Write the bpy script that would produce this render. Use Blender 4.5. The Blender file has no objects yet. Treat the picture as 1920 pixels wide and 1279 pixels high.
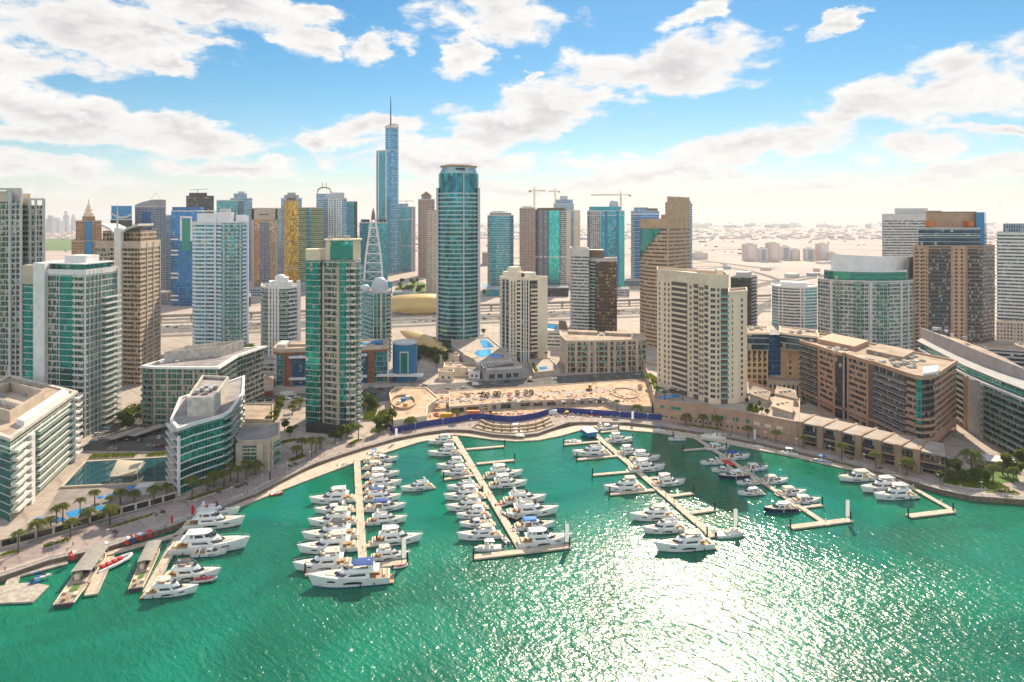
import bpy, bmesh, math, random
from mathutils import Vector, Matrix
R = math.radians
random.seed(7); HAZE = 0.00006
SC = bpy.context.scene
COL = SC.collection
# ------------------------------------------------------------------ camera, sky, sun, exposure
F, HCAM, HY, CX = 1300.0, 125.0, 412.0, 960.0
cam_data = bpy.data.cameras.new("camera")
cam = bpy.data.objects.new("camera", cam_data); COL.objects.link(cam)
cam.location = (0, 0, HCAM); cam.rotation_euler = (R(90), 0, 0)
cam_data.sensor_width = 36; cam_data.lens = F / 1920 * 36
cam_data.shift_y = -(639.5 - HY) / 1920
cam_data.clip_start = 1; cam_data.clip_end = 90000
SC.camera = cam
SUN_AZ, SUN_EL = 13.5, 36.0
SC.view_settings.view_transform = 'Standard'; SC.view_settings.look = 'None'
SC.view_settings.gamma = 1; SC.view_settings.use_curve_mapping = False
SC.view_settings.exposure = 1.0
SC.render.engine = 'CYCLES'
cy = SC.cycles
cy.use_denoising = True
try: cy.denoiser = 'OPENIMAGEDENOISE'
except Exception: pass
cy.max_bounces = 5; cy.diffuse_bounces = 2; cy.glossy_bounces = 3; cy.transmission_bounces = 2
cy.volume_bounces = 0; cy.transparent_max_bounces = 6
cy.caustics_reflective = False; cy.caustics_refractive = False
cy.sample_clamp_indirect = 6

sun_d = bpy.data.lights.new("sun", 'SUN'); sun_d.energy = 3.9; sun_d.angle = R(0.5); sun_d.color = (1.0, 0.84, 0.62)
sun = bpy.data.objects.new("sun", sun_d); COL.objects.link(sun)
sv = Vector((math.sin(R(SUN_AZ)) * math.cos(R(SUN_EL)), math.cos(R(SUN_AZ)) * math.cos(R(SUN_EL)), math.sin(R(SUN_EL))))
sun.rotation_euler = sv.to_track_quat('Z', 'Y').to_euler()

class NT:
    """small node-graph writer"""
    def __init__(s, nt): s.nt = nt; s.L = nt.links
    def n(s, typ, props=None, out=0, **kw):
        nd = s.nt.nodes.new(typ)
        for k, v in (props or {}).items(): setattr(nd, k, v)
        for k, v in kw.items():
            key = int(k[1:]) if k[0] == 'i' and k[1:].isdigit() else k.replace('_', ' ')
            s.set(nd.inputs[key], v)
        return nd.outputs[out] if out is not None else nd
    def set(s, sock, v):
        if isinstance(v, bpy.types.NodeSocket): s.L.new(v, sock)
        elif isinstance(v, (tuple, list)) and len(v) == 3 and sock.type == 'RGBA': sock.default_value = (*v, 1)
        else: sock.default_value = v
    def m(s, op, a, b=0.0, c=None, clamp=False):
        kw = dict(i0=a, i1=b)
        if c is not None: kw['i2'] = c
        return s.n('ShaderNodeMath', dict(operation=op, use_clamp=clamp), **kw)
    def add(s, a, b): return s.m('ADD', a, b)
    def mul(s, a, b): return s.m('MULTIPLY', a, b)
    def sub(s, a, b): return s.m('SUBTRACT', a, b)
    def gt(s, a, b): return s.m('GREATER_THAN', a, b)
    def lt(s, a, b): return s.m('LESS_THAN', a, b)
    def mix(s, f, a, b):
        nd = s.nt.nodes.new('ShaderNodeMix'); nd.data_type = 'RGBA'
        s.set(nd.inputs[0], f); s.set(nd.inputs[6], a); s.set(nd.inputs[7], b)
        return nd.outputs[2]
    def fmix(s, f, a, b):
        nd = s.nt.nodes.new('ShaderNodeMix'); nd.data_type = 'FLOAT'
        s.set(nd.inputs[0], f); s.set(nd.inputs[2], a); s.set(nd.inputs[3], b)
        return nd.outputs[0]
    def rng(s, v, a, b, c=0.0, d=1.0, interp='SMOOTHSTEP'):
        nd = s.nt.nodes.new('ShaderNodeMapRange'); nd.interpolation_type = interp
        for i, x in enumerate((v, a, b, c, d)): s.set(nd.inputs[i], x)
        return nd.outputs[0]
    def vec(s, x=0.0, y=0.0, z=0.0): return s.n('ShaderNodeCombineXYZ', i0=x, i1=y, i2=z)
    def sep(s, v):
        nd = s.nt.nodes.new('ShaderNodeSeparateXYZ'); s.set(nd.inputs[0], v); return nd.outputs
    def noise(s, v, scale, detail=3.0, rough=0.55, dist=0.0):
        return s.n('ShaderNodeTexNoise', None, 0, Vector=v, Scale=scale, Detail=detail, Roughness=rough, Distortion=dist)

# ---- world: physical sky plus cumulus laid out by compass direction and elevation
world = bpy.data.worlds.new("World"); SC.world = world; world.use_nodes = True
wn = NT(world.node_tree); wn.nt.nodes.clear()
sky = wn.n('ShaderNodeTexSky', dict(sky_type='NISHITA', sun_disc=False, sun_elevation=R(SUN_EL), sun_rotation=R(SUN_AZ),
                                    altitude=0, air_density=1.0, dust_density=0.1, ozone_density=3.0))
sky = wn.n('ShaderNodeHueSaturation', None, 0, Hue=0.488, Saturation=1.4, Value=0.95, Fac=1.0, Color=sky)
gx, gy, gz = wn.sep(wn.n('ShaderNodeTexCoord', None, 0))
az = wn.m('ARCTAN2', gx, gy)
hz = wn.m('SQRT', wn.add(wn.mul(gx, gx), wn.mul(gy, gy)))
el = wn.m('DIVIDE', gz, wn.m('MAXIMUM', hz, 0.001))
def clouds_at(daz, dele):
    a = wn.add(az, daz); e = wn.add(el, dele)
    # perspective of a cloud layer: features shrink and flatten towards the horizon
    p = wn.vec(wn.mul(a, 11.0), wn.mul(wn.m('POWER', wn.m('MAXIMUM', e, 0.0), 0.75), 21.0), 0.37)
    n1 = wn.noise(p, 1.0, 10.0, 0.60, 0.25)
    return n1
wp_ = wn.n('ShaderNodeTexNoise', None, 1, Vector=wn.vec(wn.mul(az, 9.0), wn.mul(el, 16.0), 5.0), Scale=1.0, Detail=5.0, Roughness=0.6)
wx_, wy_, _ = wn.sep(wp_)
azw = wn.add(az, wn.mul(wn.sub(wx_, 0.5), 0.22)); elw = wn.add(el, wn.mul(wn.sub(wy_, 0.5), 0.10))
def blob(px, py, rx, ry, rot=0.0):
    """soft ellipse: centre and radii as compass angle / elevation, given in photo pixels"""
    u0 = math.atan((px - CX) / F); c = math.cos(u0); v0 = (HY - py) / F * c
    ca, sa = math.cos(R(rot)), math.sin(R(rot))
    du = wn.sub(azw, u0); dv = wn.sub(elw, v0)
    k = F
    x = wn.add(wn.mul(du, ca * k / (rx * c)), wn.mul(dv, sa * k / (rx * c)))
    y = wn.add(wn.mul(du, -sa * k / (ry * c)), wn.mul(dv, ca * k / (ry * c)))
    return wn.sub(1.0, wn.m('SQRT', wn.add(wn.mul(x, x), wn.mul(y, y))))
BLOBS = [(120, 45, 300, 70, 0), (430, 20, 230, 62, -8), (40, 130, 190, 40, 0), (130, 215, 270, 52, -14), (320, 240, 150, 38, -8),
         (80, 255, 210, 40, 0), (100, 320, 230, 34, -6), (600, 60, 60, 45, -30), (620, 15, 70, 28, 0), (708, 80, 60, 32, 15),
         (925, 25, 155, 60, -5), (890, 85, 50, 48, -40), (1240, 130, 220, 58, 6), (1040, 200, 190, 48, 18), (940, 245, 240, 46, 12),
         (700, 240, 150, 34, 8), (860, 300, 230, 26, 0), (560, 275, 65, 24, 0), (1320, 15, 85, 26, 16), (1578, 36, 66, 18, 18),
         (1810, 160, 190, 62, 18), (1610, 210, 200, 46, 14), (1420, 270, 290, 40, 10), (1700, 265, 150, 30, 0), (1880, 235, 90, 22, 5), (1860, 320, 160, 26, 4),
         (430, 320, 130, 20, 0), (960, 350, 330, 20, 0), (1250, 340, 220, 20, 4), (1550, 345, 230, 18, 0), (270, 62, 160, 24, -14), (300, 105, 60, 16, -20), (1000, 150, 20, 10, 0), (505, 78, 28, 14, 0)]
dens = None
for b in BLOBS:
    q = blob(*b); dens = q if dens is None else wn.m('MAXIMUM', dens, q)
dens = wn.m('MAXIMUM', dens, -1.2)
n1 = clouds_at(0.0, 0.0)
n2 = clouds_at(0.012, 0.018)
behind = wn.rng(gy, -0.25, 0.25, 1.0, 0.0)                       # away from the marina: unseen cumulus added as fill light
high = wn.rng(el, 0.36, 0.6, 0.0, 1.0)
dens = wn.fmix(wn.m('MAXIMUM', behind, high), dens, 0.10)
field = wn.add(wn.mul(dens, 0.84), wn.mul(wn.sub(n1, 0.5), 2.1))
cover = wn.rng(field, -0.10, 0.34)
thick = wn.rng(field, 0.2, 0.95)
edge = wn.rng(wn.sub(n1, n2), -0.02, 0.12, 0.0, 1.0)
ccol = wn.mix(thick, (1.0, 0.985, 0.965), (0.70, 0.69, 0.715))
ccol = wn.mix(wn.mul(edge, 0.55), ccol, (1.12, 1.10, 1.06))
ccol = wn.n('ShaderNodeVectorMath', dict(operation='SCALE'), 0, Vector=ccol, Scale=wn.add(0.475, wn.mul(behind, 0.5)))  # clouds in the rear half brightened to add fill on shaded fronts
strat = wn.noise(wn.vec(wn.mul(az, 5.0), wn.mul(el, 70.0), 2.0), 1.0, 5.0, 0.6, 0.2)
hazeb = wn.m('MAXIMUM', wn.rng(el, 0.0, 0.095, 0.85, 0.0), wn.mul(wn.rng(strat, 0.45, 0.7), wn.rng(el, 0.02, 0.17, 0.6, 0.0)))
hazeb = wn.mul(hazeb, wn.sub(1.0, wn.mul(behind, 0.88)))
SKYK = 0.055
skyc = wn.n('ShaderNodeVectorMath', dict(operation='SCALE'), 0, Vector=sky, Scale=SKYK)
skyc = wn.mix(wn.mul(hazeb, 0.9), skyc, (0.42, 0.407, 0.402))
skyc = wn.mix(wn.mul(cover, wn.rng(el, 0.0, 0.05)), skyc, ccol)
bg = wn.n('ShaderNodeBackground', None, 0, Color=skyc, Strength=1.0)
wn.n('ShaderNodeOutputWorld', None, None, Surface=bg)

# ------------------------------------------------------------------ placing helpers
def DB(py, z=2.0): return (HCAM - z) * F / (py - HY)
def G(px, py, z=2.0):
    D = DB(py, z); return Vector(((px - CX) * D / F, D))
def W(px, D): return Vector(((px - CX) * D / F, D))
def Z(py, D): return HCAM - (py - HY) * D / F
ORD = ("first second third fourth fifth sixth seventh eighth ninth tenth eleventh twelfth thirteenth fourteenth fifteenth sixteenth seventeenth "
       "eighteenth nineteenth twentieth").split()
def nth(i):
    if i < 20: return ORD[i]
    tens = {2: 'twenty', 3: 'thirty', 4: 'forty', 5: 'fifty', 6: 'sixty', 7: 'seventy', 8: 'eighty', 9: 'ninety'}
    t, u = divmod(i + 1, 10)
    if u == 0: return {3: 'thirtieth', 4: 'fortieth', 5: 'fiftieth', 6: 'sixtieth', 7: 'seventieth', 8: 'eightieth', 9: 'ninetieth'}[t]
    return tens[t] + '-' + ORD[u - 1]

class MB:
    """collects geometry in world coordinates, then links ONE mesh object"""
    def __init__(s): s.v = []; s.f = []; s.mi = []; s.uv = []
    def face(s, pts, mi=0, uv=None):
        i0 = len(s.v); s.v += [tuple(p) for p in pts]
        s.f.append(tuple(range(i0, i0 + len(pts)))); s.mi.append(mi); s.uv.append(uv)
    def faces(s, verts, faces, mi=0):
        i0 = len(s.v); s.v += [tuple(p) for p in verts]
        for f in faces: s.f.append(tuple(i + i0 for i in f)); s.mi.append(mi); s.uv.append(None)
    def box(s, c, d, rz=0.0, mi=0):
        x, y, z = d[0] / 2, d[1] / 2, d[2] / 2; ca, sa = math.cos(rz), math.sin(rz)
        vs = [(c[0] + a * ca - b * sa, c[1] + a * sa + b * ca, c[2] + e) for e in (-z, z) for a, b in ((-x, -y), (x, -y), (x, y), (-x, y))]
        s.faces(vs, [(3, 2, 1, 0), (4, 5, 6, 7), (0, 1, 5, 4), (1, 2, 6, 5), (2, 3, 7, 6), (3, 0, 4, 7)], mi)
    def prism(s, poly, z0, z1, mi=0, top=None, mis=None, bottom=True, u0=0.0, v0=None, capz=True):
        """walls carry u = metres along the perimeter, v = metres above v0"""
        n = len(poly); i0 = len(s.v); v0 = z0 if v0 is None else v0
        s.v += [(p[0], p[1], z0) for p in poly] + [(p[0], p[1], z1 if not callable(z1) else z1(p)) for p in poly]
        u = u0
        for i in range(n):
            j = (i + 1) % n; l = math.hypot(poly[j][0] - poly[i][0], poly[j][1] - poly[i][1])
            s.f.append((i0 + i, i0 + j, i0 + n + j, i0 + n + i)); s.mi.append(mis[i] if mis else mi)
            za = s.v[i0 + n + i][2]; zb = s.v[i0 + n + j][2]
            s.uv.append(((u, z0 - v0), (u + l, z0 - v0), (u + l, zb - v0), (u, za - v0))); u += l
        if capz:
            s.f.append(tuple(range(i0 + n, i0 + 2 * n))); s.mi.append(mi if top is None else top); s.uv.append(None)
            if bottom: s.f.append(tuple(range(i0 + n - 1, i0 - 1, -1))); s.mi.append(mi if top is None else top); s.uv.append(None)
    def tube(s, pts, r, n=6, mi=0, cap=True):
        pts = [Vector(p) for p in pts]; rs = r if isinstance(r, (list, tuple)) else [r] * len(pts)
        i0 = len(s.v)
        for k, p in enumerate(pts):
            d = (pts[min(k + 1, len(pts) - 1)] - pts[max(k - 1, 0)]).normalized()
            a = d.orthogonal().normalized() if abs(d.z) < 0.99 else Vector((1, 0, 0)); b = d.cross(a)
            if abs(d.z) < 0.9: a = Vector((0, 0, 1)).cross(d).normalized(); b = d.cross(a)
            for q in range(n):
                t = 2 * math.pi * q / n; s.v.append(tuple(p + (a * math.cos(t) + b * math.sin(t)) * rs[k]))
        for k in range(len(pts) - 1):
            for q in range(n):
                w = (q + 1) % n
                s.f.append((i0 + k * n + q, i0 + k * n + w, i0 + (k + 1) * n + w, i0 + (k + 1) * n + q)); s.mi.append(mi); s.uv.append(None)
        if cap:
            s.f.append(tuple(range(i0 + n - 1, i0 - 1, -1))); s.mi.append(mi); s.uv.append(None)
            s.f.append(tuple(range(i0 + (len(pts) - 1) * n, i0 + len(pts) * n))); s.mi.append(mi); s.uv.append(None)
    def loft(s, rings, mi=0, cap0=True, cap1=True, closed=True):
        n = len(rings[0]); i0 = len(s.v)
        for r in rings: s.v += [tuple(p) for p in r]
        for k in range(len(rings) - 1):
            for q in range(n if closed else n - 1):
                w = (q + 1) % n
                s.f.append((i0 + k * n + q, i0 + k * n + w, i0 + (k + 1) * n + w, i0 + (k + 1) * n + q)); s.mi.append(mi); s.uv.append(None)
        if cap0: s.f.append(tuple(range(i0 + n - 1, i0 - 1, -1))); s.mi.append(mi); s.uv.append(None)
        if cap1: s.f.append(tuple(range(i0 + (len(rings) - 1) * n, i0 + len(rings) * n))); s.mi.append(mi); s.uv.append(None)
    def mesh(s, name, mats, org=(0, 0, 0), smooth=False, sharp=35):
        me = bpy.data.meshes.new(name)
        o = Vector(org)
        me.from_pydata([(v[0] - o[0], v[1] - o[1], v[2] - o[2]) for v in s.v], [], s.f)
        for m_ in (mats if isinstance(mats, (list, tuple)) else [mats]): me.materials.append(m_)
        if any(s.mi): me.polygons.foreach_set('material_index', s.mi)
        if any(u is not None for u in s.uv):
            l = me.uv_layers.new(name='UVMap'); flat = []
            for f, u in zip(s.f, s.uv):
                if u is None: u = [(0, 0)] * len(f)
                for q in u: flat += [q[0], q[1]]
            l.data.foreach_set('uv', flat)
        if smooth:
            me.polygons.foreach_set('use_smooth', [True] * len(me.polygons))
            try: me.set_sharp_from_angle(angle=R(sharp))
            except Exception: pass
        return me
    def build(s, name, mats, parent=None, org=None, smooth=False, sharp=35):
        if org is None: org = parent.location if parent is not None else (0, 0, 0)
        me = s.mesh(name, mats, org, smooth, sharp)
        o = bpy.data.objects.new(name, me); COL.objects.link(o)
        if parent is not None: o.parent = parent
        elif org is not None: o.location = org
        return o
def tag(o, label, cat, group=None):
    o['label'] = label; o['category'] = cat
    if group: o['group'] = group
    return o
def thing(name, label, cat, loc=(0, 0, 0), rz=0.0, group=None):
    o = bpy.data.objects.new(name, None); COL.objects.link(o); o.location = loc; o.rotation_euler = (0, 0, rz)
    o.empty_display_size = 0.1
    return tag(o, label, cat, group)
def struct(o, kind='structure'): o['kind'] = kind; return o
def link_mesh(name, me, parent=None, loc=(0, 0, 0), rz=0.0):
    o = bpy.data.objects.new(name, me); COL.objects.link(o); o.location = loc
    if rz: o.rotation_euler = (0, 0, rz)
    if parent is not None: o.parent = parent
    return o
def kids(o): return list(o.children)
def copy_tree(o, parent=None):
    c = o.copy(); COL.objects.link(c)
    if parent is not None: c.parent = parent
    for ch in CH.get(o.name, ()): copy_tree(ch, c)
    return c
CH = {}
def note(root):
    """remember a prototype's children once, so copies need no scene search"""
    st = [root]
    while st:
        a = st.pop(); CH[a.name] = list(a.children); st += CH[a.name]
def repeat_part(kind, me, parent, placements):
    """individual parts up to 100 of a kind on a thing (nearest first), the rest as one part of kind stuff"""
    base = parent.location
    pl = sorted(placements, key=lambda p: (Vector(p[0]) + base - Vector((0, 0, HCAM))).length)
    for loc, rz in pl[:100]: link_mesh(kind, me, parent, loc, rz)
    rest = pl[100:]
    if rest:
        mb = MB(); vs = [v.co.copy() for v in me.vertices]; fs = [tuple(p.vertices) for p in me.polygons]; mis = [p.material_index for p in me.polygons]
        for loc, rz in rest:
            M = Matrix.Translation(loc) @ Matrix.Rotation(rz, 4, 'Z'); i0 = len(mb.v)
            mb.v += [tuple(M @ v) for v in vs]
            for f, q in zip(fs, mis): mb.f.append(tuple(i + i0 for i in f)); mb.mi.append(q); mb.uv.append(None)
        o = mb.build(kind + '_field', list(me.materials), parent, org=(0, 0, 0)); o['kind'] = 'stuff'
# ------------------------------------------------------------------ materials
def newmat(name):
    m = bpy.data.materials.new(name); m.use_nodes = True; m.node_tree.nodes.clear()
    return m, NT(m.node_tree)
def finish(t, **kw):
    p = t.n('ShaderNodeBsdfPrincipled', None, None, **kw)
    t.n('ShaderNodeOutputMaterial', None, None, Surface=p.outputs[0])
_plain = {}
def plain(name, col, rough=0.7, var=0.18, scale=0.15, metal=0.0, spec=0.4, col2=None, bump=0.0):
    if name in _plain: return _plain[name]
    m, t = newmat(name)
    pos = t.n('ShaderNodeNewGeometry', None, 0)
    n1 = t.noise(pos, scale, 4.0, 0.6)
    c2 = col2 or tuple(c * (1 - var * 1.6) for c in col)
    c = t.mix(t.rng(n1, 0.3, 0.72), col, c2)
    n2 = t.noise(pos, scale * 9, 2.0, 0.6)
    c = t.mix(t.mul(t.rng(n2, 0.42, 0.75), min(1, var * 1.6)), c, tuple(x * 0.62 for x in col))
    kw = dict(Base_Color=c, Roughness=rough, Metallic=metal, Specular_IOR_Level=spec)
    if bump: kw['Normal'] = t.n('ShaderNodeBump', None, 0, Strength=1.0, Distance=bump, Height=n2)
    finish(t, **kw); _plain[name] = m
    return m
def flat(name, col, rough=0.5, metal=0.0, spec=0.5):
    if name in _plain: return _plain[name]
    m, t = newmat(name)
    pos = t.n('ShaderNodeNewGeometry', None, 0)
    n1 = t.noise(pos, 0.9, 3.0, 0.6)
    finish(t, Base_Color=t.mix(t.mul(t.rng(n1, 0.35, 0.75), 0.35), col, tuple(c * 0.72 for c in col)), Roughness=rough, Metallic=metal, Specular_IOR_Level=spec)
    _plain[name] = m; return m
def facade(name, wall, glass, fh=3.4, bw=3.0, wu=(0.08, 0.92), wv=(0.22, 0.9), glass2=None, metal=0.35, rough=0.1, panes=2, lightp=0.12,
           tilt=0.05, wallr=0.65, band=None, curtain=(0.42, 0.40, 0.36), vmax=None, off=0.0, wmetal=0.0):
    """window grid in metres: bays of width bw and floors of height fh; every pane has its own tint, tilt and curtain"""
    m, t = newmat(name)
    uv = t.n('ShaderNodeUVMap', dict(uv_map='UVMap'))
    u, v, _ = t.sep(uv)
    cu = t.m('DIVIDE', t.add(u, off), bw); cv = t.m('DIVIDE', v, fh)
    fu = t.m('FRACT', cu); fv = t.m('FRACT', cv); iu = t.m('FLOOR', cu); iv = t.m('FLOOR', cv)
    mk = t.mul(t.mul(t.gt(fu, wu[0]), t.lt(fu, wu[1])), t.mul(t.gt(fv, wv[0]), t.lt(fv, wv[1])))
    if panes > 1:
        su = t.mul(t.m('DIVIDE', t.sub(fu, wu[0]), wu[1] - wu[0]), panes); fs = t.m('FRACT', su)
        mk = t.mul(mk, t.gt(fs, 0.07)); ip = t.add(t.mul(iu, panes), t.m('FLOOR', su))
    else: ip = iu
    w = t.n('ShaderNodeTexWhiteNoise', dict(noise_dimensions='3D'), None, Vector=t.vec(ip, iv, 3.3))
    w2 = t.n('ShaderNodeTexWhiteNoise', dict(noise_dimensions='3D'), None, Vector=t.vec(iu, t.m('FLOOR', t.m('DIVIDE', iv, 3.0)), 8.1))
    g2 = glass2 or tuple(c * 0.35 for c in glass)
    gc = t.mix(t.m('POWER', w.outputs[0], 0.8), glass, g2)
    gc = t.mix(t.mul(w2.outputs[0], 0.4), gc, tuple(c * 0.6 for c in g2))
    rr_ = t.sep(w.outputs[1]); gc = t.mix(t.mul(t.gt(rr_[1], 1 - 1.9 * lightp), t.gt(fv, t.fmix(rr_[2], 0.1, 0.85))), gc, curtain)
    pos = t.n('ShaderNodeNewGeometry', None, 0)
    n1 = t.noise(pos, 0.11, 4.0, 0.6)
    streak = t.noise(t.vec(t.mul(u, 1.3), t.mul(v, 0.05), 0.0), 1.0, 3.0, 0.6)
    wc = t.mix(t.mul(t.rng(n1, 0.3, 0.75), 0.5), wall, tuple(c * 0.8 for c in wall))
    wc = t.mix(t.mul(t.rng(streak, 0.5, 0.75), 0.35), wc, tuple(c * 0.62 for c in wall))
    if band:                                                     # (every k floors, colour): refuge / plant floors
        wc = t.mix(t.lt(t.m('FRACT', t.m('DIVIDE', iv, band[0])), 0.9 / band[0]), wc, band[1])
    nrm = t.n('ShaderNodeNewGeometry', None, 1)
    jit = t.n('ShaderNodeVectorMath', dict(operation='MULTIPLY_ADD'), 0, i0=w.outputs[1], i1=(tilt, tilt, tilt), i2=(-tilt / 2, -tilt / 2, -tilt / 2))
    wav = t.n('ShaderNodeTexNoise', None, 1, Vector=pos, Scale=0.09, Detail=2.0)
    jit = t.n('ShaderNodeVectorMath', dict(operation='MULTIPLY_ADD'), 0, i0=wav, i1=(0.05, 0.05, 0.03), i2=jit)
    nn = t.n('ShaderNodeVectorMath', dict(operation='NORMALIZE'), 0, i0=t.n('ShaderNodeVectorMath', dict(operation='ADD'), 0, i0=nrm, i1=t.n('ShaderNodeVectorMath', dict(operation='SCALE'), 0, Vector=jit, Scale=mk)))
    bmp = t.n('ShaderNodeBump', dict(invert=True), 0, Strength=0.6, Distance=0.25, Height=mk, Normal=nn)
    finish(t, Base_Color=t.mix(mk, wc, gc), Roughness=t.fmix(mk, wallr, rough), Metallic=t.fmix(mk, wmetal, metal), Specular_IOR_Level=0.35, Normal=bmp)
    return m

M_CONC = plain('pale_concrete', (0.42, 0.39, 0.35), 0.8, 0.2, 0.2)
M_WHITE = plain('white_render', (0.80, 0.78, 0.76), 0.6, 0.1, 0.2)
M_GREY = plain('grey_render', (0.36, 0.36, 0.37), 0.7, 0.14, 0.2)
M_LGREY = plain('light_grey_render', (0.60, 0.59, 0.58), 0.7, 0.12, 0.2)
M_CREAM = plain('cream_render', (0.84, 0.67, 0.50), 0.75, 0.12, 0.15)
M_BEIGE = plain('beige_stone', (0.58, 0.48, 0.38), 0.75, 0.15, 0.2)
M_PINK = plain('pink_stone', (0.52, 0.32, 0.22), 0.75, 0.15, 0.2)
M_TAN = plain('tan_render', (0.52, 0.37, 0.24), 0.75, 0.15, 0.2)
M_BROWN = plain('brown_cladding', (0.16, 0.105, 0.075), 0.55, 0.15, 0.2)
M_BRICK = plain('rust_cladding', (0.28, 0.10, 0.05), 0.7, 0.15, 0.2)
M_DARK = plain('dark_metal', (0.035, 0.035, 0.04), 0.5, 0.15, 0.5)
M_STEEL = plain('painted_steel', (0.5, 0.55, 0.6), 0.4, 0.08, 0.3)
M_ROOF = plain('roof_gravel', (0.50, 0.39, 0.30), 0.95, 0.3, 0.12, bump=0.05)
M_ROOFG = plain('grey_roof', (0.36, 0.33, 0.33), 0.9, 0.25, 0.12)
M_EQUIP = plain('plant_equipment', (0.48, 0.47, 0.46), 0.6, 0.3, 0.8)
M_BLUEP = plain('blue_panel', (0.02, 0.16, 0.42), 0.4, 0.12, 0.2)
M_POOL = flat('pool_water', (0.02, 0.28, 0.62), 0.04)
M_GOLD = plain('gold_shell', (0.62, 0.43, 0.17), 0.38, 0.12, 0.05, metal=0.35)
M_RAILG = flat('grey_glass_railing', (0.10, 0.115, 0.13), 0.1, 0.2)
M_GTEAL = flat('teal_glass', (0.01, 0.26, 0.22), 0.06, 0.35)
M_GDARK = flat('dark_glass', (0.012, 0.02, 0.025), 0.06, 0.0, 0.8)
M_GBLUE = flat('blue_glass', (0.015, 0.20, 0.48), 0.06, 0.4)
M_RAIL = flat('glass_railing', (0.16, 0.34, 0.32), 0.08, 0.2)
M_RED = flat('red_paint', (0.55, 0.03, 0.03), 0.5)
M_YEL = flat('yellow_paint', (0.62, 0.33, 0.02), 0.5)
M_ORANGE = flat('orange_paint', (0.6, 0.16, 0.02), 0.6)
M_BLUE = flat('blue_hoarding', (0.008, 0.03, 0.20), 0.5)
M_SAIL = flat('sail_fabric', (0.75, 0.66, 0.5), 0.8)
M_GEL = flat('white_gelcoat', (0.80, 0.79, 0.78), 0.18, 0.0, 0.5)
M_DECK = plain('yacht_deck', (0.78, 0.74, 0.69), 0.6, 0.1, 0.9)
M_TEAK = plain('teak', (0.48, 0.29, 0.14), 0.6, 0.2, 0.7)
M_CUSH = flat('cream_cushion', (0.66, 0.57, 0.45), 0.8)
M_CANV = flat('blue_canvas', (0.015, 0.07, 0.30), 0.8)
M_CANVD = flat('charcoal_canvas', (0.05, 0.05, 0.06), 0.8)
M_CANVC = flat('cream_canvas', (0.72, 0.62, 0.50), 0.8)
M_CANVB = flat('bright_blue_canvas', (0.01, 0.18, 0.52), 0.7)
M_RUB = flat('rubber', (0.02, 0.02, 0.02), 0.7)
M_STEELB = flat('bright_steel', (0.6, 0.6, 0.6), 0.25, 0.9)
M_TIMBER = plain('pier_decking', (0.60, 0.50, 0.40), 0.8, 0.2, 0.5)
M_TRUNK = plain('palm_bark', (0.16, 0.11, 0.075), 0.95, 0.3, 1.5)
def leafmat(name, c1, c2):
    m, t = newmat(name)
    pos = t.n('ShaderNodeNewGeometry', None, 0)
    n1 = t.noise(pos, 0.9, 3.0, 0.6)
    c = t.mix(t.rng(n1, 0.35, 0.68), c1, c2)
    a = t.n('ShaderNodeBsdfDiffuse', None, 0, Color=c); b = t.n('ShaderNodeBsdfTranslucent', None, 0, Color=t.mix(0.5, c, (0.30, 0.34, 0.04)))
    t.n('ShaderNodeOutputMaterial', None, None, Surface=t.n('ShaderNodeMixShader', None, 0, i0=0.42, i1=a, i2=b)); return m
M_LEAF = leafmat('tree_leaf', (0.075, 0.11, 0.025), (0.14, 0.17, 0.04))
M_LEAFD = leafmat('dark_tree_leaf', (0.035, 0.075, 0.02), (0.08, 0.12, 0.035))
M_FROND = leafmat('palm_frond', (0.10, 0.13, 0.035), (0.20, 0.20, 0.06))
M_HEDGE = leafmat('hedge_leaf', (0.08, 0.14, 0.02), (0.20, 0.24, 0.03))
M_GRASS = plain('lawn_grass', (0.10, 0.20, 0.03), 0.9, 0.25, 0.3)

def ground_mat(name, c1, c2, c3, s1, s2, rough=0.9, joint=0):
    m, t = newmat(name)
    pos = t.n('ShaderNodeNewGeometry', None, 0)
    a = t.noise(pos, s1, 6.0, 0.62, 0.4); b = t.noise(pos, s2, 5.0, 0.65); c_ = t.noise(pos, s2 * 14, 3.0, 0.6)
    c = t.mix(t.rng(a, 0.38, 0.62), c1, c2)
    c = t.mix(t.mul(t.rng(b, 0.48, 0.66), 0.75), c, c3)
    c = t.mix(t.mul(t.rng(c_, 0.45, 0.8), 0.3), c, tuple(x * 0.6 for x in c1))
    if joint:
        x_, y_, _ = t.sep(pos); g = None
        for q_, j_ in ((x_, joint), (y_, joint), (t.add(x_, y_), joint * 4.0)):
            l_ = t.lt(t.m('FRACT', t.m('DIVIDE', q_, j_)), 0.09); g = l_ if g is None else t.m('MAXIMUM', g, l_)
        c = t.mix(t.mul(g, 0.45), c, tuple(x * 0.5 for x in c1))
    finish(t, Base_Color=c, Roughness=rough, Specular_IOR_Level=0.2); return m
M_SAND = ground_mat('desert_sand', (0.42, 0.345, 0.31), (0.49, 0.41, 0.37), (0.31, 0.265, 0.25), 0.0016, 0.006)
M_SITE = ground_mat('building_site_sand', (0.50, 0.35, 0.235), (0.58, 0.44, 0.32), (0.30, 0.20, 0.135), 0.06, 0.16)
M_PAVE = ground_mat('promenade_paving', (0.32, 0.255, 0.24), (0.37, 0.305, 0.28), (0.26, 0.20, 0.19), 0.03, 0.09, 0.75, 3.6)
M_PAVL = ground_mat('pale_paving', (0.40, 0.34, 0.30), (0.45, 0.385, 0.335), (0.30, 0.25, 0.22), 0.02, 0.07, 0.8, 7.0)
M_ASPH = ground_mat('asphalt', (0.10, 0.095, 0.095), (0.13, 0.125, 0.12), (0.075, 0.072, 0.072), 0.02, 0.1)
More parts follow.
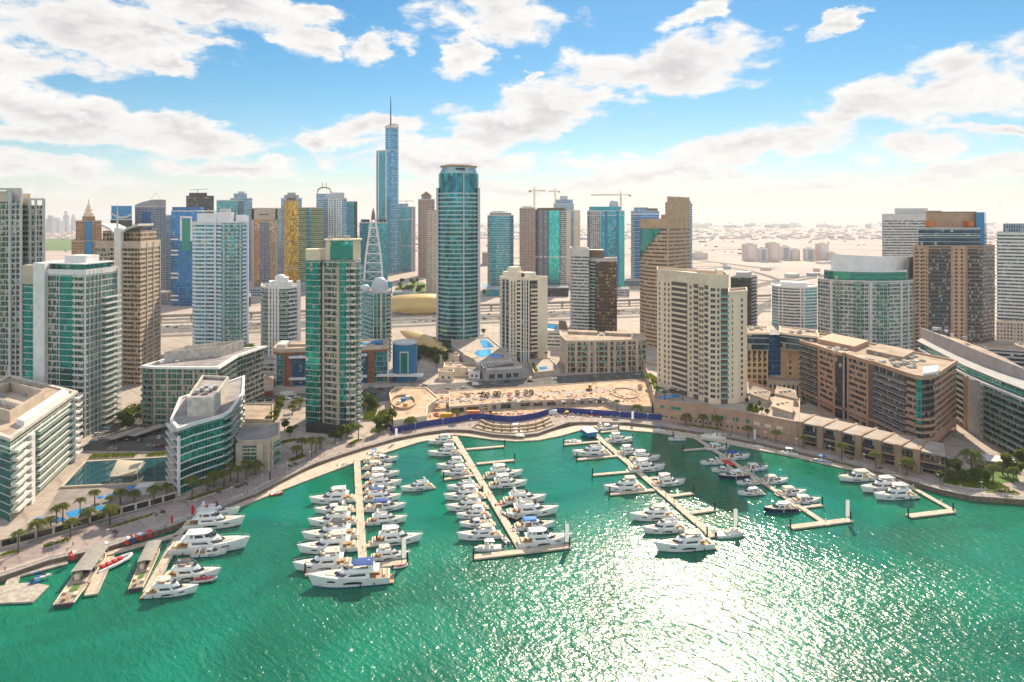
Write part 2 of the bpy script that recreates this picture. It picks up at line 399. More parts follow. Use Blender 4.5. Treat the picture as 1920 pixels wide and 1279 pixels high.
M_HWY = ground_mat('bleached_highway', (0.135, 0.127, 0.125), (0.165, 0.155, 0.15), (0.11, 0.105, 0.10), 0.01, 0.05)
M_PAINT = flat('road_paint', (0.7, 0.68, 0.62), 0.8)
M_ROCK = plain('quay_stone', (0.30, 0.22, 0.16), 0.95, 0.35, 0.8, bump=0.3)

def cloth(name, col):
    m, t = newmat(name)
    a = t.n('ShaderNodeBsdfDiffuse', None, 0, Color=col); b = t.n('ShaderNodeBsdfTranslucent', None, 0, Color=col)
    t.n('ShaderNodeOutputMaterial', None, None, Surface=t.n('ShaderNodeMixShader', None, 0, i0=0.5, i1=a, i2=b)); return m
M_FLAGW = cloth('white_banner_cloth', (0.85, 0.85, 0.85)); M_FLAGR = cloth('red_banner_cloth', (0.75, 0.03, 0.03)); M_SAIL = cloth('sail_cloth', (0.85, 0.76, 0.62))
# water: emerald body colour, wind ripples as bump, calmer and rougher patches
M_WATER, t = newmat('marina_water')
pos = t.n('ShaderNodeNewGeometry', None, 0)
px_, py_, pz_ = t.sep(pos)
ca, sa = math.cos(R(-44)), math.sin(R(-44))
wu_ = t.add(t.mul(px_, ca), t.mul(py_, sa)); wv_ = t.add(t.mul(px_, -sa), t.mul(py_, ca))
patch = t.rng(t.noise(pos, 0.013, 3.0, 0.5, 0.6), 0.36, 0.66)
big = t.noise(pos, 0.02, 4.0, 0.55, 0.8)
w1 = t.noise(t.vec(t.mul(wu_, 0.15), t.mul(wv_, 0.40), 0.0), 1.0, 2.0, 0.5, 0.5)
w2 = t.noise(t.vec(t.mul(wu_, 0.45), t.mul(wv_, 0.66), 4.0), 1.0, 2.0, 0.6, 0.3)
w3 = t.noise(t.vec(px_, py_, 9.0), 2.6, 2.0, 0.6)
hgt = t.add(t.add(t.mul(w1, 0.60), t.mul(w2, 0.44)), t.mul(w3, 0.02))
lee = t.rng(t.add(py_, t.mul(t.sub(t.noise(pos, 0.012, 2.0), 0.5), 150.0)), 235.0, 325.0, 1.0, 0.0)      # the berths lie in the lee: calmer there
amp = t.mul(t.fmix(patch, 0.6, 1.15), t.fmix(lee, 0.30, 1.0))
nb = t.n('ShaderNodeBump', None, 0, Strength=1.0, Distance=1.0, Height=t.mul(hgt, amp))
wcol = t.mix(t.rng(big, 0.3, 0.7), (0.0, 0.105, 0.058), (0.0, 0.185, 0.108))
finish(t, Base_Color=wcol, Roughness=t.fmix(lee, 0.08, 0.25), IOR=1.33, Specular_IOR_Level=0.55, Normal=nb)
# ------------------------------------------------------------------ ground, water, quays, roads
EDGE = [(-600, 1330), (-250, 1190), (0, 1083), (94, 1051), (200, 1028), (324, 986), (400, 957), (479, 926), (530, 900), (587, 871), (634, 855), (681, 840), (744, 822),
        (800, 811), (840, 806), (880, 807), (925, 815), (967, 818), (1009, 813), (1040, 802), (1065, 793), (1094, 792), (1178, 793), (1240, 800), (1340, 815),
        (1420, 830), (1491, 846), (1582, 867), (1672, 891), (1763, 919), (1823, 931), (1920, 938), (2100, 938), (2500, 905)]
INNER = [(-600, 1250), (-250, 1125), (0, 1036), (134, 1000), (330, 940), (450, 902), (530, 878), (600, 850), (640, 836), (700, 816), (740, 808), (800, 796), (895, 784),
         (960, 791), (1045, 774), (1240, 783), (1300, 792), (1400, 808), (1500, 828), (1600, 850), (1700, 872), (1770, 888), (1850, 902), (1920, 907), (2300, 900)]
LAND_Z = 2.0
def flatpoly(name, pxs, z, mat, kind='structure', world=False):
    pts = [tuple(p) + (z,) if world else tuple(G(p[0], p[1], z)) + (z,) for p in pxs]
    a = sum(pts[i][0] * pts[(i + 1) % len(pts)][1] - pts[(i + 1) % len(pts)][0] * pts[i][1] for i in range(len(pts)))
    if a < 0: pts.reverse()
    mb = MB(); mb.face(pts)
    o = mb.build(name, mat)
    if kind: o['kind'] = kind
    return o
ep = [G(*p) for p in EDGE]
mb = MB(); far = [p * (30000 / p.y) for p in ep]; mid = [p + (f - p) * 0.03 for p, f in zip(ep, far)]
n = len(ep)
mb.v = [(p.x, p.y, LAND_Z) for p in ep] + [(p.x, p.y, LAND_Z) for p in mid] + [(p.x, p.y, LAND_Z) for p in far]
for i in range(n - 1):
    for k in (0, 1):
        mb.f.append((k * n + i, k * n + i + 1, (k + 1) * n + i + 1, (k + 1) * n + i)); mb.mi.append(0); mb.uv.append(None)
struct(mb.build('ground', M_SAND))
mb = MB()
for i in range(n - 1):
    a, b = ep[i], ep[i + 1]
    mb.face([(a.x, a.y, -4), (b.x, b.y, -4), (b.x, b.y, LAND_Z), (a.x, a.y, LAND_Z)])
struct(mb.build('quay_wall', M_ROCK))
mb = MB()
NX, NY = 24, 16
mb.face([(-1500, -900, 0), (1500, -900, 0), (1500, 560, 0), (-1500, 560, 0)])
struct(mb.build('water', M_WATER))
flatpoly('district_paving', INNER + [(2300, 560), (1100, 600), (-600, 650)], LAND_Z + 0.03, M_PAVL)
flatpoly('promenade', EDGE + INNER[::-1], LAND_Z + 0.06, M_PAVE)
# paler running strip and kerb line along the promenade
def offset_line(px, z, d):
    pts = [G(p[0], p[1], z) for p in px]; out = []
    for i, p in enumerate(pts):
        t_ = (pts[min(i + 1, len(pts) - 1)] - pts[max(i - 1, 0)]).normalized(); out.append(p + Vector((-t_.y, t_.x)) * d)
    return out
def ribbon(name, line, w, z, mat, h=0.0, kind='structure'):
    l = []; r = []
    for i, p in enumerate(line):
        t_ = (line[min(i + 1, len(line) - 1)] - line[max(i - 1, 0)]).normalized(); nn = Vector((-t_.y, t_.x)) * (w / 2); l.append(p + nn); r.append(p - nn)
    mb = MB()
    if h == 0:
        k = len(line); mb.v = [(p.x, p.y, z) for p in r] + [(p.x, p.y, z) for p in l]
        for i in range(k - 1): mb.f.append((i, i + 1, k + i + 1, k + i)); mb.mi.append(0); mb.uv.append(None)
    else:
        rings = [[(a.x, a.y, z), (b.x, b.y, z), (b.x, b.y, z + h), (a.x, a.y, z + h)] for a, b in zip(r, l)]
        mb.loft(rings)
    o = mb.build(name, mat)
    if kind: o['kind'] = kind
    return o
ribbon('promenade_kerb', offset_line(EDGE[1:], LAND_Z, 0.5), 0.9, LAND_Z + 0.02, M_CONC, 0.35)
ribbon('promenade_path', offset_line(EDGE[1:], LAND_Z, 4.2), 2.6, LAND_Z + 0.1, M_PAVL)
WALK = [(440, 953), (520, 921), (585, 896), (665, 866), (715, 850), (784, 828), (852, 814), (880, 817), (925, 823), (967, 826), (1009, 824), (1051, 816), (1094, 804), (1150, 803),
        (1234, 810), (1340, 826), (1415, 841), (1491, 855), (1557, 871), (1642, 889)]
wp = [G(p[0], p[1] + 1, 0.7) for p in WALK]
# lower boardwalk: from its outer edge back to just inside the quay wall
mb = MB()
inner = []
for i, p in enumerate(wp):
    best = min(((a + (b - a) * q) for a, b in zip(ep[:-1], ep[1:]) for q in (0, .25, .5, .75, 1)), key=lambda r: (r - p).length)
    inner.append(best + (best - p).normalized() * 0.4)
rings = [[(a.x, a.y, 0.15), (b.x, b.y, 0.15), (b.x, b.y, 0.7), (a.x, a.y, 0.7)] for a, b in zip(wp, inner)]
mb.loft(rings); struct(mb.build('boardwalk', M_TIMBER))

# streets
flatpoly('street', [(300, 792), (440, 778), (560, 764), (690, 757), (730, 751), (820, 742), (1000, 727), (1215, 716), (1420, 724), (1500, 760), (1530, 752), (1440, 712), (1215, 695), (1100, 702), (1000, 708), (880, 716), (790, 723), (690, 728),
                    (560, 738), (500, 742), (476, 738), (482, 706), (512, 660), (530, 640), (505, 640), (478, 672), (450, 715), (438, 745), (300, 768)], LAND_Z + 0.09, M_ASPH)
flatpoly('car_park', [(150, 845), (182, 812), (232, 778), (300, 770), (372, 768), (345, 800), (325, 846)], LAND_Z + 0.07, M_ASPH)
mb = MB()
def dashes(mb, pts, z, w=0.25, dash=3.0, gap=6.0):
    for a, b in zip(pts[:-1], pts[1:]):
        d = b - a; L = d.length; d = d / L; nn = Vector((-d.y, d.x)) * w / 2; s = 0.0
        while s < L:
            p = a + d * s; q = a + d * min(L, s + dash)
            mb.face([(*(p - nn), z), (*(q - nn), z), (*(q + nn), z), (*(p + nn), z)]); s += dash + gap
sl = [G(470, 752), G(690, 742), G(880, 727), G(1210, 705)]
dashes(mb, sl, LAND_Z + 0.12); dashes(mb, [p + Vector((0, 4)) for p in sl], LAND_Z + 0.12); dashes(mb, [p - Vector((0, 4)) for p in sl], LAND_Z + 0.12)
dashes(mb, [G(478, 722), G(497, 676), G(517, 645)], LAND_Z + 0.12)
struct(mb.build('street_line', M_PAINT))
mb = MB()
for i in range(12):
    p = G(196, 826) + (G(330, 822) - G(196, 826)) * (i / 11.0); dashes(mb, [p, p + Vector((2.0, 6))], LAND_Z + 0.12, 0.2, 6, 0)
struct(mb.build('parking_line', M_PAINT))
# the broad highway behind the towers
HP = G(330, 612); HD = (G(1180, 580) - HP).normalized(); HN = Vector((-HD.y, HD.x))
def hw(s, o): return HP + HD * s + HN * o
def strip(name, o0, o1, z, mat, s0=-900, s1=2600):
    return flatpoly(name, [hw(s0, o0), hw(s1, o0), hw(s1, o1), hw(s0, o1)], z, mat, world=True)
strip('highway_verge', -95, 95, LAND_Z + 0.06, M_PAVL)
strip('highway', -52, -26, LAND_Z + 0.12, M_HWY); strip('highway', -20, 6, LAND_Z + 0.12, M_HWY)
strip('service_road', -78, -62, LAND_Z + 0.12, M_HWY); strip('service_road', 52, 70, LAND_Z + 0.12, M_ASPH)
mb = MB()
for o in (-48.5, -44.8, -41, -37.2, -33.5, -29.5, -16.5, -12.8, -9, -5.2, -1.5, 2.5):
    solid = o in (-48.5, -29.5, -16.5, 2.5)
    dashes(mb, [hw(-500, o), hw(1500, o)], LAND_Z + 0.16, 0.35, 2000 if solid else 6, 0 if solid else 12)
struct(mb.build('highway_line', M_PAINT))
mb = MB(); a, b = hw(-900, -23.5), hw(2600, -22.5); mb.loft([[(*(hw(s, -23.4)), LAND_Z), (*(hw(s, -22.6)), LAND_Z), (*(hw(s, -22.8)), LAND_Z + 1), (*(hw(s, -23.2)), LAND_Z + 1)] for s in (-900, 2600)])
tag(mb.build('median_barrier', M_CONC), 'long concrete barrier between the two carriageways of the highway', 'barrier')
# interchange ramps in the sand beyond
def curve_px(pts, n=14):
    P = [Vector(p) for p in pts]; out = []
    for i in range(len(P) - 1):
        p0, p1, p2, p3 = P[max(i - 1, 0)], P[i], P[i + 1], P[min(i + 2, len(P) - 1)]
        for k in range(n):
            t_ = k / n; out.append(0.5 * ((2 * p1) + (p2 - p0) * t_ + (2 * p0 - 5 * p1 + 4 * p2 - p3) * t_ ** 2 + (3 * p1 - p0 - 3 * p2 + p3) * t_ ** 3))
    out.append(P[-1]); return out
for k, (pts, w, mt) in enumerate([([(1180, 545), (1300, 548), (1400, 540), (1500, 520), (1720, 505)], 26, M_HWY), ([(1250, 505), (1330, 500), (1420, 512), (1500, 545), (1540, 590)], 16, M_ASPH),
                               ([(1290, 495), (1340, 492), (1360, 499), (1320, 504), (1285, 500), (1290, 495)], 12, M_ASPH), ([(1400, 600), (1440, 570), (1520, 540), (1720, 530)], 16, M_HWY),
                               ([(880, 505), (930, 490), (1020, 480), (1200, 478), (1450, 505)], 22, M_HWY), ([(1300, 470), (1500, 466), (1750, 474)], 30, M_HWY), ([(84, 520), (140, 512), (320, 500)], 24, M_HWY), ([(1380, 520), (1470, 528), (1560, 515), (1700, 490)], 12, M_ASPH)]):
    ribbon('ramp_road', [G(*p) for p in curve_px(pts)], w, LAND_Z + 0.15 + 0.05 * k, mt)
flatpoly('lawn', [(82, 470), (140, 470), (205, 462), (205, 448), (140, 445), (82, 448)], LAND_Z + 0.3, M_GRASS)
flatpoly('lawn', [(735, 552), (790, 553), (805, 536), (790, 528), (745, 535)], LAND_Z + 0.2, M_GRASS)
flatpoly('lake', [(905, 540), (938, 541), (940, 533), (905, 532)], LAND_Z + 0.2, M_POOL)

# metro viaduct
vroot = thing('metro_viaduct', 'pale concrete metro viaduct on round piers running beside the highway', 'viaduct', (*hw(300, 40), 0))
mb = MB(); mb.loft([[(*hw(s, o), z) for o, z in ((35, 10.5), (36, 9), (38, 8), (42, 8), (44, 9), (45, 10.5), (44.6, 10.5), (44.4, 9.4), (35.6, 9.4), (35.4, 10.5))] for s in (-900, -300, 300, 900, 2400)])
mb.build('deck', M_CONC, vroot)
for s in range(-500, 1100, 34):
    mb = MB(); p = hw(s, 40); mb.tube([(p.x, p.y, LAND_Z), (p.x, p.y, 6.6), (p.x, p.y, 8.1)], [1.1, 1.1, 2.4], 10); mb.build('pier', M_CONC, vroot)

# ------------------------------------------------------------------ far country beyond the towers
rnd = random.Random(3)
def far_boxes(name, label, n, xr, yr, hr, wr, mats, kind='stuff'):
    mb = MB()
    for _ in range(n):
        x = rnd.uniform(*xr); y = yr[0] + (yr[1] - yr[0]) * rnd.random() ** 0.8; p = G(x, y)
        w = rnd.uniform(*wr); h = rnd.uniform(*hr)
        mb.box((p.x, p.y, LAND_Z + h / 2), (w, rnd.uniform(*wr), h), rnd.uniform(0, 1.5), rnd.randrange(len(mats)))
    o = mb.build(name, mats); o['kind'] = kind; o['label'] = label
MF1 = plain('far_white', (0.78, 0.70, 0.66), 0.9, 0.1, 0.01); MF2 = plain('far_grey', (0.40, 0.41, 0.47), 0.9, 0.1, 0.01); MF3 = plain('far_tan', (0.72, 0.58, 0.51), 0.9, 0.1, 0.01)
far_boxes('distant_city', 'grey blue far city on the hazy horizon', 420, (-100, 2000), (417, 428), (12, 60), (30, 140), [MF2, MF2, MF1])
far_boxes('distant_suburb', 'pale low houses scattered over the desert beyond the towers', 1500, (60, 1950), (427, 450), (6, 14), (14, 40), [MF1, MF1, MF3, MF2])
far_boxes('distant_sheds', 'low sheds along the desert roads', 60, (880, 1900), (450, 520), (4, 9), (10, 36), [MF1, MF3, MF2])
mb = MB()
for _ in range(480):
    x = rnd.choice((rnd.uniform(60, 320), rnd.uniform(880, 1900), rnd.uniform(700, 830))); y = rnd.uniform(424, 447) if rnd.random() < .75 else rnd.uniform(447, 476)
    p = G(x, y); s = rnd.uniform(3, 7)
    mb.loft([[(p.x + s * 1.5 * math.cos(q) * a_, p.y + s * 1.5 * math.sin(q) * a_, LAND_Z + b_ * s) for q in (0, 1.26, 2.5, 3.77, 5.03)] for a_, b_ in ((0.7, 0), (1, .4), (.75, .8), (.2, 1))])
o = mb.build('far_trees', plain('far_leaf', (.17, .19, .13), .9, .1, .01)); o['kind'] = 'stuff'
SKY_BITS = [(122, 396, 7, 7000), (92, 404, 12, 6500), (136, 402, 6, 7500), (103, 408, 16, 6800)]
for i, (x, yt, w, D) in enumerate(SKY_BITS):
    p = W(x, D); w_ = w * D / F; z = Z(yt, D); mb = MB()
    mb.prism([(p.x - w_ / 2, p.y), (p.x + w_ / 2, p.y), (p.x + w_ / 2, p.y + w_), (p.x - w_ / 2, p.y + w_)], LAND_Z, LAND_Z + (z - LAND_Z) * .8)
    mb.prism([(p.x - w_ / 4, p.y + 2), (p.x + w_ / 4, p.y + 2), (p.x + w_ / 4, p.y + w_ * .6), (p.x - w_ / 4, p.y + w_ * .6)], LAND_Z + (z - LAND_Z) * .8, z)
    tag(mb.build('distant_tower', MF2), ['tallest slim far tower on the hazy horizon above the golf green', 'wide far block on the hazy horizon near the balcony tower',
        'thin far tower on the horizon against the brown spired tower', 'low wide far block on the horizon below the slim far tower'][i], 'tower', 'far towers on the horizon')
for i, (x, y, w, yt) in enumerate([(1409, 489, 22, 458), (1432, 491, 14, 466), (1452, 490, 20, 456), (1474, 488, 16, 462), (1492, 488, 16, 468), (1520, 489, 16, 466), (1545, 489, 18, 457), (1562, 490, 12, 474), (1313, 486, 28, 474)]):
    p = G(x, y); D = p.y; w_ = w * D / F; z = Z(yt, D); rt = thing('apartment_block', 'pale far apartment block, %s from the tan curved tower in the desert cluster' % nth((i + 1) % 9), 'building', (p.x, p.y, LAND_Z), 0, 'pale far apartment blocks in the desert')
    mb = MB(); mb.prism([(p.x - w_ / 2, p.y), (p.x + w_ / 2, p.y), (p.x + w_ / 2, p.y + w_), (p.x - w_ / 2, p.y + w_)], LAND_Z, z); mb.build('wall', MF1 if i % 2 else MF3, rt)
    mb = MB(); mb.box((p.x, p.y + w_ / 2, z + 2), (w_ * .5, w_ * .5, 4)); mb.build('roof', MF1, rt)
    mb = MB(); mb.box((p.x, p.y - 0.5, (z + LAND_Z) / 2), (w_ * .6, 1, (z - LAND_Z) * .8)); mb.build('facade', MF2 if i % 2 else MF1, rt)
# ------------------------------------------------------------------ building kit
def offs(poly, d):
    n = len(poly); ds = d if isinstance(d, (list, tuple)) else [d] * n; out = []
    for i in range(n):
        a, b, c = poly[i - 1], poly[i], poly[(i + 1) % n]
        d1 = (b - a).normalized(); d2 = (c - b).normalized()
        n1 = Vector((d1.y, -d1.x)); n2 = Vector((d2.y, -d2.x)); o1, o2 = ds[i - 1], ds[i]
        cr = d1.x * d2.y - d1.y * d2.x
        if abs(cr) < 0.02: out.append(b + (n1 * o1 if abs(o1) > abs(o2) else n2 * o2)); continue
        p1 = b + n1 * o1; p2 = b + n2 * o2
        t_ = ((p2.x - p1.x) * d2.y - (p2.y - p1.y) * d2.x) / cr; out.append(p1 + d1 * t_)
    return out
class Blk:
    """one block of a building: a wall prism with a material per face, a roof sheet, and helpers for what sticks out of it"""
    def __init__(s, rt, pts, z1, mats, back=None, z0=None, part='wall', roof=M_ROOFG, parapet=None, vz=None):
        s.rt = rt; s.z0 = LAND_Z if z0 is None else z0; s.z1 = z1; pts = [Vector(p) for p in pts]; s.nv = len(pts)
        if back is None: bv = pts[-1] - pts[-2]; s.poly = pts + [pts[0] + bv] if s.nv == 3 else pts; bv = pts[3] - pts[0] if s.nv == 4 else bv
        else:
            if isinstance(back, (int, float)):
                c = (pts[-1] - pts[0]).normalized(); a_, b_ = pts[0].x / pts[0].y, pts[-1].x / pts[-1].y
                bv = Vector((-c.y, c.x)) * back if a_ * b_ < 0 or min(p.y for p in pts) < 150 else (pts[0] if a_ > 0 else pts[-1]).normalized() * back
            else: bv = Vector(back)
            s.poly = pts + [pts[-1] + bv, pts[0] + bv]
        s.L = pts[0]; s.es = (pts[1] - pts[0]) if s.nv in (3, 4) and back is None else (pts[-1] - pts[0]); s.et = bv if not (s.nv == 3 and back is None) else pts[2] - pts[1]
        ml = list(mats) if isinstance(mats, (list, tuple)) else [mats]
        uniq = []; mis = []
        for i in range(len(s.poly)):
            m_ = ml[min(i, len(ml) - 1)]
            if m_ not in uniq: uniq.append(m_)
            mis.append(uniq.index(m_))
        mb = MB(); mb.prism(s.poly, s.z0, z1, mis=mis, capz=False, v0=vz); s.wall = mb.build(part, uniq, rt); s.rf = rt
        if roof:
            zr = z1 - (0.02 if parapet is None else 0.0)
            mb = MB(); mb.face([(p.x, p.y, zr) for p in offs(s.poly, -0.02)]); s.rf = mb.build('roof', roof, rt)
        if parapet: s.parapet(*parapet)
    def P(s, u, v): return s.L + s.es * u + s.et * v
    def parapet(s, h, mat, th=0.5, d=0.15, drop=0.6):
        o = offs(s.poly, d); i_ = offs(s.poly, -th); mb = MB()
        rings = [[(p.x, p.y, z) for p in q] for q, z in ((o, s.z1 - drop), (o, s.z1 + h), (i_, s.z1 + h), (i_, s.z1 + 0.03))]
        mb.loft(rings, cap0=False, cap1=False); mb.build('parapet', mat, s.rt)
    def slab(s, z, t, d, mat, name='cornice'):
        mb = MB(); mb.prism(offs(s.poly, d), z, z + t); return mb.build(name, mat, s.rt)
    def floors(s, mat, fh, d=0.3, t=0.5, zs=None, ze=None, name='floor_band', dz=0.0):
        zs = s.z0 + fh if zs is None else zs; ze = s.z1 if ze is None else ze
        base = s.rt.location; mb = MB(); mb.prism(offs(s.poly, d), -t / 2, t / 2)
        me = mb.mesh(name, mat, (base.x, base.y, 0)); z = zs; k = 0
        while z < ze - 0.2 and k < 100: link_mesh(name, me, s.rt, (0, 0, z - base.z + dz)); z += fh; k += 1
    def edge(s, i):
        a, b = s.poly[i], s.poly[(i + 1) % len(s.poly)]; d = b - a; L = d.length; d = d / L; return a, d, Vector((d.y, -d.x)), L
    def fins(s, mat, i, ts, w=0.6, out=0.6, z0=None, z1=None, name='pilaster'):
        a, d, nn, L = s.edge(i); z0 = s.z0 if z0 is None else z0; z1 = s.z1 if z1 is None else z1
        for t_ in ts:
            p = a + d * (L * t_) + nn * (out / 2 - 0.1); mb = MB(); mb.box((p.x, p.y, (z0 + z1) / 2), (w, out + 0.2, z1 - z0), math.atan2(d.y, d.x)); mb.build(name, mat, s.rt)
    def balc(s, i, t0, t1, fh, out=1.6, slab=None, rail=None, zs=None, ze=None, rh=1.05, th=0.28, name='balcony', round_=False, solid=False):
        a, d, nn, L = s.edge(i); slab = slab or M_WHITE; rail = rail or M_RAIL
        zs = s.z0 + fh if zs is None else zs; ze = s.z1 - 1.0 if ze is None else ze; base = s.rt.location
        p0 = a + d * (L * t0); w = L * (t1 - t0)
        if round_: pr = [(x, o) for x, o in [(0, 0.0)] + [(w * (0.5 - 0.5 * math.cos(math.pi * k / 8)), 0.25 * out + 0.75 * out * math.sin(math.pi * k / 8)) for k in range(9)] + [(w, 0.0)]]
        else: pr = [(0, 0), (0, out), (w, out), (w, 0)]
        q = [p0 + d * x + nn * (o - 0.03) for x, o in pr]
        mb = MB(); mb.prism([Vector(p) for p in q], -th, 0.0)
        qi = [p0 + d * min(max(x, 0.08), w - 0.08) + nn * max(o - 0.11, -0.03) for x, o in pr]
        m2 = 1
        k = len(q); i0 = len(mb.v)
        for zz, ring in ((0.0, q), (rh, q), (rh, qi), (0.0, qi)): mb.v += [(p.x, p.y, zz) for p in ring]
        for r_ in range(3):
            for j in range(k - 1): mb.f.append((i0 + r_ * k + j, i0 + r_ * k + j + 1, i0 + (r_ + 1) * k + j + 1, i0 + (r_ + 1) * k + j)); mb.mi.append(m2); mb.uv.append(None)
        me = mb.mesh(name, [slab, slab if solid else rail], (base.x, base.y, 0))
        pl = []; z = zs
        while z < ze: pl.append((Vector((0, 0, z - base.z)), 0)); z += fh
        return me, pl
    def balconies(s, specs, name='balcony'):
        """specs: argument dicts for balc; past 100 balconies the rest become one part"""
        n_ = 0; left = []
        for sp in specs:
            me, pl = s.balc(name=name, **sp)
            for loc, rz in pl:
                if n_ < 100: link_mesh(name, me, s.rt, loc); n_ += 1
                else: left.append((me, loc))
        if left:
            mb = MB(); mats = list(left[0][0].materials)
            for me, loc in left:
                i0 = len(mb.v); mb.v += [tuple(v.co + loc) for v in me.vertices]
                for p in me.polygons: mb.f.append(tuple(i + i0 for i in p.vertices)); mb.mi.append(p.material_index); mb.uv.append(None)
            o = mb.build('balcony_field', mats, s.rt, org=(0, 0, 0)); o['kind'] = 'stuff'
    def wins(s, specs, mats, name='window'):
        """specs: (edge, [fractions], width, height, floor height, first z, last z)"""
        base = s.rt.location; pls = {}
        allp = []
        for (i, ts, w, h, fh, zs, ze) in specs:
            a, d, nn, L = s.edge(i); rz = math.atan2(d.y, d.x); mb = MB()
            mb.box((0, -0.02, 0), (w + 0.3, 0.10, h + 0.3), 0, 0); mb.box((0, -0.05, 0), (w, 0.12, h), 0, 1); mb.box((0, -0.07, 0), (0.1, 0.13, h), 0, 0)
            me = mb.mesh(name, mats); z = zs
            while z < ze:
                for t_ in ts:
                    p = a + d * (L * t_); allp.append((me, Vector((p.x - base.x, p.y - base.y, z - base.z)), rz))
                z += fh
        allp.sort(key=lambda q: (q[1] + base - Vector((0, 0, HCAM))).length)
        for me, loc, rz in allp[:100]: link_mesh(name, me, s.rt, loc, rz)
        if len(allp) > 100:
            mb = MB()
            for me, loc, rz in allp[100:]:
                Mx = Matrix.Translation(loc) @ Matrix.Rotation(rz, 4, 'Z'); i0 = len(mb.v); mb.v += [tuple(Mx @ v.co) for v in me.vertices]
                for p in me.polygons: mb.f.append(tuple(i + i0 for i in p.vertices)); mb.mi.append(p.material_index); mb.uv.append(None)
            o = mb.build(name + '_field', mats, s.rt, org=(0, 0, 0)); o['kind'] = 'stuff'
    def box(s, u0, u1, v0, v1, h, mat, z=None, name='roof_plant', open_=False):
        z = s.z1 if z is None else z; q = [s.P(u0, v0), s.P(u1, v0), s.P(u1, v1), s.P(u0, v1)]
        ar = sum(q[i].x * q[(i + 1) % 4].y - q[(i + 1) % 4].x * q[i].y for i in range(4))
        if ar < 0: q.reverse()
        mb = MB()
        if open_:                                                # a screen wall round open plant
            i_ = offs(q, -0.5)
            mb.loft([[(p.x, p.y, zz) for p in r_] for r_, zz in ((q, z), (q, z + h), (i_, z + h), (i_, z + 0.05))], cap0=False, cap1=True)
        else: mb.prism(q, z, z + h)
        return mb.build(name, mat, s.rf, org=s.rt.location)
    def clutter(s, n, seed=1, u=(0.1, 0.9), v=(0.15, 0.85), h=(0.8, 2.2), w=(1.2, 3.5), z=None):
        rr = random.Random(seed); z = s.z1 if z is None else z
        for _ in range(n):
            p = s.P(rr.uniform(*u), rr.uniform(*v)); hh = rr.uniform(*h); mb = MB()
            mb.box((p.x, p.y, z + hh / 2 + 0.1), (rr.uniform(*w), rr.uniform(*w), hh), math.atan2(s.es.y, s.es.x)); mb.box((p.x, p.y, z + hh + 0.2), (0.9, 0.9, 0.3), 0.3)
            mb.build('rooftop_unit', rr.choice([M_EQUIP, M_LGREY, M_CONC]), s.rf, org=s.rt.location)
def bt(name, label, px, D, cat='building', group=None):
    p = W(px, D); return thing(name, label, cat, (p.x, p.y, LAND_Z), 0, group)
def Ws(*a): return [W(x, d) for x, d in a]

# facade families
BW = (0.30, 0.27, 0.24)
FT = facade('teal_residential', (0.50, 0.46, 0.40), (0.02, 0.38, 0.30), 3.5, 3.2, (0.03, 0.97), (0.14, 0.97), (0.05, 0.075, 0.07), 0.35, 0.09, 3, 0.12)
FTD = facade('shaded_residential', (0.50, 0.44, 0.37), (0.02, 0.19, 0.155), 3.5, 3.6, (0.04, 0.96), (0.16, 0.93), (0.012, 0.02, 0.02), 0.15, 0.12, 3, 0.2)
FTG = facade('teal_curtain', (0.33, 0.34, 0.31), (0.01, 0.34, 0.30), 3.5, 1.6, (0.03, 0.98), (0.05, 0.97), (0.01, 0.20, 0.19), 0.8, 0.07, 1, 0.03)
FGRID = facade('white_grid', (0.58, 0.56, 0.54), (0.035, 0.025, 0.025), 3.5, 3.3, (0.14, 0.9), (0.22, 0.95), (0.03, 0.03, 0.04), 0.2, 0.12, 2, 0.18)
FTAN = facade('tan_bands', (0.46, 0.33, 0.22), (0.03, 0.035, 0.028), 3.4, 3.4, (0.1, 0.93), (0.35, 0.92), (0.035, 0.03, 0.028), 0.25, 0.1, 2, 0.12)
FWB = facade('white_blue_bands', (0.72, 0.80, 0.90), (0.05, 0.42, 0.50), 3.6, 2.8, (0.02, 0.98), (0.30, 1.0), (0.03, 0.10, 0.12), 0.8, 0.08, 2, 0.08)
FWBD = facade('white_dark_bands', (0.64, 0.64, 0.65), (0.02, 0.06, 0.075), 3.5, 3.0, (0.02, 0.98), (0.34, 1.0), (0.03, 0.035, 0.04), 0.3, 0.1, 2, 0.15)
FBLUE = facade('blue_curtain', (0.10, 0.20, 0.34), (0.015, 0.27, 0.72), 3.8, 3.0, (0.03, 0.98), (0.06, 0.95), (0.01, 0.13, 0.36), 0.8, 0.06, 2, 0.03)
FBLUEL = facade('pale_blue_bands', (0.52, 0.62, 0.74), (0.06, 0.32, 0.55), 3.8, 3.0, (0.04, 0.97), (0.25, 0.97), (0.04, 0.10, 0.17), 0.8, 0.08, 2, 0.06)
FTEALF = facade('far_teal_curtain', (0.06, 0.30, 0.36), (0.015, 0.42, 0.52), 3.9, 2.6, (0.03, 0.98), (0.08, 0.97), (0.01, 0.20, 0.27), 0.8, 0.06, 2, 0.03)
FTEALB = facade('bright_teal_curtain', (0.05, 0.32, 0.33), (0.03, 0.66, 0.66), 3.9, 2.6, (0.03, 0.98), (0.08, 0.97), (0.02, 0.40, 0.42), 0.8, 0.06, 2, 0.03)
FTEALL = facade('teal_white_lines', (0.40, 0.55, 0.60), (0.015, 0.32, 0.42), 3.9, 2.6, (0.02, 0.99), (0.16, 0.98), (0.01, 0.17, 0.22), 0.8, 0.07, 2, 0.05)
FGREY = facade('grey_piers', (0.34, 0.35, 0.40), (0.05, 0.18, 0.32), 3.8, 2.4, (0.25, 0.9), (0.12, 0.92), None, 0.35, 0.1, 1, 0.06)
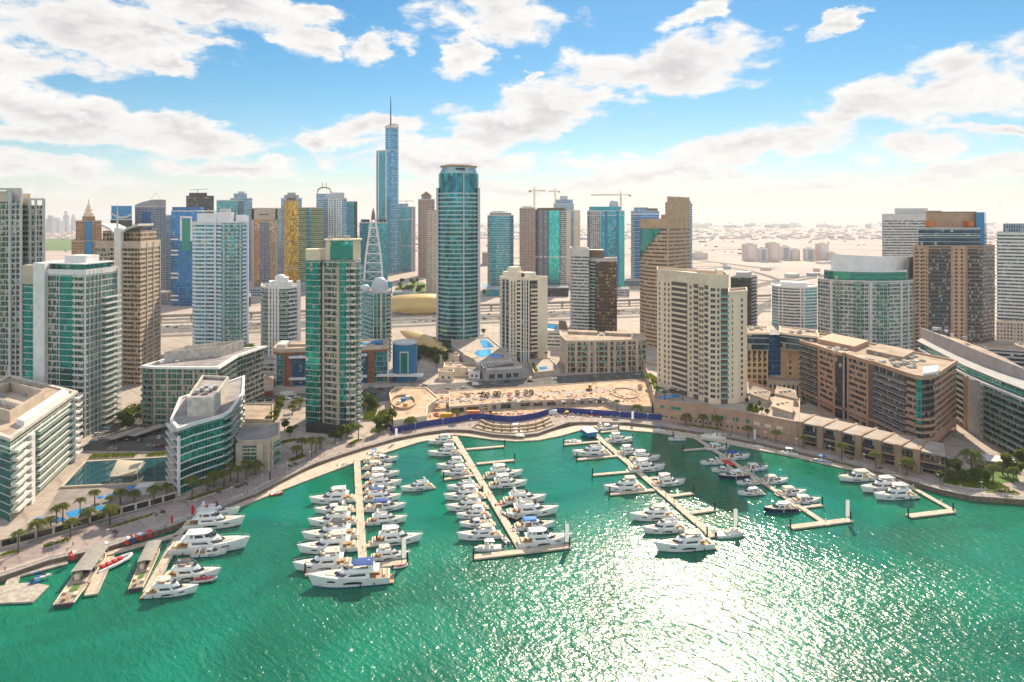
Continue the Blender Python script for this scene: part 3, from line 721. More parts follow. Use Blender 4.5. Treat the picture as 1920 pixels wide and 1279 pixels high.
FDK = facade('dark_tower', (0.055, 0.05, 0.06), (0.03, 0.035, 0.05), 3.8, 2.6, (0.06, 0.95), (0.15, 0.9), None, 0.4, 0.08, 2, 0.05)
FGOLD = facade('gold_curtain', (0.55, 0.34, 0.06), (0.80, 0.50, 0.09), 3.8, 2.2, (0.04, 0.97), (0.06, 0.95), (0.30, 0.16, 0.02), 0.8, 0.10, 1, 0.02)
FGRN = facade('green_gold_bands', (0.34, 0.36, 0.20), (0.06, 0.17, 0.08), 3.6, 2.2, (0.03, 0.98), (0.36, 0.96), (0.03, 0.07, 0.04), 0.5, 0.08, 1, 0.05)
FBRN = facade('brown_stone', (0.48, 0.25, 0.12), (0.05, 0.055, 0.07), 3.6, 2.8, (0.25, 0.78), (0.25, 0.85), None, 0.3, 0.1, 1, 0.1)
FMIR = facade('bronze_mirror', (0.42, 0.34, 0.29), (0.66, 0.46, 0.30), 3.7, 2.2, (0.04, 0.97), (0.1, 0.95), (0.36, 0.22, 0.14), 0.7, 0.07, 1, 0.05)
FBEI = facade('beige_punched', (0.60, 0.50, 0.41), (0.05, 0.06, 0.065), 3.5, 2.8, (0.28, 0.76), (0.28, 0.82), None, 0.2, 0.12, 1, 0.12)
FPNK = facade('pink_grid', (0.44, 0.35, 0.32), (0.07, 0.08, 0.10), 3.5, 2.4, (0.25, 0.85), (0.2, 0.85), None, 0.3, 0.1, 1, 0.1)
FCRM = facade('cream_plain', (0.84, 0.67, 0.50), (0.05, 0.06, 0.06), 3.4, 60, (0.0, 0.0), (0.3, 0.8))
FAH = facade('curved_tan_bands', (0.54, 0.38, 0.25), (0.03, 0.018, 0.014), 3.7, 2.4, (0.07, 0.94), (0.42, 0.93), (0.03, 0.025, 0.02), 0.25, 0.1, 1, 0.08)
FBRK = facade('brown_reflective', (0.12, 0.085, 0.07), (0.10, 0.07, 0.05), 3.6, 1.8, (0.05, 0.95), (0.1, 0.93), (0.035, 0.025, 0.02), 0.45, 0.07, 1, 0.14, curtain=(0.34, 0.26, 0.17))
FSTR = facade('striped_apartments', (0.52, 0.30, 0.20), (0.04, 0.05, 0.055), 3.5, 3.2, (0.0, 1.0), (0.45, 1.0), (0.02, 0.022, 0.025), 0.25, 0.1, 3, 0.12)
FSTD = facade('dark_apartments', (0.30, 0.27, 0.27), (0.045, 0.06, 0.07), 3.5, 3.2, (0.02, 0.98), (0.2, 0.98), (0.02, 0.025, 0.03), 0.25, 0.1, 3, 0.15)
FAP = facade('pale_green_curved', (0.56, 0.56, 0.54), (0.06, 0.26, 0.20), 3.5, 3.3, (0.06, 0.95), (0.24, 0.98), (0.035, 0.045, 0.045), 0.35, 0.08, 2, 0.16)
FAQ = facade('rosy_punched', (0.54, 0.34, 0.23), (0.03, 0.025, 0.025), 3.5, 4.2, (0.28, 0.72), (0.3, 0.8), None, 0.1, 0.15, 1, 0.05)
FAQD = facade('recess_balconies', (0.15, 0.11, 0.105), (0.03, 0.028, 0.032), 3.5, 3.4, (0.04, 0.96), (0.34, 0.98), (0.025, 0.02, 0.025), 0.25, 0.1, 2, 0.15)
FBS = facade('blue_strip', (0.42, 0.45, 0.46), (0.01, 0.08, 0.16), 3.6, 2.0, (0.0, 1.0), (0.16, 1.0), (0.008, 0.04, 0.08), 0.45, 0.06, 1, 0.03)
FHOT = facade('tan_hotel', (0.56, 0.40, 0.24), (0.03, 0.02, 0.018), 3.6, 3.6, (0.3, 0.7), (0.28, 0.78), None, 0.1, 0.2, 1, 0.03)
FCYL = facade('cylinder_glass', (0.05, 0.16, 0.20), (0.02, 0.30, 0.36), 4.1, 2.6, (0.02, 0.98), (0.0, 1.0), (0.015, 0.09, 0.115), 0.8, 0.07, 1, 0.03, curtain=(.12, .26, .26))
FALM = facade('almas_bands', (0.26, 0.56, 0.80), (0.03, 0.36, 0.62), 4.2, 3.0, (0.02, 0.98), (0.22, 1.0), (0.02, 0.14, 0.24), 0.8, 0.08, 1, 0.03)
FMID = facade('stone_frame_flats', (0.46, 0.38, 0.31), (0.06, 0.075, 0.075), 4.3, 4.6, (0.1, 0.9), (0.15, 0.9), (0.03, 0.03, 0.03), 0.2, 0.1, 3, 0.2)
# ------------------------------------------------------------------ buildings round the marina
L0 = LAND_Z
# corner tower at the picture's edge
rt = bt('apartment_tower', 'grey grid apartment tower with open frames on its stepped roof', 25, 455)
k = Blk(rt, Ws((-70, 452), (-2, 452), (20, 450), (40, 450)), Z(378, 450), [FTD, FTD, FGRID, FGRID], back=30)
k.balconies([dict(i=0, t0=0.35, t1=1.0, fh=3.5, out=1.2, rail=M_GREY)])
k.fins(M_LGREY, 1, [1.0], 1.6, 1.0, z1=Z(354, 450)); k.fins(M_LGREY, 2, [1.0], 1.4, 0.8, z1=Z(354, 450)); k.fins(M_LGREY, 2, [0.5], 0.5, 0.6)
k.box(-0.2, 1.0, 0.0, 0.15, 1.2, M_LGREY, z=Z(356, 450), name='roof_frame'); k.box(0.0, 0.75, 0.2, 0.9, 7, M_CREAM, name='roof_plant'); k.box(0.75, 0.8, 0.1, 0.9, 8, M_LGREY, name='roof_frame'); k.box(0.76, 1.0, 0.85, 1.0, 9, M_LGREY, name='roof_frame')
k2 = Blk(rt, Ws((40, 458), (57, 456), (67, 458), (83, 456)), Z(385, 456), [FTD, FTD, FGRID, FTD], back=26, part='wing')
k2.balconies([dict(i=0, t0=0.05, t1=0.95, fh=3.5, out=1.3, rail=M_GREY)])
for i in (0, 1, 2): k2.fins(M_LGREY, i, [1.0], 1.3, 1.0, z1=Z(374, 456))
k2.box(0.0, 1.02, 0.0, 0.12, 1.1, M_LGREY, z=Z(375, 456), name='roof_frame'); k2.box(0.0, 0.4, 0.2, 0.7, 8, M_CREAM)

# teal block with the white blade wall
rt = bt('apartment_tower', 'teal glass apartment tower with white blade wall and long balconies on its side', 130, 405)
zt = Z(508, 392); A_ = Ws((44, 404), (67, 402), (90, 398), (112, 396), (140, 394), (160, 392)); bv = W(220, 423) - W(160, 392)
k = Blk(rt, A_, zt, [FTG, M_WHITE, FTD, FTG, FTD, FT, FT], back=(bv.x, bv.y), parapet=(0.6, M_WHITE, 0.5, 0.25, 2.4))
k.floors(M_LGREY, 3.5, 0.16, 0.42)
k.balconies([dict(i=4, t0=0.02, t1=0.98, fh=3.5, out=1.7, rail=M_LGREY, slab=M_WHITE), dict(i=5, t0=0.48, t1=1.0, fh=3.5, out=2.8, rail=M_WHITE, slab=M_WHITE, ze=zt - 14, rh=0.9)])
k.fins(M_WHITE, 4, [0.99], 0.8, 0.5); k.fins(M_LGREY, 5, [0.12, 0.24, 0.36, 0.46], 0.25, 0.4); k.fins(M_WHITE, 5, [0.995], 0.7, 1.0, z0=zt - 14); k.fins(M_LGREY, 2, [0.99], 0.4, 0.3); k.fins(M_LGREY, 3, [0.99], 0.4, 0.3)
mb = MB(); q = [A_[1] + Vector((0, -2.2)), A_[2] + Vector((-.4, -2.4)), A_[2] + Vector((-3.5, 24)), A_[1] + Vector((-3, 24))]; mb.prism(q, L0, zt + 4.0); mb.build('blade_wall', M_WHITE, rt)
mb = MB(); q = [A_[0] + Vector((-.3, -.4)), A_[1] + Vector((0, -.4)), A_[1] + Vector((-2, 6)), A_[0] + Vector((-2, 6))]; mb.prism(q, zt - 8.5, zt + 2.5); mb.build('blank_wall', M_BEIGE, rt)
pk = Blk(rt, [k.P(.42, .12), k.P(.95, .06), k.P(.95, .9)], zt + 3.4, [FTG], z0=zt, part='penthouse', roof=None)
pk.slab(zt + 3.4, 0.6, 1.6, M_WHITE, 'roof_slab'); k.box(.5, .85, .3, .7, 4, M_WHITE, z=zt + 4.0); k.clutter(4, 2, (.5, .9), (.2, .8), z=zt + 4.0)

# tan tower under the flying roof
rt = bt('apartment_tower', 'tan banded apartment tower with flared white wing roof and mast', 255, 515)
zt = Z(455, 515); bv = W(300, 556) - W(263, 512)
k = Blk(rt, Ws((180, 526), (207, 521), (228, 518), (263, 512)), zt, [FTD, FTAN, FTAN, FTAN, FTAN], back=(bv.x, bv.y), parapet=(1.0, M_BEIGE, 0.5, 0.3, 4))
k.floors(M_BEIGE, 3.4, 0.25, 0.7)
k.balconies([dict(i=1, t0=0.0, t1=0.55, fh=3.4, out=1.6, rail=M_BEIGE, slab=M_BEIGE), dict(i=2, t0=0.05, t1=0.6, fh=3.4, out=1.6, rail=M_BEIGE, slab=M_BEIGE)])
k.fins(M_BEIGE, 3, [.3, .62, .98], 1.1, 0.7); k.fins(M_WHITE, 1, [.85], 6.5, 2.2, z1=Z(428, 518), name='mast_wall')
pk = Blk(rt, [k.P(.1, .1), k.P(.97, .1), k.P(.97, .9)], zt + 8.5, [FTAN], z0=zt, part='penthouse')
for s_ in (-1, 1):                                               # the two flared wings of the roof
    c = k.P(.52, 0); mb = MB(); o_ = Vector((0, -1.5))
    prof = [(1.2, zt - 5), (2.2, zt + 5), (8, zt + 9.5), (20 if s_ > 0 else 17, zt + 12.5)]
    d = k.es.normalized(); rings = []
    for x, z in prof:
        p = c + d * (x * s_) + o_; q = p + k.et * 0.75
        rings.append([(p.x, p.y, z), (q.x, q.y, z), (q.x, q.y, z + 1.6), (p.x, p.y, z + 1.6)])
    mb.loft(rings); mb.build('roof_wing', M_LGREY, rt)
mb = MB(); c = k.P(.5, -.02); mb.tube([(c.x, c.y, zt - 4), (c.x, c.y, Z(408, 518)), (c.x, c.y, Z(383, 518))], [0.9, 0.7, 0.2], 8); mb.build('mast', M_STEEL, rt)

# white tower with blue balconies
rt = bt('apartment_tower', 'white apartment tower striped with pale blue balconies and a stepped white crown', 410, 650)
zt = Z(418, 640)
k = Blk(rt, Ws((361, 646), (366, 640), (405, 638), (414, 634), (428, 632), (444, 633), (456, 637), (463, 643)), zt, [FWB] * 8, back=30)
M_BWH = plain('bluish_white', (.74, .82, .92), .5, .08); k.floors(M_BWH, 3.6, 0.35, 0.9)
k.fins(M_BWH, 1, [0.99], 1.6, 1.4, z1=Z(398, 640)); k.fins(M_BWH, 1, [0.5], 0.5, 0.8); k.fins(M_BWH, 3, [.5], 0.8, 1.2, z1=Z(405, 640)); k.fins(M_BWH, 5, [.5], 0.7, 1.2, z1=Z(405, 640)); k.fins(M_BWH, 6, [0.98], 1.6, 1.6, z1=Z(404, 640))
k.balconies([dict(i=i, t0=.06, t1=.94, fh=3.6, out=1.5, rail=M_RAIL, slab=M_BWH, round_=True) for i in (3, 4, 5)])
k.box(.08, .42, .1, .5, 9, M_WHITE, open_=True, name='crown'); k.box(.12, .38, .2, .8, 6, M_DARK, name='roof_plant'); k.box(.45, .75, .1, .7, 10, M_WHITE, name='crown'); k.box(.8, 1.0, .1, .7, 7.5, M_WHITE, name='crown'); k.slab(zt, 1.2, .6, M_WHITE)
k.box(.08, .44, .08, .14, 1.2, M_WHITE, z=zt + 10.5, name='crown_beam'); k.box(.5, .7, .2, .5, 3.4, M_LGREY, z=zt + 10)

# slim white tower with round balconies
rt = bt('apartment_tower', 'slim white apartment tower with round balconies and a domed roof room', 526, 585)
zt = Z(540, 580)
k = Blk(rt, Ws((489, 592), (492, 584), (504, 578), (523, 577), (541, 578), (553, 584), (563, 590)), zt, [FWBD] * 7, back=22, parapet=(1.2, M_WHITE))
k.floors(M_WHITE, 3.5, 0.2, 0.5)
k.balconies([dict(i=i, t0=.0, t1=1, fh=3.5, out=1.7, rail=M_RAIL, slab=M_WHITE, round_=True) for i in (1, 3)])
k.fins(M_WHITE, 2, [.06, .38, .66, .96], 1.5, 1.0, z1=zt + 3); k.fins(M_WHITE, 5, [.6], 3.2, 1.4, z1=zt + 6)
k.box(.2, .8, .1, .85, 4, M_WHITE, name='roof_room'); k.box(.35, .7, .2, .7, 7.5, M_WHITE, name='roof_room')
mb = MB(); c = k.P(.5, .4); mb.loft([[(c.x + 4.5 * a_ * math.cos(q * .524), c.y + 4.5 * a_ * math.sin(q * .524), zt + 7 + b_ * 3) for q in range(12)] for a_, b_ in ((1, 0), (.9, .5), (.6, .85), (.15, 1))]); mb.build('dome', M_WHITE, rt, smooth=True)
kb = Blk(rt, Ws((478, 560), (565, 556)), 11, [FWBD], back=20, part='podium', parapet=(.8, M_LGREY))

# the tall green-glass tower in the middle of the quay
rt = bt('apartment_tower', 'tall green glass apartment tower with curved cream balconies standing alone at the promenade', 625, 410)
zt = Z(489, 404); zc = Z(452, 404)
k = Blk(rt, Ws((573, 408), (598, 405), (608, 407), (636, 403), (650, 403), (656, 403), (666, 405), (676, 415)), zt, [FTG, FTD, FTD, FTG, FTD, FTD, FT, FTD], back=24)
CRM = M_BEIGE
k.floors(plain('pale_floor_edge', (0.55, 0.55, 0.50), 0.6, .1), 3.5, 0.12, 0.35)
k.balconies([dict(i=2, t0=.1, t1=.92, fh=3.5, out=1.0, rail=CRM, slab=CRM, ze=zt - 5, solid=True, rh=.9), dict(i=5, t0=.0, t1=1.0, fh=3.5, out=2.4, rail=M_CREAM, slab=M_WHITE, round_=True, ze=zt - 4, rh=1.0),
             dict(i=6, t0=.1, t1=.95, fh=3.5, out=1.6, rail=M_RAIL, slab=M_WHITE, ze=zt - 4, rh=1.0)])
k.balconies([dict(i=4, t0=.1, t1=1.0, fh=3.5, out=1.5, rail=M_LGREY, slab=M_WHITE, ze=zt - 4)], 'side_balcony')
k.fins(CRM, 2, [.02, .97], 1.1, 1.3, z1=zt - 3); k.fins(CRM, 2, [.55], .3, .8, z1=zt - 4); k.fins(M_DARK, 1, [.5], 1.2, .25)
k.box(.0, .27, .0, .6, zc - zt - 5, M_CREAM, name='roof_room'); k.box(.27, .36, .08, .6, zc - zt - 5, M_CREAM, name='roof_room')
ck = Blk(rt, [k.P(.36, .0), k.P(.44, .0), k.P(.86, .0), k.P(.98, .03), k.P(1.0, .1)], zc, [M_CREAM, FTG, M_CREAM, M_CREAM, M_CREAM], z0=zt, back=16, part='crown', roof=M_ROOF)
mb = MB(); q = [k.P(.445, -.012), k.P(.86, -.012), k.P(.86, .1), k.P(.445, .1)]; mb.prism(q, zt + 1, zc - 3); mb.build('crown_glass', M_GTEAL, rt)
ck.slab(zc, .8, .8, M_CREAM, 'roof_slab'); ck.clutter(3, 5, z=zc + .8)
mb = MB(); q = Ws((574, 401), (640, 396), (645, 402), (578, 412)); mb.prism(q, L0, L0 + 4); mb.build('entrance_block', M_DARK, rt)

# blue and brown flats with a dome
rt = bt('apartment_tower', 'slim teal apartment tower topped with a round silver dome behind the rust hotel', 705, 600)
zt = Z(548, 595)
k = Blk(rt, Ws((676, 612), (690, 602), (700, 594), (724, 594), (733, 604)), zt, [FTEALL, FTEALL, FTG, FTEALL, FBEI], back=18, parapet=(.8, M_LGREY))
k.floors(M_STEEL, 3.5, .15, .3); k.fins(M_BEIGE, 2, [.62], 2.0, .5); k.fins(M_LGREY, 2, [.02, .3, .98], .5, .5)
k.balconies([dict(i=3, t0=.1, t1=.9, fh=3.5, out=1.4, rail=M_BEIGE, slab=M_WHITE), dict(i=1, t0=.1, t1=.9, fh=3.5, out=1.2, rail=M_RAIL)])
for cx_, r_, h_ in ((712, 7.2, 12.5), (684, 4.5, 6)):
    c = W(cx_, 603); mb = MB(); mb.loft([[(c.x + r_ * a_ * math.cos(q * .3927), c.y + r_ * a_ * math.sin(q * .3927), zt + b_ * h_) for q in range(16)] for a_, b_ in ((1, 0), (1, .35), (.93, .6), (.72, .82), (.4, .95), (.08, 1))]); mb.build('dome', M_STEEL, rt, smooth=True)

# rust and blue hotel
rt = bt('hotel', 'long low hotel in rust cladding with blue window panels and a curved blue end', 645, 525)
zt = 29.0
FHB = facade('hotel_blue_windows', (0.015, 0.10, 0.30), (0.03, 0.22, 0.26), 3.9, 4.2, (.28, .98), (.2, .92), (.015, .03, .04), .3, .1, 2, .1)
k = Blk(rt, Ws((513, 516), (519, 512), (532, 512), (541, 512), (600, 515), (690, 522), (702, 523), (728, 525)), zt, [M_LGREY, FTEALL, M_BRICK, FHB, FHB, M_BRICK, FTEALL, FTEALL], back=26, roof=M_ROOF, parapet=(1.0, M_BEIGE, .6, .3, 2.2))
for i in (3, 4):
    for z in (7.5, 23.5):
        a, d, nn, L = k.edge(i); p = a + d * (L / 2) + nn * .7; mb = MB(); mb.box((p.x, p.y, z), (L * .96, 1.6, 1.7), math.atan2(d.y, d.x)); mb.build('white_band', M_WHITE, rt)
k.fins(M_WHITE, 6, [.98], .9, .6, z1=26); k.fins(M_BRICK, 3, [.0, 1.0], 3.5, .35, z1=26); k.slab(25.4, 1.6, .3, M_BRICK, 'rust_band')
k.floors(M_DARK, 3.9, .14, .4, zs=6, ze=24)
dr = [W(735, 527) + Vector((9 + 9.5 * math.cos(R(a)), 6 + 10.5 * math.sin(R(a)))) for a in range(180, 541, 20)][:-1]
kd = Blk(rt, dr, 31, [plain('blue_drum', (0.01, 0.17, 0.36), .35, .1)], part='corner_drum', roof=M_LGREY, parapet=(.5, M_LGREY))
c = W(735, 527) + Vector((10, -4.9)); mb = MB(); mb.box((c.x, c.y, 17), (6.5, 1.2, 17)); mb.build('window_frame', M_LGREY, rt); mb = MB(); mb.box((c.x, c.y - .1, 17), (5.2, 1.3, 15.5)); mb.build('window', M_GTEAL, rt)
mb = MB(); a, b = W(706, 520), W(792, 520); mb.prism([a, b, b + Vector((0, 7)), a + Vector((0, 7))], 7.2, 8.4); mb.build('canopy', M_WHITE, rt)
k.box(.03, .1, .1, .8, 2.5, M_LGREY); k.box(.12, .3, .3, .8, 1.6, M_ROOF); k.clutter(9, 9, (.12, .32), (.2, .8))
k.box(.74, .83, .3, .7, .35, M_POOL, name='roof_pool'); k.box(.84, .95, .25, .75, 1.8, M_BLUEP, name='roof_shade'); k.clutter(4, 12, (.7, .96), (.1, .25))

# cylinder hotel tower
rt = bt('hotel_tower', 'round glass tower ringed with pale floor bands and capped by a disc', 860, 678)
c = W(860, 680); R0 = 20.2; zt = Z(326, 672)
def circ(r, n=64): return [c + Vector((r * math.cos(2 * math.pi * i / n - math.pi / 2), r * math.sin(2 * math.pi * i / n - math.pi / 2))) for i in range(n)]
k = Blk(rt, circ(R0 - .5), zt, [FCYL], roof=M_LGREY)
FRING = flat('ring_glass', (0.30, 0.44, 0.48), .12, .3)
me = None
z = L0 + 4.1; nf = 0
mb = MB(); o_, i_ = circ(R0 + .25), circ(R0 - .7); mb.loft([[(p.x, p.y, q) for p in r_] for r_, q in ((i_, -.25), (o_, -.25), (o_, 1.15), (i_, 1.15))], cap0=False, cap1=False)
me = mb.mesh('floor_ring', FRING, (rt.location.x, rt.location.y, 0), True, 40)
while z < zt - 18: link_mesh('floor_ring', me, rt, (0, 0, z - rt.location.z)); z += 4.1
zsh = z
for sa in (-78, -12, 192, 258):
    pass
for a0 in (170, 10):                                            # side piers that stop below the crown
    mb = MB(); p = c + Vector(((R0 + .2) * math.cos(R(a0)), -(R0 + .2) * math.sin(R(a0)))); mb.box((p.x, p.y, (L0 + Z(352, 670)) / 2), (2.2, 9, Z(352, 670) - L0)); mb.build('side_pier', M_STEEL, rt)
p = c + Vector((6.4, -math.sqrt((R0 + .3) ** 2 - 6.4 ** 2))); mb = MB(); mb.box((p.x, p.y, (L0 + zt) / 2), (.8, 1.2, zt - L0), -.3); mb.build('vertical_fin', M_LGREY, rt)
z = zsh
mb = MB(); o_, i_ = circ(R0 - .9), circ(R0 - 2); mb.loft([[(p.x, p.y, q) for p in r_] for r_, q in ((i_, -.25), (o_, -.25), (o_, 1.15), (i_, 1.15))], cap0=False, cap1=False)
me = mb.mesh('floor_ring', FRING, (rt.location.x, rt.location.y, 0), True, 40)
while z < zt - 1: link_mesh('floor_ring', me, rt, (0, 0, z - rt.location.z)); z += 4.1
mb = MB(); mb.loft([[(p.x, p.y, q) for p in circ(r_)] for r_, q in ((R0 - 1.2, zt), (R0 - 1.8, zt + 1.5), (R0 - 3.2, zt + 4.5), (R0 - 3.4, zt + 6.2))]); mb.build('crown', FRING, rt, smooth=True)
mb = MB(); mb.loft([[(p.x, p.y, q) for p in circ(r_)] for r_, q in ((R0 - 3.6, zt + 6), (R0 - 2.0, zt + 7.1), (R0 - 1.8, zt + 7.9), (R0 - 3, zt + 8.4))]); mb.build('crown_disc', M_TAN, rt)
mb = MB(); mb.loft([[(p.x, p.y, q) for p in circ(r_, 32)] for r_, q in ((R0 - 7, zt + 8.2), (R0 - 7, zt + 9.4), (R0 - 9, zt + 9.6))]); mb.build('crown_top', M_LGREY, rt)
mb = MB(); mb.box((c.x + 3, c.y - R0 + 3, zt + 4.3), (9, 2, 1.6)); mb.build('plant_opening', M_DARK, rt)

# pool podium in front of it
rt = bt('hotel_podium', 'grey hotel podium with blue pools and a slatted pergola on its roof', 920, 590)
z1 = 11.0
q = [G(852, 652, z1), G(912, 693, z1), G(979, 689, z1), G(957, 667, z1), G(916, 634, z1), G(846, 636, z1)]
k = Blk(rt, q, z1, [M_LGREY, M_GREY, M_LGREY], roof=M_PAVL, parapet=(1.0, M_LGREY, .5, .1, .8))
for i, t_ in enumerate((.15, .38, .62, .82)): k.wins([(1, [t_], 4, 3.4, 9, 5.5, 6)], [M_LGREY, M_GDARK])
def pool(rt, pxs, z, name='pool', mat=None):
    pts = [tuple(G(x, y, z)) + (z + .12,) for x, y in pxs]
    a = sum(pts[i][0] * pts[(i + 1) % len(pts)][1] - pts[(i + 1) % len(pts)][0] * pts[i][1] for i in range(len(pts)))
    if a < 0: pts.reverse()
    mb = MB(); mb.face(pts); return mb.build(name, mat or M_POOL, rt)
pool(rt, [(899, 638), (912, 637), (927, 651), (906, 653)], z1); pool(rt, [(895, 657), (920, 655), (921, 664), (907, 670), (896, 668), (890, 663)], z1, 'pool', flat('pool_light', (.04, .42, .8), .05))
pool(rt, [(931 + 14 * math.cos(a * .52), 668 + 4.5 * math.sin(a * .52)) for a in range(12)], z1, 'pool', flat('pool_dark', (.01, .14, .5), .05))
pool(rt, [(903, 694), (966, 688), (957, 678), (898, 682)], z1, 'pergola_shade_patch', M_BROWN)  # dark patch painted as the shade under the slats, so they stand out
for i in range(12):
    a = G(908 + i * 5, 690 - i * .9 + 0.0, z1 + 3); b = G(903 + i * 4.6, 680 - i * .4, z1 + 3); mb = MB(); mb.tube([(a.x, a.y, z1 + 3.2), (b.x, b.y, z1 + 3.2)], .35, 4); mb.build('pergola_slat', M_WHITE, rt)
for x, y in ((906, 692), (968, 682), (902, 682), (957, 677)): p = G(x, y, z1); mb = MB(); mb.tube([(p.x, p.y, z1), (p.x, p.y, z1 + 3.1)], .3, 6); mb.build('pergola_post', M_WHITE, rt)
mb = MB(); q = [G(x, y, z1 + 3) for x, y in ((868, 664), (885, 672), (896, 670), (878, 661))]; mb.prism(q, z1 + 2.6, z1 + 3.2); mb.build('shade_roof', M_TAN, rt)
for i, (x, y, w, d, h, m_, lb) in enumerate([(842, 684, 17, 10, 7, M_CREAM, 'small cream pump house with a hollow roof behind the pool podium'), (862, 706, 26, 18, 6, M_CREAM, 'low cream annex with sunken roof terrace beside the grey podium'),
                                         (836, 714, 12, 8, 6, M_CREAM, 'tiny cream kiosk building at the street below the pump house'), (889, 711, 9, 7, 5, M_WHITE, 'tiny white plant room against the grey podium')]):
    p = G(x, y); r2 = thing('annex', lb, 'building', (p.x, p.y, L0)); kk = Blk(r2, [p + Vector((-w / 2, 3)), p + Vector((w / 2, 0))], L0 + h, [m_], back=d, roof=M_ROOF, parapet=(.9, m_)); kk.wins([(0, [.3, .7], 1.6, 1.8, 9, 4.2, 5)], [M_LGREY, M_GDARK]); kk.clutter(2, i)

# cream tower beside the cylinder
M_CRW = plain('pale_cream_render', (.86, .76, .60), .7, .1, .15); FCW = facade('pale_cream_punched', (.86, .76, .60), (.04, .06, .07), 3.5, 2.8, (.28, .76), (.28, .82), None, .2, .12, 1, .1); FCW2 = facade('pale_cream_plain', (.86, .76, .60), (.05, .06, .06), 3.4, 60, (0., 0.), (.3, .8))
rt = bt('apartment_tower', 'cream apartment tower with dark blue glass strips and a stepped roof beside the cylinder', 972, 600)
zt = Z(524, 596)
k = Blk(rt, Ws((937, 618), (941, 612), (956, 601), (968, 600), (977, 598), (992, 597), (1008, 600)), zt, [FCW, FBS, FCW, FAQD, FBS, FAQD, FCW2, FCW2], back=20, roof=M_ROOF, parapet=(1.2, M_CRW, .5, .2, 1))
k.balconies([dict(i=3, t0=.0, t1=1, fh=3.5, out=1.9, rail=M_CRW, slab=M_CRW, round_=True, zs=14, solid=True), dict(i=5, t0=.2, t1=1, fh=3.5, out=1.5, rail=M_CRW, slab=M_CRW, zs=12, ze=zt - 8)])
k.fins(M_CRW, 4, [.0, .36, .64, .98], 1.0, .8, z1=zt + 2); k.fins(M_CRW, 1, [.02, .5, .98], 1.2, .6); k.fins(M_CRW, 2, [.98], 1.2, .6, z1=zt + 3)
k.wins([(2, [.3, .7], 1.2, 1.8, 3.5, 12, zt - 3), (5, [.4, .8], 1.5, 1.8, 3.5, 12, zt - 3)], [M_CRW, M_GDARK])
k.box(.02, .4, .2, .9, 5, M_CRW, name='roof_room'); k.box(.12, .34, .3, .8, 9, M_CRW, name='roof_room'); k.box(.55, .8, .0, .6, 5, M_CRW, name='roof_room'); k.box(.58, .66, -.02, .1, 4.4, M_GDARK, name='roof_window'); k.clutter(3, 4, (.8, 1), (.2, .8))
k.slab(11, .8, .5, M_WHITE); k.wins([(4, [.5], 5, 5, 9, 6, 7)], [M_WHITE, M_GBLUE])

# low stone flats
rt = bt('apartment_block', 'low stone flats with recessed glass balconies in stacked frames beside the street', 1130, 565)
zt = 27.5
k = Blk(rt, Ws((1050, 585), (1062, 556), (1105, 556), (1150, 558), (1195, 562), (1211, 566)), zt, [FBEI, FMID, FMID, FMID, FMID], back=22, roof=M_ROOF, parapet=(.8, M_BEIGE, .6, .3, .8))
k.balconies([dict(i=i, t0=a_, t1=b_, fh=4.3, out=1.4, rail=M_RAIL, slab=M_BEIGE, zs=11) for i, a_, b_ in ((1, .03, .3), (1, .55, .95), (2, .3, .75), (3, .1, .5), (4, .1, .9))])
for i, ts in ((1, (.01, .42, .99)), (2, (.24, .8)), (3, (.05, .55, .98))): k.fins(M_BEIGE, i, ts, 2.2, .7, z0=L0)
k.slab(6.0, .8, .3, M_PINK); k.clutter(12, 3, (.1, .9), (.2, .9)); k.box(.1, .45, .4, .9, 2.2, M_ROOF); k.box(.55, .85, .45, .9, 2.2, M_ROOF)
# villa with a small pool
rt = bt('villa_terrace', 'small walled terrace with a blue pool and hedge between the podium and the stone flats', 1025, 580)
q = [G(x, y, 5) for x, y in ((1001, 700), (1050, 695), (1030, 672), (992, 676))]
k = Blk(rt, q, 5, [M_BEIGE], roof=M_PAVL, parapet=(.9, M_BEIGE)); pool(rt, [(1010, 689), (1024, 687), (1027, 692), (1012, 694)], 5)
mb = MB(); a, b = G(997, 683, 5), G(1004, 697, 5); mb.prism([a, b, b + Vector((2, 1)), a + Vector((2, 1))], 5, 6.2); mb.build('hedge', M_HEDGE, rt)
# dark office
rt = bt('office_tower', 'office tower split into white louvred fin, dark middle and bronze glass side', 1113, 745)
zt = Z(486, 735)
k = Blk(rt, Ws((1104, 745), (1118, 736), (1157, 734)), zt, [FDK, FBRK, FBRK, FDK], back=30, roof=M_LGREY, parapet=(1.2, M_GREY))
k.floors(M_BROWN, 3.6, .12, .3); k.balconies([dict(i=0, t0=.1, t1=.9, fh=3.6, out=1.2, rail=M_RAIL)]); k.box(.0, .55, .3, .9, 9, M_BROWN, name='roof_room'); k.slab(zt - 2.4, 2.0, .35, M_LGREY)
k2 = Blk(rt, Ws((1070, 770), (1072, 748), (1104, 741)), Z(471, 745), [FWBD, FWBD], back=34, part='louvred_wing', roof=M_WHITE, parapet=(3.0, M_LGREY, .6, .3, 5))
k2.floors(M_LGREY, 3.5, .5, 1.0)
rt = bt('office_block', 'low grey office with a blue skylight at the foot of the bronze glass tower', 1050, 700)
k = Blk(rt, Ws((1011, 690), (1022, 672), (1066, 668)), 17, [FWBD], back=35, roof=M_LGREY, parapet=(.8, M_GREY)); k.floors(M_LGREY, 3.5, .4, 1.2); k.box(.3, .6, .2, .8, .8, M_POOL, name='skylight'); k.box(.7, .95, .2, .8, 6, M_BROWN)

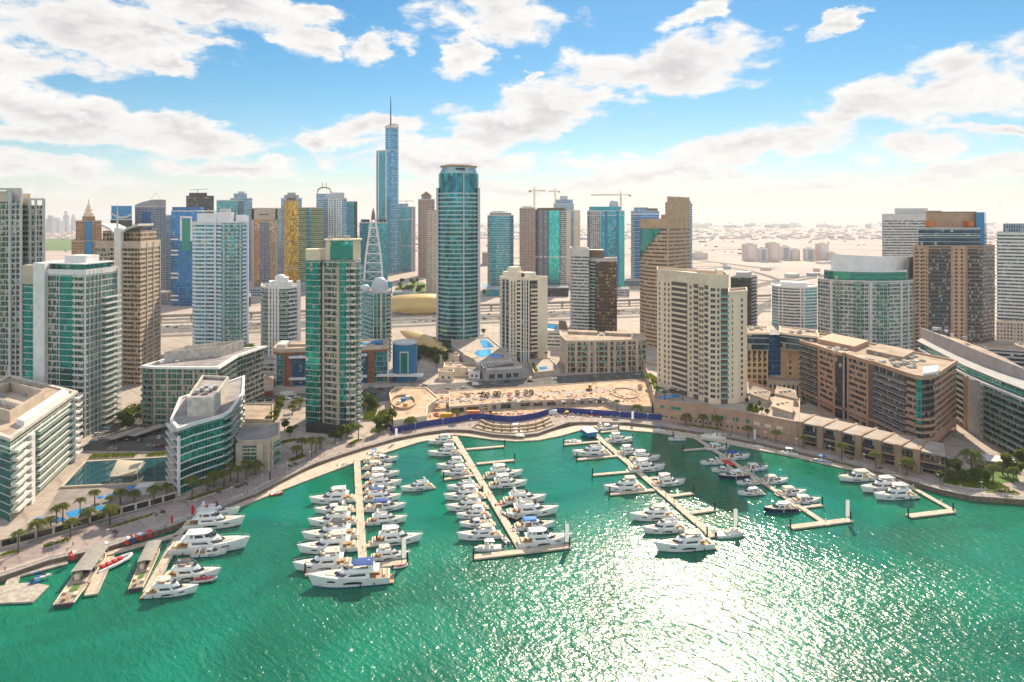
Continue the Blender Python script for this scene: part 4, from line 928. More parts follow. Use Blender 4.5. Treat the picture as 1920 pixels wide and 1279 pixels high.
# curved tan tower
rt = bt('hotel_tower', 'tall curved tan tower with dark window bands and slanted green glass panel', 1248, 670)
zt = Z(412, 655)
cur = [W(x, d) for x, d in ((1200, 690), (1206, 680), (1216, 671), (1228, 664), (1240, 659), (1252, 655))]
bv = W(1294, 690) - W(1252, 655)
k = Blk(rt, cur, zt, [FAH] * 5 + [FAH], back=(bv.x, bv.y), roof=M_ROOF, parapet=(1.0, M_TAN, .5, .3, 8))
k.floors(plain('tan_band', (0.50, .37, .25), .7, .1), 3.7, .25, 1.3, ze=zt - 10)
mb = MB(); mb.loft([[(p.x - .5 + q_, p.y - .8 + q_ * 2, z_) for q_, z_ in ((0, zt - 9), (0, zt - 9.2 - h_), (.4, zt - 9.2 - h_), (.4, zt - 9))] for p, h_ in zip(cur[:5], (30, 24, 16, 8, .5))]); mb.build('glass_panel', M_GTEAL, rt)
e0 = k.P(1.0, .05); k.box(.98, 1.02, .0, .95, 22, M_TAN, name='end_fin'); k.box(.6, .98, .2, .7, 5, M_TAN); k.box(.3, 1.0, .75, .98, 18, FBEI, name='roof_tower'); k.fins(M_TAN, 4, [.98], 1.4, .7)
k.fins(M_TAN, 5, [.25, .5, .75], .9, .5)

# the big cream block
rt = bt('apartment_tower', 'broad cream apartment block with rows of punched windows and balcony stacks above the marina', 1320, 433)
zt = Z(528, 421)
fr = Ws((1232, 465), (1242, 460), (1258, 452), (1290, 437), (1300, 433), (1310, 429), (1320, 425), (1329, 421), (1343, 419), (1350, 419), (1366, 420))
k = Blk(rt, fr, zt, [FCRM] * 12, back=22, roof=M_ROOF, parapet=(4.5, M_CREAM, .6, .12, 2.5))
k2 = Blk(rt, Ws((1366, 420), (1384, 422), (1401, 429)), Z(550, 423), [FCRM], back=20, part='wing', roof=M_ROOF, parapet=(1.4, M_CREAM, .5, .15, 1))
zs, ze = 8.0, zt - 4
zs = 18.0
k.wins([(0, [.5], 1.3, 1.9, 3.4, zs, ze), (1, [.3, .75], 1.5, 1.9, 3.4, zs, ze), (3, [.5], 1.4, 1.9, 3.4, zs, ze), (5, [.3, .75], 1.4, 1.9, 3.4, zs, ze), (7, [.55], 2.6, 1.9, 3.4, zs, ze), (8, [.5], 1.6, 1.9, 3.4, zs, ze)], [M_CREAM, M_GDARK])
k2.wins([(0, [.4], .7, 1.9, 3.4, zs, k2.z1 - 2), (1, [.4], 2.2, 1.9, 3.4, zs, k2.z1 - 2)], [M_CREAM, M_GDARK])
for i, t0, t1 in ((2, .04, .96), (4, .1, .95), (6, .1, .95)):    # balcony stacks: flat dark panel standing in for recess shade, then slabs
    a, d, nn, L = k.edge(i); p = a + d * (L * (t0 + t1) / 2) + nn * .03; mb = MB(); mb.box((p.x, p.y, (14 + zt - 4) / 2), (L * (t1 - t0), .14, zt - 10), math.atan2(d.y, d.x)); mb.build('recess_shade_panel', FAQD, rt)
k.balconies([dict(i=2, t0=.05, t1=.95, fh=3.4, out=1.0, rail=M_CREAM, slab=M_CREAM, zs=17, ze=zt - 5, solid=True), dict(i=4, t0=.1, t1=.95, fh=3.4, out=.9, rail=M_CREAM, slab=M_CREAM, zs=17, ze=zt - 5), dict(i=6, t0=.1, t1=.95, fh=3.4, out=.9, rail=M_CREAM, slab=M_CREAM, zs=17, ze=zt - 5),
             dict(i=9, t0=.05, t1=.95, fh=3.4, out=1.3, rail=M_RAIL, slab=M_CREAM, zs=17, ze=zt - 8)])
a, d, nn, L = k.edge(9); p = a + d * (L / 2) + nn * .04; mb = MB(); mb.box((p.x, p.y, (14 + zt - 8) / 2), (L * .8, .16, zt - 14), math.atan2(d.y, d.x)); mb.build('recess_shade_panel', FAQD, rt)
k.fins(M_CREAM, 7, [.02], .8, .4); k.fins(M_CREAM, 8, [.02, .98], .8, .4); k.fins(M_CREAM, 3, [.0, 1.], .6, .3)
k.box(.86, .94, .1, .9, 6.5, M_CREAM, name='roof_room'); k.box(.3, .6, .3, .9, 3, M_CREAM, name='roof_room'); k.clutter(6, 8, (.1, .8), (.2, .8))

# pinkish podium with the arcade of small openings, pool terrace behind
rt = bt('podium', 'long pinkish stone podium wall with small square openings and a pool terrace on top', 1360, 450)
pq = [G(1228, 786), G(1300, 797), G(1400, 813), G(1498, 834), G(1500, 786), G(1400, 745), G(1270, 728), G(1206, 706), G(1216, 736)]
k = Blk(rt, pq, 13.5, [M_PINK] * 3 + [M_BEIGE], roof=M_PAVL, parapet=(1.0, M_PINK, .5, .1, .5))
k.wins([(0, [.2, .3, .45, .55, .7, .8, .93], 1.2, 1.5, 9, 4.6, 5), (1, [.05, .13, .25, .33, .45, .53, .65, .73, .85, .93], 1.2, 1.5, 9, 4.6, 5)], [M_BEIGE, M_GDARK]); k.wins([(0, [.2], 2.4, 1.6, 9, 10.5, 11), (0, [.55], 6, 1.6, 9, 10.5, 11), (1, [.4, .58, .8], 3.2, 2.2, 9, 9.2, 10), (2, [.0], 3.2, 2.2, 9, 9.2, 10)], [M_PINK, M_GTEAL], 'wide_window')
k.slab(7.2, .35, .18, M_BEIGE, 'stone_band'); k.fins(M_PINK, 1, [.2, .4, .6, .8], .8, .35, z1=13.5); k.fins(M_PINK, 2, [.1, .85], .8, .35, z1=13.5)
k.wins([(2, [.2, .42, .64], 3.6, 1.8, 9, 9, 10)], [M_PINK, M_CREAM], 'light_opening')
pool(rt, [(1233, 744), (1268, 739), (1277, 745), (1238, 750)], 13.5); pool(rt, [(1216, 716), (1232, 712), (1250, 728), (1232, 733)], 13.5, 'planting', M_GRASS)
mb = MB(); q = [G(x, y, 13.5) for x, y in ((1210, 707), (1218, 702), (1268, 733), (1262, 737))]; mb.prism(q, 13.5, 14.8); mb.build('hedge', M_HEDGE, rt)
mb = MB(); q = [G(x, y, 13.5) for x, y in ((1402, 762), (1425, 768), (1420, 774), (1400, 770))]; mb.prism(q, 13.5, 14.6); mb.build('hedge', M_HEDGE, rt)

# tan and blue hotel behind
rt = bt('hotel', 'tan stone hotel with dark blue glass top storeys and a tall blue glass stair', 1465, 500)
zt = 45.0
FHT = facade('hotel_top_glass', (0.30, .30, .30), (.02, .10, .17), 4.2, 2.4, (.0, 1.), (.18, 1.), (.01, .04, .07), .4, .07, 1, .03)
k = Blk(rt, Ws((1399, 490), (1440, 489)), 33, [FHOT], back=26, roof=None); ku = Blk(rt, Ws((1396, 488), (1442, 487)), zt, [FHT], back=30, z0=33, part='glass_storeys', roof=M_ROOF, parapet=(.8, M_CREAM))
k.wins([(0, [.14, .38, .62, .86], 2.0, 2.2, 4.2, 10, 31)], [M_TAN, M_GDARK]); k.wins([(0, [.14, .38, .62, .86], 2.0, 5.0, 9, 5.2, 6)], [M_TAN, M_GDARK], 'tall_window')
k3 = Blk(rt, Ws((1440, 494), (1464, 494)), zt - 2, [FBLUE], back=22, part='stair_glass', roof=M_ROOFG)
k4 = Blk(rt, Ws((1464, 494), (1500, 486)), 34, [M_TAN], back=24, part='wing', roof=None); k4.wins([(0, [.5], 1.6, 2.0, 4.2, 12, 31)], [M_TAN, M_GDARK])
k5 = Blk(rt, Ws((1462, 490), (1478, 484), (1536, 470)), zt, [FHT], back=30, z0=34, part='glass_storeys', roof=M_ROOF, parapet=(.8, M_CREAM)); ku.clutter(5, 3); k5.clutter(6, 4)
k6 = Blk(rt, Ws((1439, 478), (1500, 474)), 13, [FDK], back=18, part='portico', roof=M_PAVL, parapet=(1.2, M_BEIGE, .6, .4, 1.4)); k6.fins(M_BEIGE, 0, [.02, .16, .3, .44, .58, .72, .86, .98], 1.6, .9, z1=13)

# dark slim tower and small white tower behind
rt = bt('apartment_tower', 'dark grey apartment tower with jagged side balconies peeping from behind the cream block', 1398, 720)
k = Blk(rt, Ws((1370, 715), (1408, 712), (1419, 735)), Z(520, 715), [FDK, FDK], back=None, parapet=(.8, M_GREY)); k.balconies([dict(i=1, t0=.1, t1=.9, fh=3.6, out=1.6, rail=M_GREY, slab=M_LGREY)]); k.box(.2, .8, .2, .8, 5, M_LGREY)
rt = bt('apartment_tower', 'short white apartment tower with banded balconies and dark glass ends', 1490, 800)
zt = Z(540, 790)
k = Blk(rt, Ws((1447, 815), (1460, 800), (1485, 790), (1508, 788), (1532, 796)), zt, [FTEALL, FWBD, FWBD, FTEALL, FTEALL], back=26, roof=M_WHITE, parapet=(1.6, M_WHITE)); k.floors(M_WHITE, 3.5, .4, 1.0, ze=zt - 2)
k.fins(M_WHITE, 1, [.02, .3], .9, .8); k.fins(M_WHITE, 2, [.7, .98], 1.2, .8); k.box(.2, .8, .3, .9, 4.5, M_WHITE, name='roof_room')

# pale green curved block
rt = bt('apartment_tower', 'broad curved pale green glass apartment tower with a swept white roof wall', 1625, 620)
zt = Z(528, 612)
fr = Ws((1533, 640), (1556, 626), (1562, 624), (1595, 616), (1630, 611), (1634, 611), (1668, 611), (1690, 614), (1712, 622))
k = Blk(rt, fr, zt, [FAP] * 9, back=28, parapet=(.8, M_LGREY)); k.floors(M_LGREY, 3.5, .18, .45)
k.fins(M_LGREY, 1, [.5], 2.4, .6); k.fins(M_LGREY, 4, [.5], 2.0, .8); k.fins(M_LGREY, 6, [.98], 1.8, .7); k.fins(M_LGREY, 7, [.6], 1.8, .7)
k.balconies([dict(i=2, t0=.1, t1=.45, fh=3.5, out=1.2, rail=M_RAIL, slab=M_LGREY), dict(i=5, t0=.3, t1=.95, fh=3.5, out=1.2, rail=M_RAIL, slab=M_LGREY), dict(i=3, t0=.2, t1=.7, fh=3.5, out=1.1, rail=M_RAIL, slab=M_LGREY)])
ku = Blk(rt, offs([Vector(p) for p in Ws((1545, 638), (1562, 630), (1595, 621), (1630, 616), (1668, 616), (1700, 622))], 0) , zt + 8.5, [FTG], back=20, z0=zt, part='penthouse', roof=M_LGREY, parapet=(.8, M_WHITE))
mb = MB(); ln = Ws((1560, 640), (1590, 634), (1630, 630), (1670, 632), (1714, 644)); mb.loft([[(p.x, p.y, zt), (p.x, p.y + 2, zt), (p.x, p.y + 2, z_), (p.x, p.y, z_)] for p, z_ in zip(ln, (zt + 23, zt + 22.4, zt + 21.6, zt + 21, zt + 20.5))]); mb.build('roof_wall', M_WHITE, rt)
ku.clutter(4, 7, z=zt + 8.5)
kb = Blk(rt, Ws((1700, 628), (1716, 650)), zt + 20, [M_LGREY], back=6, part='end_wall', roof=None)

# rosy tower with glass crown
rt = bt('apartment_tower', 'rosy brown apartment tower with square windows, dark glass crown and tall tan roof screen', 1790, 630)
zt = Z(462, 618)
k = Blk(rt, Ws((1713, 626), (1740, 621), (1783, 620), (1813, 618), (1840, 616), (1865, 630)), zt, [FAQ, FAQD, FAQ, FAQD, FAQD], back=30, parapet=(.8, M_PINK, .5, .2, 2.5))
k.balconies([dict(i=1, t0=.03, t1=.97, fh=3.5, out=1.0, rail=M_RAILG, slab=plain('mauve_slab', (.20, .15, .15), .7, .1)), dict(i=3, t0=.0, t1=1., fh=3.5, out=1.3, rail=M_RAILG, slab=M_PINK), dict(i=4, t0=.0, t1=.9, fh=3.5, out=1.3, rail=M_RAILG, slab=M_PINK)])
k.fins(M_PINK, 0, [.02, .98], 1, .5); k.fins(M_PINK, 2, [.02, .98], 1, .5)
k.wins([(0, [.3, .7], 1.7, 1.7, 3.5, 8, zt - 3), (2, [.3, .7], 1.7, 1.7, 3.5, 8, zt - 3)], [M_PINK, M_GDARK])
ku = Blk(rt, Ws((1722, 628), (1838, 624)), zt + 16, [FBS], back=24, z0=zt, part='glass_crown', parapet=(.6, M_LGREY)); ku.slab(zt + 9, .8, .4, M_LGREY)
kk = Blk(rt, Ws((1736, 640), (1830, 636)), Z(398, 636), [M_PINK], back=8, z0=zt + 14, part='roof_screen', roof=None); kk.slab(kk.z1, .6, .3, M_BROWN)
mb = MB(); q = Ws((1830, 632), (1846, 630), (1850, 648), (1834, 650)); mb.prism(q, zt, Z(398, 634)); mb.build('blue_fin', M_GBLUE, rt)
for x in (1745, 1816): p = W(x, 634); mb = MB(); mb.box((p.x, p.y, zt + 20), (5.5, 8, 5)); mb.build('screen_opening', M_ORANGE, rt)
rt = bt('office_tower', 'blue and white banded office tower rising behind the rosy brown tower', 1700, 900)
k = Blk(rt, Ws((1654, 905), (1740, 900)), Z(402, 900), [FWBD], back=40, parapet=(.8, M_LGREY, .5, .3, 8)); k.floors(M_LGREY, 3.5, .3, 1.3, ze=Z(420, 900)); k.box(.28, 1.0, .1, .9, 8, M_LGREY); k.box(1.0, 1.3, .2, .3, 5, M_TAN)
rt = bt('apartment_tower', 'white striped tower at the frame edge beside the rosy brown tower', 1905, 700)
k = Blk(rt, Ws((1869, 705), (1940, 690), (1990, 700)), Z(436, 700), [FWBD], back=35, roof=M_LGREY, parapet=(.5, M_LGREY)); k.floors(M_WHITE, 3.5, .9, 1.5); k.box(.1, .8, .1, .8, 9, FGREY, name='roof_room'); k.fins(M_BROWN, 0, [.02], 1.2, .5, z0=Z(515, 700), z1=Z(490, 700))

# striped stone and glass block along the quay
rt = bt('apartment_block', 'long sandy apartment block with window stripes and a rounded glass corner above the arcade', 1640, 420)
zt = 42.0
fr = Ws((1500, 474), (1522, 460), (1535, 452), (1565, 433), (1578, 428), (1584, 430), (1590, 424), (1628, 405), (1640, 402), (1662, 391), (1685, 380), (1700, 373), (1717, 367), (1729, 365), (1742, 366), (1752, 369), (1764, 377))
k = Blk(rt, fr, zt, [FSTD, FSTD, FSTR, FDK, M_BROWN, FDK, FSTR, M_BROWN, FSTD, FSTD, FSTD, FSTR, FTG, FAQD, FAQD, FSTR], back=(W(1764, 377) - W(1729, 365)) * 1.2 + Vector((6, 14)), roof=M_ROOF, parapet=(1.0, M_PINK, .6, .5, 1.2))
k.fins(M_PINK, 2, [.03, .97], 2.0, .4, z1=zt - .5); k.fins(M_LGREY, 4, [.5], .8, .9, z1=zt + 1); k.fins(M_PINK, 6, [.02, .97], 1.6, .4)
k.balconies([dict(i=0, t0=.05, t1=.95, fh=3.5, out=1.4, rail=M_RAILG, slab=M_LGREY, zs=12), dict(i=1, t0=.05, t1=.95, fh=3.5, out=1.4, rail=M_RAILG, slab=M_LGREY, zs=12), dict(i=8, t0=.0, t1=1, fh=3.5, out=1.2, rail=M_RAILG, slab=M_LGREY, zs=12, ze=zt - 3), dict(i=9, t0=.0, t1=1, fh=3.5, out=1.2, rail=M_RAILG, slab=M_LGREY, zs=12, ze=zt - 3), dict(i=10, t0=.0, t1=1, fh=3.5, out=1.2, rail=M_RAILG, slab=M_LGREY, zs=12, ze=zt - 3), dict(i=11, t0=.0, t1=1, fh=3.5, out=1.0, rail=M_PINK, slab=M_PINK, zs=9, ze=26, solid=True)])
k.balconies([dict(i=i, t0=.0, t1=1, fh=3.5, out=1.0, rail=M_PINK, slab=M_PINK, zs=9, ze=22, solid=True) for i in (12, 13, 14)], 'stone_band')
k.slab(8.0, 1.0, .8, M_PINK)
k.box(.12, .42, .15, .9, 3.0, M_PINK); k.box(.5, .75, .2, .9, 2.4, M_ROOF); k.clutter(20, 6, (.05, .95), (.05, .9), (.7, 1.8)); k.clutter(26, 77, (.25, .85), (-.3, .12), (.5, 1.6), (1, 3))
mb = MB(); q = offs([Vector(p) for p in Ws((1733, 366), (1757, 371), (1757, 384), (1733, 380))], .6); mb.prism(q, zt, zt + 2.2); mb.build('corner_cap', M_WHITE, rt)

# arcade with sloping roofs in bays under it
rt = bt('arcade', 'stone shopping arcade with piers and sloping pale roofs along the quay', 1640, 380)
ab = [(1500, 834, 786), (1538, 842, 800), (1573, 850, 810), (1610, 859, 822), (1647, 868, 834), (1685, 877, 846), (1718, 885, 856), (1770, 896, 868)]
for i in range(7):
    a, b = G(ab[i][0] + 1, ab[i][1]), G(ab[i + 1][0], ab[i + 1][1]); nn = Vector((-(b - a).y, (b - a).x)).normalized()
    h = 13.5 - i * .25; kk = Blk(rt, [a, b], h, [FDK], back=20, part='bay', roof=None)
    mb = MB(); q = offs(kk.poly, .5); mb.prism(q, h, lambda p: h + .8); mb.build('bay_roof', plain('bay_roof_sheet', (.40, .34, .29), .8, .2), rt)
    M_ARC = plain('arcade_stone', (.36, .24, .165), .8, .2); kk.fins(M_ARC, 0, [.02], 3.0, 2.2, z1=h + 1.6, name='stone_pier'); kk.slab(7.4, 1.0, .6, M_ARC, 'bay_beam'); kk.slab(4.4, .5, .4, M_ARC, 'bay_beam'); kk.slab(L0 + .05, .7, .9, M_ARC, 'plinth')
    dv = MB(); e_ = (b - a).normalized(); dv.prism([a - nn * 1.5 - e_ * .2, a - nn * 1.5 + e_ * 1.3, a + nn * 20.8 + e_ * 1.3, a + nn * 20.8 - e_ * .2], h - 1.5, lambda p: h + 1.5 - .5 * (1 if (p - a).dot(nn) > 5 else 0)); dv.build('bay_divider', M_ARC, rt)
    if i > 3: kk.wins([(0, [.3, .7], 4.0, 2.2, 9, 10.2, 11)], [M_PINK, M_GDARK])
# low white-roofed block at the far end
rt = bt('apartment_block', 'grey apartment block with long glass balconies and a curved white roof wall', 1830, 420)
zt = 33.0
fr = Ws((1722, 492), (1760, 452), (1768, 446), (1790, 424), (1812, 408), (1835, 393), (1842, 389), (1880, 370), (1925, 350), (2000, 330))
k = Blk(rt, fr, zt, [FSTD, FT, FSTD, FSTD, M_LGREY, FBEI, FSTD, FSTD, FSTD, FSTD], back=Vector((28, 30)), roof=M_LGREY, parapet=(.8, M_LGREY))
k.balconies([dict(i=i, t0=.02, t1=.98, fh=3.5, out=1.6, rail=M_RAIL, slab=M_LGREY, zs=6) for i in (0, 2, 3, 6, 7, 8)])
k.fins(M_LGREY, 1, [.5], 2.0, 1.2); k.fins(M_PINK, 3, [.98], 2.5, .9); k.fins(M_LGREY, 4, [.5], 7, .6); k.fins(M_LGREY, 6, [.0], 2.2, .6)
ku = Blk(rt, [p + Vector((5, 8)) for p in Ws((1722, 492), (1768, 446), (1812, 408), (1880, 370), (1925, 350))], zt + 4.2, [FTG], back=Vector((18, 20)), z0=zt, part='penthouse', roof=M_LGREY); ku.slab(zt + 4.2, .5, 1.2, M_GREY, 'roof_slab')
mb = MB(); ln = [p + Vector((12, 14)) for p in Ws((1716, 500), (1740, 472), (1775, 440), (1820, 408), (1870, 382), (1920, 362))]
mb.loft([[(p.x, p.y, zt + 4), (p.x + 14 * w_, p.y + 14 * w_, zt + 4), (p.x + 14 * w_, p.y + 14 * w_, z_ - 1.6), (p.x + 1, p.y + 1.2, z_ - 1.6), (p.x + 1, p.y + 1.2, z_), (p.x, p.y, z_)] for p, w_, z_ in zip(ln, (.2, .5, .9, 1, .8, .3), (zt + 12, zt + 13, zt + 13.4, zt + 13, zt + 12, zt + 10.5))]); mb.build('curved_roof', plain('rosy_grey_screen', (.50, .43, .41), .8, .15), rt); mb = MB(); mb.loft([[(p.x + 1.2, p.y + 1.4, z_ - 1.5), (p.x + 13.6 * w_, p.y + 13.6 * w_, z_ - 1.5)] for p, w_, z_ in zip(ln, (.2, .5, .9, 1, .8, .3), (zt + 12, zt + 13, zt + 13.4, zt + 13, zt + 12, zt + 10.5))], closed=False, cap0=False, cap1=False); mb.build('roof', M_ROOF, rt)
ku.clutter(8, 11, (.1, .9), (.5, .9), z=zt + 14)
rt = bt('office_block', 'low sandy office block with blue glass corner behind the curved white roof', 1880, 600)
k = Blk(rt, Ws((1825, 610), (1850, 590), (1990, 570)), Z(650, 600), [FSTR, FBS, FSTR], back=35, roof=M_ROOF, parapet=(.8, M_BEIGE)); k.floors(M_BEIGE, 3.5, .4, .9); k.clutter(6, 3)
k2 = Blk(rt, Ws((1868, 690), (1990, 670)), Z(605, 680), [FBEI], back=30, part='rear_wing', roof=M_ROOF, parapet=(.8, M_CREAM)); k2.clutter(5, 4)

# west bank: low blocks
rt = bt('apartment_block', 'low block with teal top storey, white balconies and long roof screen beside the swimming pool', 60, 300)
zt = 36.0; M_W2 = plain('weathered_render', (.66, .60, .54), .8, .25, .3)
A_ = Ws((-120, 318), (-40, 296), (19, 281.5)); bv = W(142, 357) - W(19, 281.5)
k = Blk(rt, A_, zt, [FTG, FTG, FT, FT], back=(bv.x, bv.y), roof=M_ROOF, parapet=(.7, M_W2, 1.2, .9, .6))
k.floors(M_LGREY, 3.5, .1, .35, ze=zt - 3)
k.slab(zt - 4.2, .7, .35, M_WHITE)
k.balconies([dict(i=2, t0=.02, t1=.22, fh=3.5, out=2.4, rail=M_WHITE, slab=M_WHITE, ze=zt - 5, rh=.8), dict(i=2, t0=.34, t1=.9, fh=3.5, out=1.7, rail=M_RAIL, slab=M_WHITE, ze=zt - 5, rh=.9), dict(i=2, t0=.93, t1=1.03, fh=3.5, out=2.6, rail=M_WHITE, slab=M_WHITE, rh=.8)])
k.fins(M_WHITE, 2, [.26], 4.0, 1.2, z1=zt - 4); k.fins(M_WHITE, 2, [.92], .9, 2.0, z1=zt - 4); k.fins(M_WHITE, 1, [.5], 6, .8, z1=zt - 4)
k.box(.3, .8, .2, .7, 5.0, M_BEIGE, open_=True, name='roof_screen'); k.clutter(14, 31, (.05, .95), (.08, .92), (1, 2.4), (1.5, 4)); k.box(.88, .98, .2, .9, 2.5, M_WHITE)
for j in range(9): p = k.P(.38 + .045 * j, .42); mb = MB(); mb.box((p.x, p.y, zt + 1.2), (2.2, 3.5, 2.2), .3); mb.box((p.x, p.y, zt + 2.5), (1.4, 1.4, .5), .3); mb.build('rooftop_unit', M_EQUIP, rt)
rt = bt('apartment_block', 'mid rise teal and stone apartment block with tall roof screen behind the courtyard', 350, 425)
zt = 37.0
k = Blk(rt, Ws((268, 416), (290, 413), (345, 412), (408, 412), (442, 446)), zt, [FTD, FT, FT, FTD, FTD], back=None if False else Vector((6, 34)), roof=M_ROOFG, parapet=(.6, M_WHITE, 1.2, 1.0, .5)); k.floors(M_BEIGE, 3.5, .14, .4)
for i, ts in ((0, (.02, .98)), (1, (.45, .97)), (2, (.3, .6, .98)), (3, (.4, .96))): k.fins(M_BEIGE, i, ts, .9, .5)
k.balconies([dict(i=0, t0=.0, t1=.9, fh=3.5, out=1.8, rail=M_RAIL, slab=M_LGREY), dict(i=3, t0=.1, t1=.95, fh=3.5, out=1.5, rail=M_RAIL, slab=M_BEIGE)])
k.clutter(8, 41, (.05, .95), (.05, .2), (.6, 1.4)); k.box(.12, .78, .25, .9, 6.5, M_W2, open_=True, name='roof_screen'); k.clutter(7, 21, (.2, .7), (.35, .8), (1.5, 3)); k.slab(zt - .6, .5, 1.6, M_WHITE, 'roof_slab')
rt = bt('apartment_block', 'angular teal glass apartment block with white boxed roof plant on the promenade', 385, 330)
zt = 31.5
k = Blk(rt, Ws((321, 322), (334, 309), (362, 317), (417, 330), (432, 338), (456, 372)), zt, [FTD, FTG, FTG, FTG, FT, FT], back=Vector((-15, 40)), roof=M_ROOFG, parapet=(.8, M_WHITE, .9, .5, .7))
k.floors(M_WHITE, 3.5, .35, .5, ze=zt - 3); k.fins(M_WHITE, 1, [.01], 1.0, .7, z1=zt - 3)
k.balconies([dict(i=0, t0=-.1, t1=.8, fh=3.5, out=2.2, rail=M_LGREY, slab=M_WHITE, rh=.6), dict(i=3, t0=.1, t1=1, fh=3.5, out=1.4, rail=M_RAIL, slab=M_WHITE), dict(i=4, t0=.0, t1=.95, fh=3.5, out=1.4, rail=M_RAIL, slab=M_WHITE)])
q = [G(x, y, zt) for x, y in ((351, 781), (401, 781), (428, 738), (380, 735))]; kk = Blk(rt, q, zt + 8, [M_W2], z0=zt, part='roof_plant_wall', roof=None, parapet=(1.2, M_W2, .6, .2, .5))
for j in range(6): p = kk.P(.2 + .12 * j, .3 + .1 * (j % 3)); mb = MB(); mb.box((p.x, p.y, zt + 8.6), (2, 4, 1.6), .4); mb.build('rooftop_unit', M_EQUIP, rt)
mb = MB(); mb.face([(p.x, p.y, zt + 7.4) for p in kk.poly]); mb.build('roof', M_ROOFG, rt)
rt = bt('pavilion', 'two storey stone pavilion with flat roof and glass balconies on the promenade', 480, 345)
k = Blk(rt, Ws((440, 346), (447, 340), (490, 341), (502, 341), (524, 350)), 15.5, [M_BEIGE, FT, M_BEIGE, FT, M_BEIGE], back=22, roof=M_ROOFG, parapet=(1.2, M_BEIGE, .6, .3, 1.4)); k.floors(M_BEIGE, 4.5, .5, .6, ze=14); k.fins(M_BEIGE, 1, [.04, .96], 3, .9); k.fins(M_BEIGE, 3, [.0, .3], 1.6, .8); k.balconies([dict(i=3, t0=.3, t1=1, fh=4.5, out=1.5, rail=M_RAIL, slab=M_BEIGE)])
rt = bt('pavilion', 'single storey flat roofed link building behind the stone pavilion', 480, 400)
k = Blk(rt, Ws((452, 402), (512, 400)), 9, [M_BEIGE], back=36, roof=M_ROOF, parapet=(.8, M_BEIGE)); kk = Blk(rt, Ws((450, 372), (500, 372)), 7, [FDK], back=26, part='courtyard_wing', roof=M_ROOFG, parapet=(.8, M_BEIGE))
rt = bt('shop_podium', 'low pink roofed podium at the bend of the side street', 480, 480)
q = [G(x, y, 6) for x, y in ((458, 729), (470, 735), (512, 731), (512, 712), (490, 704))]; k = Blk(rt, q, 6, [M_BRICK], roof=plain('pink_roof', (.52, .36, .30), .9, .15), parapet=(.8, M_BEIGE)); k.box(.1, .3, .4, .9, 4, M_BEIGE)
# ornamental pool with a tensile sail
rt = thing('ornamental_pool', 'dark square ornamental pool with a stone rim in the courtyard', 'pool', (*G(230, 890), L0))
q = [G(x, y) for x, y in ((112, 917), (318, 907), (330, 858), (158, 868))]
mb = MB(); mb.prism(q, L0 + .1, L0 + 1.0, capz=False); i_ = offs(q, -1.2); mb.loft([[(p.x, p.y, z) for p in r_] for r_, z in ((q, L0 + 1.0), (i_, L0 + 1.0), (i_, L0 + .3))], cap0=False, cap1=False); mb.build('rim', M_BEIGE, rt)
mb = MB(); mb.face([(p.x, p.y, L0 + .75) for p in i_]); mb.build('pool_surface', flat('pool_dark_water', (.012, .075, .095), .05), rt)
q = [G(x, y) for x, y in ((204, 899), (252, 896), (273, 871), (232, 872))]; mb = MB(); mb.prism(q, L0 + .3, L0 + 1.3); mb.build('island', M_CONC, rt)
rt = thing('shade_sail', 'pale four cornered shade sail on poles over the pool island', 'shade sail', (*G(237, 885), L0))
cs = [G(206, 887, 7), G(258, 880, 9), G(270, 862, 7), G(220, 862, 10)]; cz = [6.5, 9.5, 6.5, 10]; N = 8; mb = MB(); vs = []
for j in range(N + 1):
    for i in range(N + 1):
        u, v = i / N, j / N; p = cs[0] * (1 - u) * (1 - v) + cs[1] * u * (1 - v) + cs[2] * u * v + cs[3] * (1 - u) * v; c_ = (cs[0] + cs[1] + cs[2] + cs[3]) / 4
        e_ = .18 * (u * (1 - u) + v * (1 - v)) * (1 if u in (0, 1) or v in (0, 1) else .5); p = p + (c_ - p) * e_
        z = cz[0] * (1 - u) * (1 - v) + cz[1] * u * (1 - v) + cz[2] * u * v + cz[3] * (1 - u) * v; vs.append((p.x, p.y, z))
mb.faces(vs, [(j * (N + 1) + i, j * (N + 1) + i + 1, (j + 1) * (N + 1) + i + 1, (j + 1) * (N + 1) + i) for j in range(N) for i in range(N)]); mb.build('fabric', M_SAIL, rt, smooth=True)
for p, z in zip(cs, cz): mb = MB(); mb.tube([(p.x, p.y, L0), (p.x, p.y, z + .3)], .18, 6); mb.build('pole', M_STEEL, rt)
